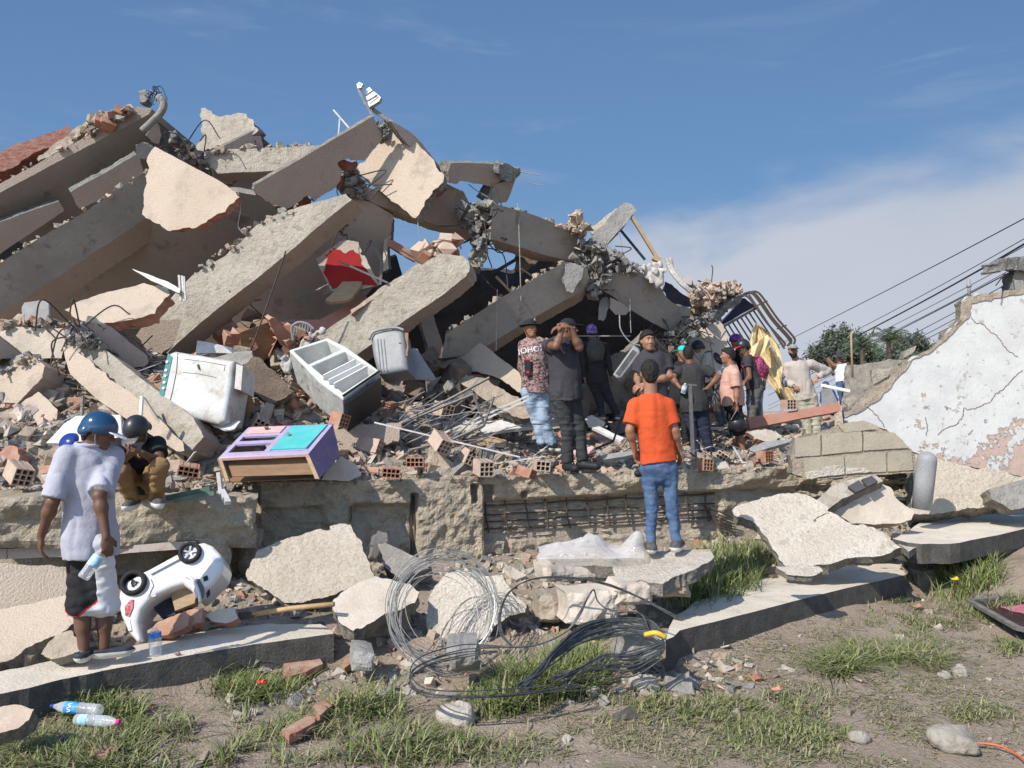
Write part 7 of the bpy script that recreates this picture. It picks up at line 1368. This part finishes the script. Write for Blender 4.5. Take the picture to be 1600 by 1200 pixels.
for k in range(7): t = k/6; m_.tube(smooth_path([P(459+t*26, 524-8*math.sin(t*3.1), 9.4), P(460+t*26, 512-6*math.sin(t*3.1), 9.4)], 3), .008, 5)
m_.tube(smooth_path([P(458, 532, 9.4), P(456, 512, 9.4), P(466, 504, 9.4), P(480, 506, 9.4), P(490, 514, 9.4)], 6), .016, 6); tag(m_.obj('plastic_chair', 'plastic_gray'), 'grey plastic chair back half buried left of the fridge', 'chair')
slab('white_board', 'tilted white panel with dark slots on the left heap behind the blue helmet', 'panel', [(72, 692), (100, 662), (118, 650), (188, 648), (190, 690), (130, 694)], 7.6, (-.1, -.75, .65), .04, 'white_sheet', 'white', .5)
m_ = MB(); m_.lathe([(0, .04), (.08, .032), (.10, .0), (0, -.01)], P(108, 691, 7.3), (-.2, -.8, .5), 18); tag(m_.obj('blue_lid', 'blue_deep', smooth=True), 'round blue lid behind the shoulder of the man in the lavender shirt', 'lid')
slab('grey_board', 'grey board leaning in front of the blue hooded person', 'board', [(1284, 608), (1298, 606), (1313, 634), (1284, 636)], 17.5, (.1, -.98, .1), .05, 'sheet_gray', 'sheet_gray', .5)
bars('ladder', 'white ladder piece in front of the tank top man', 'ladder', [((1284, 602), (1327, 611), 17, .09)], 'white')
slab('red_debris', 'terracotta jar fragment at the left edge of the photo', 'pottery', [(0, 706), (14, 696), (26, 698), (31, 712), (22, 738), (8, 745), (-10, 735)], 7.4, (-.2, -.9, .3), .12, 'terracotta', 'terracotta', 2)
slab('white_board', 'cracked board leaning under the sunlit beam at the left', 'board', [(20, 640), (60, 612), (90, 640), (85, 665), (45, 665)], 8.1, (-.1, -.8, .5), .08, 'stucco', 'terracotta', 1.5)
slab('brown_fragment', 'brown wall fragment in the heap under the sunlit beam', 'wall fragment', [(-20, 700), (10, 650), (45, 632), (60, 640), (30, 668), (0, 690)], 8.0, (.3, -.9, .3), .1, 'mauve', 'broken', 1.5)
slab('pink_board', 'pink tile lying among bricks behind the man in black', 'tile', [(888, 705), (926, 697), (932, 706), (900, 712)], 9.5, (0, -.5, .85), .03, 'pink_paint', 'terracotta', .5)
slab('white_strip', 'white plank lying in front of the purple helmeted person', 'plank', [(925, 668), (936, 666), (975, 684), (970, 690)], 10.2, (0, -.6, .8), .04, 'white_sheet', 'white', .5)
slab('grey_plank', 'grey plank lying left of the man in orange', 'plank', [(938, 712), (992, 703), (992, 710), (942, 718)], 9.2, (0, -.5, .85), .04, 'sheet_gray', 'sheet_gray', .5)
slab('wall_shard', 'round grey concrete flake behind the knee of the purple helmeted person', 'concrete shard', [(914, 655), (925, 648), (946, 660), (940, 668), (920, 668)], 10.9, (-.2, -.8, .5), .08, 'plaster', 'broken', 1.5)
# litter on the ground
for lab, c_, s_, m__ in (('blue plastic bag scrap at the foot of the right kerb', (1350, 935, -.2), .05, 'blue_plastic'), ('blue bag caught on the broken wall at the right', (1565, 752, .72), .08, 'blue_plastic'), ('turquoise scrap in the tall grass behind the kerb', (1125, 921, .0), .035, 'teal'),
                         ('small blue scrap on the white plate by the kerb', (1371, 868, .16), .03, 'blue_plastic'), ('yellow peel on the stones beside the right grass tuft', (1491, 905, .0), .035, 'yellow'), ('brown leaf on the dry grass right of the kerb', (1432, 948, -.18), .04, 'terracotta'), ('crust of bread on the grass at the lower right', (1212, 1077, -.18), .03, 'bone'),
                         ('red scrap beside the bottles on the kerb slab', (277, 1022, .01), .02, 'brick_red'), ('orange scrap in the grass below the kerb', (408, 1066, -.15), .03, 'red_plastic')):
    c_ = PZ(*c_); q = SDF(np.array(c_)-s_*2.4, np.array(c_)+s_*2.4, s_/7); q.ell(c_, (s_, s_*.6, s_*.35), None, .01); q.ell(c_+Vector((s_*.6, 0, s_*.3)), (s_*.6, s_*.4, s_*.5), None, .01); q.wrinkle(s_*.28, (s_*.4,)*3, 3); tag(q.mesh('litter', m__, None), lab, 'litter')
m_ = MB(); m_.tube(smooth_path([PZ(1518, 1160, -.2), PZ(1560, 1165, -.19), PZ(1590, 1180, -.2), PZ(1610, 1200, -.2)], 6), .006, 6); tag(m_.obj('orange_cord', 'orange_cable'), 'thin orange cord beside the large stone at the lower right', 'cord')
# ================================================================ power lines, trees
for k, (a, b, r_) in enumerate((((1150, 572), (1700, 288), .016), ((1150, 610), (1700, 316), .012), ((1150, 617), (1700, 322), .026), ((1150, 622), (1700, 330), .012), ((1150, 628), (1700, 345), .010), ((1200, 608), (1700, 352), .010), ((1200, 618), (1700, 360), .018), ((1200, 634), (1700, 372), .012), ((1200, 640), (1700, 380), .012), ((1200, 652), (1700, 398), .012), ((1200, 668), (1700, 412), .012), ((1200, 676), (1700, 414), .018), ((1200, 560), (1560, 560), 0))):
    if not r_: continue
    pts = []
    for t in np.linspace(0, 1, 22): Y_ = 1/(1/60*(1-t)+1/17*t); pts.append(P(lerp(a[0], b[0], t), lerp(a[1], b[1], t)+6*math.sin(math.pi*t)*(1+k % 3)*.6, Y_))
    m_ = MB(); m_.tube(pts, r_, 5); tag(m_.obj('power_line', 'cable_sky'), ['highest thin wire in the sky at the right', 'thin wire just under the highest one', 'thick bundled cable in the sky above the white wall'][k] if k < 3 else ['fourth wire from the top in the sky at the right', 'fifth wire from the top at the right', 'sixth wire from the top at the right', 'thicker seventh cable from the top at the right', 'eighth wire from the top at the right', 'ninth wire, ending low over the wall', 'tenth wire, just above the grey pipe', 'eleventh wire passing the beam stub', 'lowest cable passing behind the beam stub'][k-3], 'power line', 'power lines')
def tree(label, px, py, Y, w_, h_, seed, n=9000, m__='leaf', zb=-.2):
    rs_ = np.random.default_rng(seed); c = P(px, py, Y); base = Vector((c.x, c.y, zb)); root = empty('tree', base, label, 'tree', 'trees beyond the wall')
    tr = MB(); top_ = c-Vector((0, 0, h_*.1)); tr.tube(smooth_path([base, lerp(base, top_, .5)+Vector((.1, 0, 0)), top_], 5), [w_*.05*(1-.06*i) for i in range(11)], 7)
    for _ in range(7): a = lerp(base, top_, rs_.uniform(.55, .95)); tr.tube([a, c+Vector(rs_.uniform(-1, 1, 3).tolist())*w_*.35], [w_*.02, w_*.008], 5)
    tr.obj('trunk', 'bark', root)
    cl = rs_.standard_normal((46, 3)); cl /= np.linalg.norm(cl, axis=1)[:, None]; cl *= rs_.uniform(.35, 1, (46, 1))**.6; cl *= [w_*.42, w_*.36, h_*.42]; cl[:, 2] = np.where(cl[:, 2] < -h_*.25, cl[:, 2]*.5, cl[:, 2])
    i = rs_.integers(0, 46, n); p = cl[i]+rs_.standard_normal((n, 3))*w_*.055; s_ = w_*.022*rs_.uniform(.6, 1.5, n); a = rs_.standard_normal((n, 3)); a /= np.linalg.norm(a, axis=1)[:, None]; b = np.cross(a, rs_.standard_normal((n, 3))); b /= np.linalg.norm(b, axis=1)[:, None]
    p = p+np.array(c); V = np.stack([p-a*s_[:, None], p-b*s_[:, None]*.5, p+a*s_[:, None], p+b*s_[:, None]*.5], 1).reshape(-1, 3); F = np.arange(n*4).reshape(-1, 4); mesh_obj('crown', V, F, m__, parent=root)
tree('round grey green tree beyond the tank top man', 1318, 552, 60, 5.6, 4.0, 1, 12000)
tree('low dark tree between the two palms beyond the wall', 1352, 562, 62, 3.2, 2.6, 2, 6000)
tree('grey green tree on the right behind the slope of the white wall', 1425, 548, 64, 4.4, 3.6, 3, 8000)
tree('dark bush under the palms beyond the wall', 1395, 575, 58, 5, 2.6, 4, 8000)
def palm(label, px, py, Y, L_, seed, zb=-.2):
    rs_ = random.Random(seed); c = P(px, py, Y); base = Vector((c.x+.3, c.y, zb)); root = empty('palm', base, label, 'palm tree', 'trees beyond the wall'); tr = MB(); tr.tube(smooth_path([base, lerp(base, c, .5), c], 5), [.16]*11, 8); tr.obj('trunk', 'bark', root)
    m_ = MB()
    for k in range(30):
        a = rs_.uniform(0, 6.28); e = rs_.uniform(-.1, 1.25); d = Vector((math.cos(a)*math.cos(e), math.sin(a)*math.cos(e), math.sin(e))); ln = L_*rs_.uniform(.75, 1.05); sp = []
        for j in range(9): t = j/8; sp.append(c+d*ln*t+Vector((0, 0, -1))*ln*.55*t*t)
        for j in range(1, 9):
            tdir = (sp[j]-sp[j-1]).normalized(); s0 = tdir.cross(Vector((0, 0, 1))).normalized()
            for sg in (-1, 1):
                for f_ in (0, .5):
                    b_ = lerp(sp[j-1], sp[j], f_); l = ln*.24*(1-.5*j/9)*rs_.uniform(.8, 1.1); tip = b_+(s0*sg*.8+tdir*.7+Vector((0, 0, -.45))).normalized()*l; m_.add([b_-tdir*.035, b_+tdir*.035, tip], [(0, 1, 2)])
    m_.obj('fronds', 'leaf_palm', root)
palm('left one of two palms beyond the wall', 1346, 543, 55, 2.0, 1); palm('taller palm with spreading fronds beyond the wall', 1388, 532, 52, 2.3, 2)
# ================================================================ rubble, bricks, stones, grass
RM = ['rubble_beige', 'rubble_gray', 'terracotta', 'rubble_white', 'rubble_brown', 'terracotta_pale', 'plaster']
def pick(rs, wts): return rs.choices(range(len(RM)), wts)[0]
rs = random.Random(77)
FEET = [D_[k] for D_ in PEOPLE for k in ('anL', 'anR', 'toL', 'toR')]
def clear(p, r): return all((Vector(p)-f).length > r for f in FEET)
def field(n, xr, dr_, zf, base, sz, wts, name, lift=0., power=2.2, keep=None):
    pts, sizes, ms = [], [], []
    while len(pts) < n:
        x = rs.uniform(*xr); dd = rs.uniform(*dr_); y = base(x)+dd
        if keep and not keep(x, y, dd): continue
        s_ = sz[0]+(sz[1]-sz[0])*rs.random()**power; p = (x, y, float(zf(x, y))+lift+s_*.12)
        if not clear(p, .06+s_*.5): continue
        pts.append(p); sizes.append(s_); ms.append(pick(rs, wts))
    o = scatter(name, pts, sizes, ms, RM, rs, .45, origin=(0, 9, 0)); o['kind'] = 'stuff'; return o
fw = lambda x: float(Yw(x)); fk = lambda x: float(Yk(x))
field(16500, (-6.3, 5.2), (.03, 2.6), MZ, fw, (.015, .19), (46, 16, 8, 8, 7, 9, 6), 'rubble', power=3)
field(3200, (-6.5, 6.5), (2.3, 6.5), MZ, fw, (.05, .30), (30, 20, 14, 8, 12, 10, 6), 'rubble')
field(1500, (-5.5, 4.2), (-.10, .30), lambda x, y: .97+.0*x, fw, (.015, .08), (45, 20, 10, 6, 5, 12, 2), 'rubble', keep=lambda x, y, d: True)
field(5000, (-5, 6.5), (.35, 2.6), T, fk, (.012, .13), (42, 20, 7, 14, 3, 6, 8), 'rubble', power=3.2, keep=lambda x, y, d: y < Yw(x)+.1 and (d > .95 or (-1.3 < x < 1.2) or rs.random() < .03))
field(1300, (-1.9, 1.9), (-.75, .6), T, fk, (.012, .11), (42, 22, 9, 14, 3, 6, 4), 'rubble', power=3.2)
field(1500, (-4, 8), (-3.2, 0), T, fk, (.008, .045), (36, 26, 8, 18, 4, 6, 2), 'pebbles', power=3)
field(900, (4.3, 7.5), (-1.6, -.12), T, fw, (.02, .16), (36, 26, 5, 22, 3, 3, 5), 'rubble', keep=lambda x, y, d: y > Yk(x)+.6)
# single pieces big enough to count
LM = [((70, 600), 'in the shaded heap at the far left'), ((60, 740), 'beside the terracotta jar piece'), ((230, 700), 'near the squatting man'), ((300, 740), 'left of the painted drawer unit'), ((430, 740), 'before the painted drawer unit'), ((430, 640), 'between the washing machine and the fridge'),
      ((560, 640), 'in front of the fridge'), ((600, 720), 'right of the painted drawer unit'), ((680, 640), 'around the folded steel frame'), ((700, 710), 'below the folded steel frame'), ((820, 720), 'left of the man in black'), ((820, 630), 'in front of the cream panel'), ((940, 700), 'between the men in black and in orange'),
      ((1050, 720), 'behind the man in orange'), ((1130, 710), 'near the feet of the boy in pink'), ((1200, 700), 'left of the grey block wall'), ((1230, 660), 'near the salmon plank'), ((150, 940), 'behind the legs of the lavender shirted man'), ((310, 950), 'around the toy car'), ((480, 960), 'near the shovel handle'), ((620, 980), 'beside the wire coil'),
      ((760, 960), 'right of the white slab'), ((860, 1000), 'under the black cable loops'), ((920, 900), 'in front of the cream slab'), ((1060, 930), 'left of the tall grass'), ((1180, 860), 'beside the big white slab'), ((1430, 880), 'at the broken end of the right pavement'), ((1500, 800), 'on the right pavement'), ((540, 1060), 'on the grass below the kerb end'),
      ((720, 1110), 'in the grass at the bottom centre'), ((1000, 1080), 'on the grass before the right kerb'), ((1300, 1080), 'on the dry grass at the lower right'), ((1500, 1050), 'on the dry grass at the right'), ((200, 1120), 'in the grass at the lower left')]
def where(p): x, y = to_px(p); return min(LM, key=lambda l: (l[0][0]-x)**2+((l[0][1]-y)*1.4)**2)[1]
PR = {}
def proto_chunk(i, m_):
    if (i, m_) not in PR:
        pv, pf = PROTO[i]; bm = bmesh.new(); vs = [bm.verts.new(v) for v in pv]
        for f in pf: bm.faces.new([vs[j] for j in f])
        bmesh.ops.subdivide_edges(bm, edges=bm.edges, cuts=3, use_grid_fill=True)
        for v in bm.verts: v.co += v.co.normalized()*(noise.noise(v.co*4+Vector((i, 0, 0)))*.13+noise.noise(v.co*11)*.05)
        me = bpy.data.meshes.new('chunk'); bm.to_mesh(me); bm.free(); me.materials.append(MATS[m_]); PR[(i, m_)] = me
    return PR[(i, m_)]
CN = {'rubble_beige': ('beige', 'mortar chunk'), 'rubble_gray': ('grey', 'concrete chunk'), 'terracotta': ('red', 'brick piece'), 'rubble_white': ('whitish', 'plaster chunk'), 'rubble_brown': ('brown', 'debris chunk'), 'terracotta_pale': ('pink', 'brick piece'), 'plaster': ('cream', 'plaster piece'), 'stone': ('tan', 'stone')}
def chunk(x, y, z, s_, m_, i=None, rz=None, lab=None, name=None):
    flatp = m_ in ('plaster', 'rubble_white') and rs.random() < .6; i = (rs.randrange(16, 26) if flatp else rs.randrange(16)) if i is None else i
    cn = CN[m_]; o = bpy.data.objects.new(name or cn[1].replace(' ', '_'), proto_chunk(i, m_)); COL.objects.link(o); o.location = (x, y, z+s_*(.10 if i < 16 else .05)); o.scale = (s_, s_*rs.uniform(.8, 1.1), s_*rs.uniform(.85, 1.2)); o.rotation_euler = (rs.gauss(0, .35), rs.gauss(0, .35), rs.uniform(0, 6.28) if rz is None else rz)
    big = 'big' if s_ > .30 else ('medium' if s_ > .2 else 'small'); shape = 'flat' if i >= 16 else 'angular'
    tag(o, lab or f'{big} {cn[0]} {cn[1]} {where(o.location)}', cn[1], f'{cn[0]} {cn[1]}s {where(o.location)}'); return o
n = 0
while n < 135:
    x = rs.uniform(-5.3, 4.3); d_ = rs.uniform(.12, 2.7); y = float(Yw(x))+d_; s_ = .13+.27*rs.random()**1.8; p = Vector((x, y, float(MZ(x, y))))
    if x > .4: s_ *= .7
    if not clear(p, .12+s_*.6): continue
    chunk(*p, s_, rs.choices(['rubble_beige', 'rubble_gray', 'terracotta', 'rubble_white', 'rubble_brown', 'terracotta_pale', 'plaster'], (30, 16, 10, 10, 8, 10, 16))[0]); n += 1
n = 0
while n < 60:
    x = rs.uniform(-4.2, 5.5); d_ = rs.uniform(.9, 2.2); y = float(Yk(x))+d_; s_ = .09+.20*rs.random()**1.8; p = Vector((x, y, float(T(x, y))))
    if y > Yw(x)-.15 or not clear(p, .15+s_*.6): continue
    chunk(*p, s_, rs.choices(['rubble_beige', 'rubble_gray', 'terracotta', 'rubble_white', 'plaster'], (34, 20, 7, 22, 17))[0]); n += 1
for px, py, s_, m_, lab in ((1485, 1163, .26, 'stone', 'large tan stone on the dry grass at the lower right'), (1500, 1048, .13, 'stone', 'pale rough stone on the dry grass near the picture frame'), (1475, 1055, .09, 'stone', 'small yellowish stone next to the pale rough stone'), (1438, 915, .26, 'rubble_gray', 'big grey stone at the broken end of the right kerb'),
    (712, 1118, .24, 'rubble_white', 'cream concrete chunk in the grass below the wire coil'), (980, 1122, .22, 'rubble_white', 'flat cream stone on the grass below the cable bundle'), (310, 1190, .16, 'rubble_beige', 'round beige stone at the bottom edge left of centre'), (776, 1103, .09, 'rubble_white', 'small white stone by the tall grass tuft'), (1005, 1075, .20, 'rubble_white', 'rough whitish lump below the right kerb end'),
    (1060, 1072, .22, 'rubble_gray', 'flat grey slab piece on the grass below the right kerb'), (940, 1100, .10, 'rubble_gray', 'small grey stone right of the tall grass tuft'), (600, 1085, .12, 'rubble_gray', 'grey stone in the grass below the wire coil'), (1340, 1145, .12, 'stone', 'flat buried stone in the dry grass'), (640, 1040, .14, 'rubble_white', 'cream lump at the lower edge of the wire coil')):
    p = PZ(px, py, -.2); p.z = float(T(p.x, p.y))
    if m_ == 'stone' or 'lump' in lab or 'cream concrete' in lab:
        q = SDF(np.array(p)-s_*.9, np.array(p)+s_*.9, s_/16); h_ = s_*.5; q.ell(p+Vector((0, 0, h_*.45)), (h_, h_*.75, h_*.62), None, .02); q.ell(p+Vector((h_*.3, -h_*.2, h_*.3)), (h_*.75, h_*.6, h_*.5), None, .03); q.wrinkle(h_*.16, (h_*.5,)*3, int(px)); q.wrinkle(h_*.06, (h_*.2,)*3, int(py)); tag(q.mesh('stone', m_, None), lab, 'stone'); continue
    chunk(p.x, p.y, p.z, s_, m_, i=rs.randrange(12), lab=lab, name='stone')
for _ in range(26):
    x = rs.uniform(-2.5, 4); y = fk(x)-rs.uniform(.15, 1.6); p = Vector((x, y, float(T(x, y)))); chunk(*p, rs.uniform(.05, .11), rs.choice(['rubble_white', 'rubble_beige', 'rubble_gray', 'terracotta', 'rubble_white']))
# hollow bricks
def brick_mesh(nx_, nz_, m_, w=.19, h=.19, ln=.30, broken=0):
    b = MB(); t = .012; cw, ch = (w-t*(nx_+1))/nx_, (h-t*(nz_+1))/nz_; dp = ln*.75
    X = [0]; [X.extend([X[-1]+t, X[-1]+t+cw]) for _ in range(nx_)]; X.append(w); Z = [0]; [Z.extend([Z[-1]+t, Z[-1]+t+ch]) for _ in range(nz_)]; Z.append(h)
    for i in range(len(X)-1):
        for j in range(len(Z)-1):
            q = [(X[i], 0, Z[j]), (X[i+1], 0, Z[j]), (X[i+1], 0, Z[j+1]), (X[i], 0, Z[j+1])]
            if i % 2 and j % 2:
                r_ = [(x, dp, z) for x, _, z in q]; n0 = len(b.V); b.add(q+r_, [(0, 1, 5, 4)[::-1], (1, 2, 6, 5)[::-1], (2, 3, 7, 6)[::-1], (3, 0, 4, 7)[::-1], (4, 5, 6, 7)])
            else: b.add(q, [(0, 1, 2, 3)])
    g_ = .006; ys_ = [0, ln]
    for k in range(6):   # ribbed sides
        z0, z1 = h*k/6, h*(k+1)/6; b.add([(w, 0, z0), (w, ln, z0), (w+(-g_ if k % 2 else 0), ln, z0), (w+(-g_ if k % 2 else 0), 0, z0), (w+(-g_ if k % 2 else 0), 0, z1), (w+(-g_ if k % 2 else 0), ln, z1)], [(0, 1, 2, 3), (3, 2, 5, 4)])
        b.add([(0, 0, z0), (0, ln, z0), (0, ln, z1), (0, 0, z1)], [(3, 2, 1, 0)][::1]); x0, x1 = w*k/6, w*(k+1)/6; zt = h-(g_ if k % 2 else 0); b.add([(x0, 0, h), (x0, ln, h), (x0, ln, zt), (x0, 0, zt), (x1, 0, zt), (x1, ln, zt)], [(3, 2, 1, 0), (4, 5, 2, 3)])
    b.add([(0, 0, 0), (w, 0, 0), (w, ln, 0), (0, ln, 0)], [(3, 2, 1, 0)]); b.add([(0, ln, 0), (w, ln, 0), (w, ln, h), (0, ln, h)], [(3, 2, 1, 0)])
    V = np.array(b.V)-[w/2, ln/2, 0]; me = bpy.data.meshes.new('hollow_brick'); me.from_pydata(V.tolist(), [], b.F); me.materials.append(MATS[m_]); me.update(); return me
BK = [brick_mesh(3, 3, 'terracotta_pale'), brick_mesh(3, 2, 'terracotta_pale', .19, .13, .26), brick_mesh(3, 3, 'terracotta', .17, .17, .2), brick_mesh(2, 3, 'terracotta_pale', .12, .19, .28), brick_mesh(4, 2, 'terracotta', .22, .12, .2)]
def brick(p, k, rz, tilt=(0, 0), lab=None, s_=.82):
    o = bpy.data.objects.new('hollow_brick', BK[k]); COL.objects.link(o); o.location = p; o.rotation_euler = (tilt[0], tilt[1], rz); o.scale = (s_,)*3
    tag(o, lab or f'{"dusty" if k in (0, 1, 3) else "reddish"} hollow clay brick {where(o.location)}', 'hollow brick', 'hollow bricks '+where(o.location)); return o
for px, py, Y_, k, rz, ti, lab in ((649, 729, 8.2, 4, .05, (0, 0), 'hollow brick with eight dark cells at the wall edge under the loose bricks'), (683, 700, 8.6, 0, .7, (.5, .3), 'tilted pinkish hollow brick above the wall edge'), (755, 742, 8.35, 0, .35, (.1, 0), 'dusty hollow brick lying on the wall edge left of the man in black'), (846, 735, 8.6, 1, .1, (0, .1), 'mortar covered hollow brick beside the feet of the man in black'),
        (725, 722, 8.7, 3, .5, (.2, .4), 'broken hollow brick behind the dusty one on the wall edge'), (25, 752, 6.95, 0, .9, (.3, .2), 'mortar filled hollow brick on the left heap above the lumpy beam'), (293, 742, 7.3, 4, .4, (.2, .2), 'reddish hollow brick right of the squatting man'), (1232, 640, 12.4, 0, .1, (0, 0), 'hollow brick with a cell grid standing on the salmon plank'),
        (400, 672, 8.5, 0, .5, (.3, .5), 'hollow brick behind the painted drawer unit'), (415, 655, 8.8, 3, .2, (.9, .3), 'hollow brick with a cell face above the drawer unit'), (528, 665, 8.6, 2, 1.0, (.2, .2), 'red hollow brick piece at the lower corner of the fridge'), (1100, 735, 9.4, 2, .4, (0, .1), 'small red brick on the wall edge behind the man in orange'), (1195, 722, 9.9, 2, .5, (0, 0), 'single red brick left of the grey block wall'),
        (690, 650, 9.4, 0, .6, (.2, .2), 'hollow brick behind the folded steel frame'), (110, 735, 7.2, 1, .3, (.2, .1), 'hollow brick row behind the arm of the lavender shirted man'), (820, 745, 8.3, 4, 1.2, (.3, .2), 'reddish brick stub at the wall edge left of the man in black'), (610, 745, 8.0, 4, .2, (.1, .1), 'flat red brick on the wall edge right of the brown triangular slab')):
    brick(P(px, py, Y_), k, rz, ti, lab)
n = 0
while n < 18:
    x = rs.uniform(-4.8, 4); d_ = rs.uniform(.1, 2.2); y = float(Yw(x))+d_; p = Vector((x, y, float(MZ(x, y))+.02))
    if not clear(p, .28): continue
    brick(p, rs.randrange(5), rs.uniform(-1.2, 1.2), (rs.gauss(0, .4), rs.gauss(0, .4)), s_=rs.uniform(.6, .9)); n += 1
ORD = ['first', 'second', 'third', 'fourth', 'fifth', 'sixth', 'seventh', 'eighth', 'ninth', 'tenth', 'eleventh', 'twelfth', 'thirteenth', 'fourteenth', 'fifteenth', 'sixteenth', 'seventeenth', 'eighteenth', 'nineteenth', 'twentieth']
same = {}
for o in COL.objects:
    if o.get('group') and o.parent is None and ('chunk' in o['group'] or 'piece' in o['group'] or 'brick' in o['group'] or 'stone' in o['group']): same.setdefault(o['label'], []).append(o)
for lab, os_ in same.items():
    if len(os_) > 1:
        for k, o in enumerate(sorted(os_, key=lambda o: to_px(o.location)[0])): o['label'] = f'{ORD[min(k, 19)]} from left, {lab}'
# sticks, splinters and thin bars through the heap
m_ = MB()
for _ in range(360):
    x = rs.uniform(-5.3, 4.4); y = float(Yw(x))+rs.uniform(.05, 3); z = float(MZ(x, y))+.06; a_ = rs.uniform(0, 6.28); l = rs.uniform(.15, .7); m_.bar((x, y, z), (x+math.cos(a_)*l, y+math.sin(a_)*l*.6, z+rs.uniform(-.05, .22)), rs.uniform(.006, .03), .01, m=rs.randrange(4))
o = m_.obj('splinters', ['wood_pale', 'white_sheet', 'paint_gray', 'steel_rust']); o['kind'] = 'stuff'
# grass
mat('grass_green', (.085, .125, .03), (.14, .18, .05), 5, rough=.6); mat('grass_light', (.20, .235, .075), (.27, .29, .11), 5, rough=.6); mat('grass_dry', (.33, .285, .18), (.24, .20, .12), 5, rough=.8); mat('grass_gray', (.17, .16, .10), (.23, .20, .14), 5, rough=.8)
def grass(name, spots, mats, seed, kind_label=None):
    r = np.random.default_rng(seed); Vs = []; Fs = []; Ms = []; n0 = 0
    for (px, py, rx, ry, cnt, hl, mw, z0, lean) in spots:
        u = r.standard_normal(cnt)*.5; v = r.standard_normal(cnt)*.5; k = (np.abs(u) < 1.2) & (np.abs(v) < 1.2); u, v = u[k], v[k]; X = []; 
        x_ = px+u*rx; y_ = py+v*ry; P_ = np.array([PZ(a, b, z0)[:] for a, b in zip(x_, y_)]); zz = T(P_[:, 0], P_[:, 1]); P_[:, 2] = zz
        cl_ = fbm(P_[:, 0], P_[:, 1], .25, 3, 3) > -.10+.12*r.standard_normal(len(P_)); P_ = P_[cl_]; n = len(P_)
        h_ = hl*r.uniform(.35, 1.15, n); az = r.uniform(0, 6.28, n); le = lean*r.uniform(.3, 1.6, n); w_ = r.uniform(.0022, .0048, n)*(1+hl); dr_x, dr_y = np.cos(az), np.sin(az); sx_, sy_ = -dr_y*w_, dr_x*w_
        for j, (f, wf) in enumerate(((0, 1), (.4, .95), (.75, .7), (1, .08))):
            bx = P_[:, 0]+dr_x*h_*le*f**1.8; by = P_[:, 1]+dr_y*h_*le*f**1.8; bz = P_[:, 2]-.01+h_*f*(1-.28*np.minimum(le, 1.6)*f); Vs.append(np.stack([np.stack([bx-sx_*wf, by-sy_*wf, bz], 1), np.stack([bx+sx_*wf, by+sy_*wf, bz], 1)], 1))
        A4 = np.stack(Vs[-4:], 1).reshape(n*8, 3); del Vs[-4:]; Vs.append(A4); b = (np.arange(n)*8)[:, None]+n0
        F = np.concatenate([b+np.array([[0, 1, 3, 2]])+2*j for j in range(3)], 0); Fs.append(F); mi = r.choice(len(mats), n, p=mw); Ms.append(np.tile(mi, 3)); n0 += n*8
    o = mesh_obj(name, np.concatenate(Vs), np.concatenate(Fs), mats, np.concatenate(Ms), origin=(0, 5, 0)); o['kind'] = 'stuff'; return o
GM = ['grass_green', 'grass_light', 'grass_dry', 'grass_gray']; G = (.48, .34, .12, .06); GL = (.30, .26, .26, .18); DR = (.08, .12, .40, .40)
grass('grass', [(850, 1075, 72, 24, 2300, .28, G, -.2, .9), (905, 1050, 45, 18, 875, .26, G, -.2, .8), (780, 1100, 60, 22, 875, .18, G, -.2, .9), (570, 1100, 60, 28, 1125, .20, G, -.2, .9), (590, 1160, 90, 30, 1620, .14, GL, -.2, 1), (400, 1075, 80, 22, 1620, .16, G, -.2, 1), (360, 1150, 160, 40, 3060, .13, GL, -.2, 1.1), (120, 1165, 120, 30, 2520, .14, GL, -.2, 1.1), (160, 1110, 60, 16, 810, .16, G, -.2, 1),
    (230, 1190, 220, 25, 2700, .13, GL, -.2, 1.1), (1120, 910, 62, 26, 2125, .30, G, .0, .6), (1160, 880, 50, 16, 1125, .26, G, .05, .7), (1080, 935, 40, 14, 625, .24, G, 0, .7), (1520, 880, 48, 20, 1375, .28, G, .1, .7), (1480, 870, 30, 14, 375, .3, GL, .1, .8), (1560, 925, 60, 14, 900, .12, GL, 0, 1), (1380, 1025, 100, 26, 2340, .15, (.3, .4, .2, .1), -.2, 1.8), (1330, 1040, 60, 12, 437, .18, (.3, .5, .1, .1), -.2, 2), (1150, 1100, 150, 30, 2880, .08, GL, -.2, 1.1),
    (1240, 1140, 130, 30, 1800, .08, GL, -.2, 1.1), (1000, 1090, 90, 20, 1260, .08, GL, -.2, 1), (700, 1160, 120, 30, 1620, .1, GL, -.2, 1.1), (1430, 960, 90, 20, 1260, .08, GL, -.15, 1), (1590, 1000, 40, 12, 450, .10, GL, -.15, 1.4), (1530, 1110, 60, 14, 540, .06, GL, -.2, 1), (60, 1110, 60, 10, 360, .1, GL, -.2, 1), (1400, 930, 60, 8, 540, .1, GL, -.15, 1)], GM, 1)
grass('dry_grass', [(1300, 1000, 250, 60, 6720, .045, DR, -.2, 1.8), (1450, 1100, 200, 70, 6720, .04, DR, -.2, 1.8), (1150, 1080, 180, 60, 4800, .045, DR, -.2, 1.8), (900, 1140, 220, 50, 4160, .05, DR, -.2, 1.6), (500, 1120, 260, 50, 5120, .05, DR, -.2, 1.6), (150, 1150, 200, 45, 3520, .05, DR, -.2, 1.6), (1500, 960, 120, 40, 2720, .05, DR, -.15, 1.8), (1200, 1180, 300, 30, 4160, .04, DR, -.2, 1.8)], GM, 2)
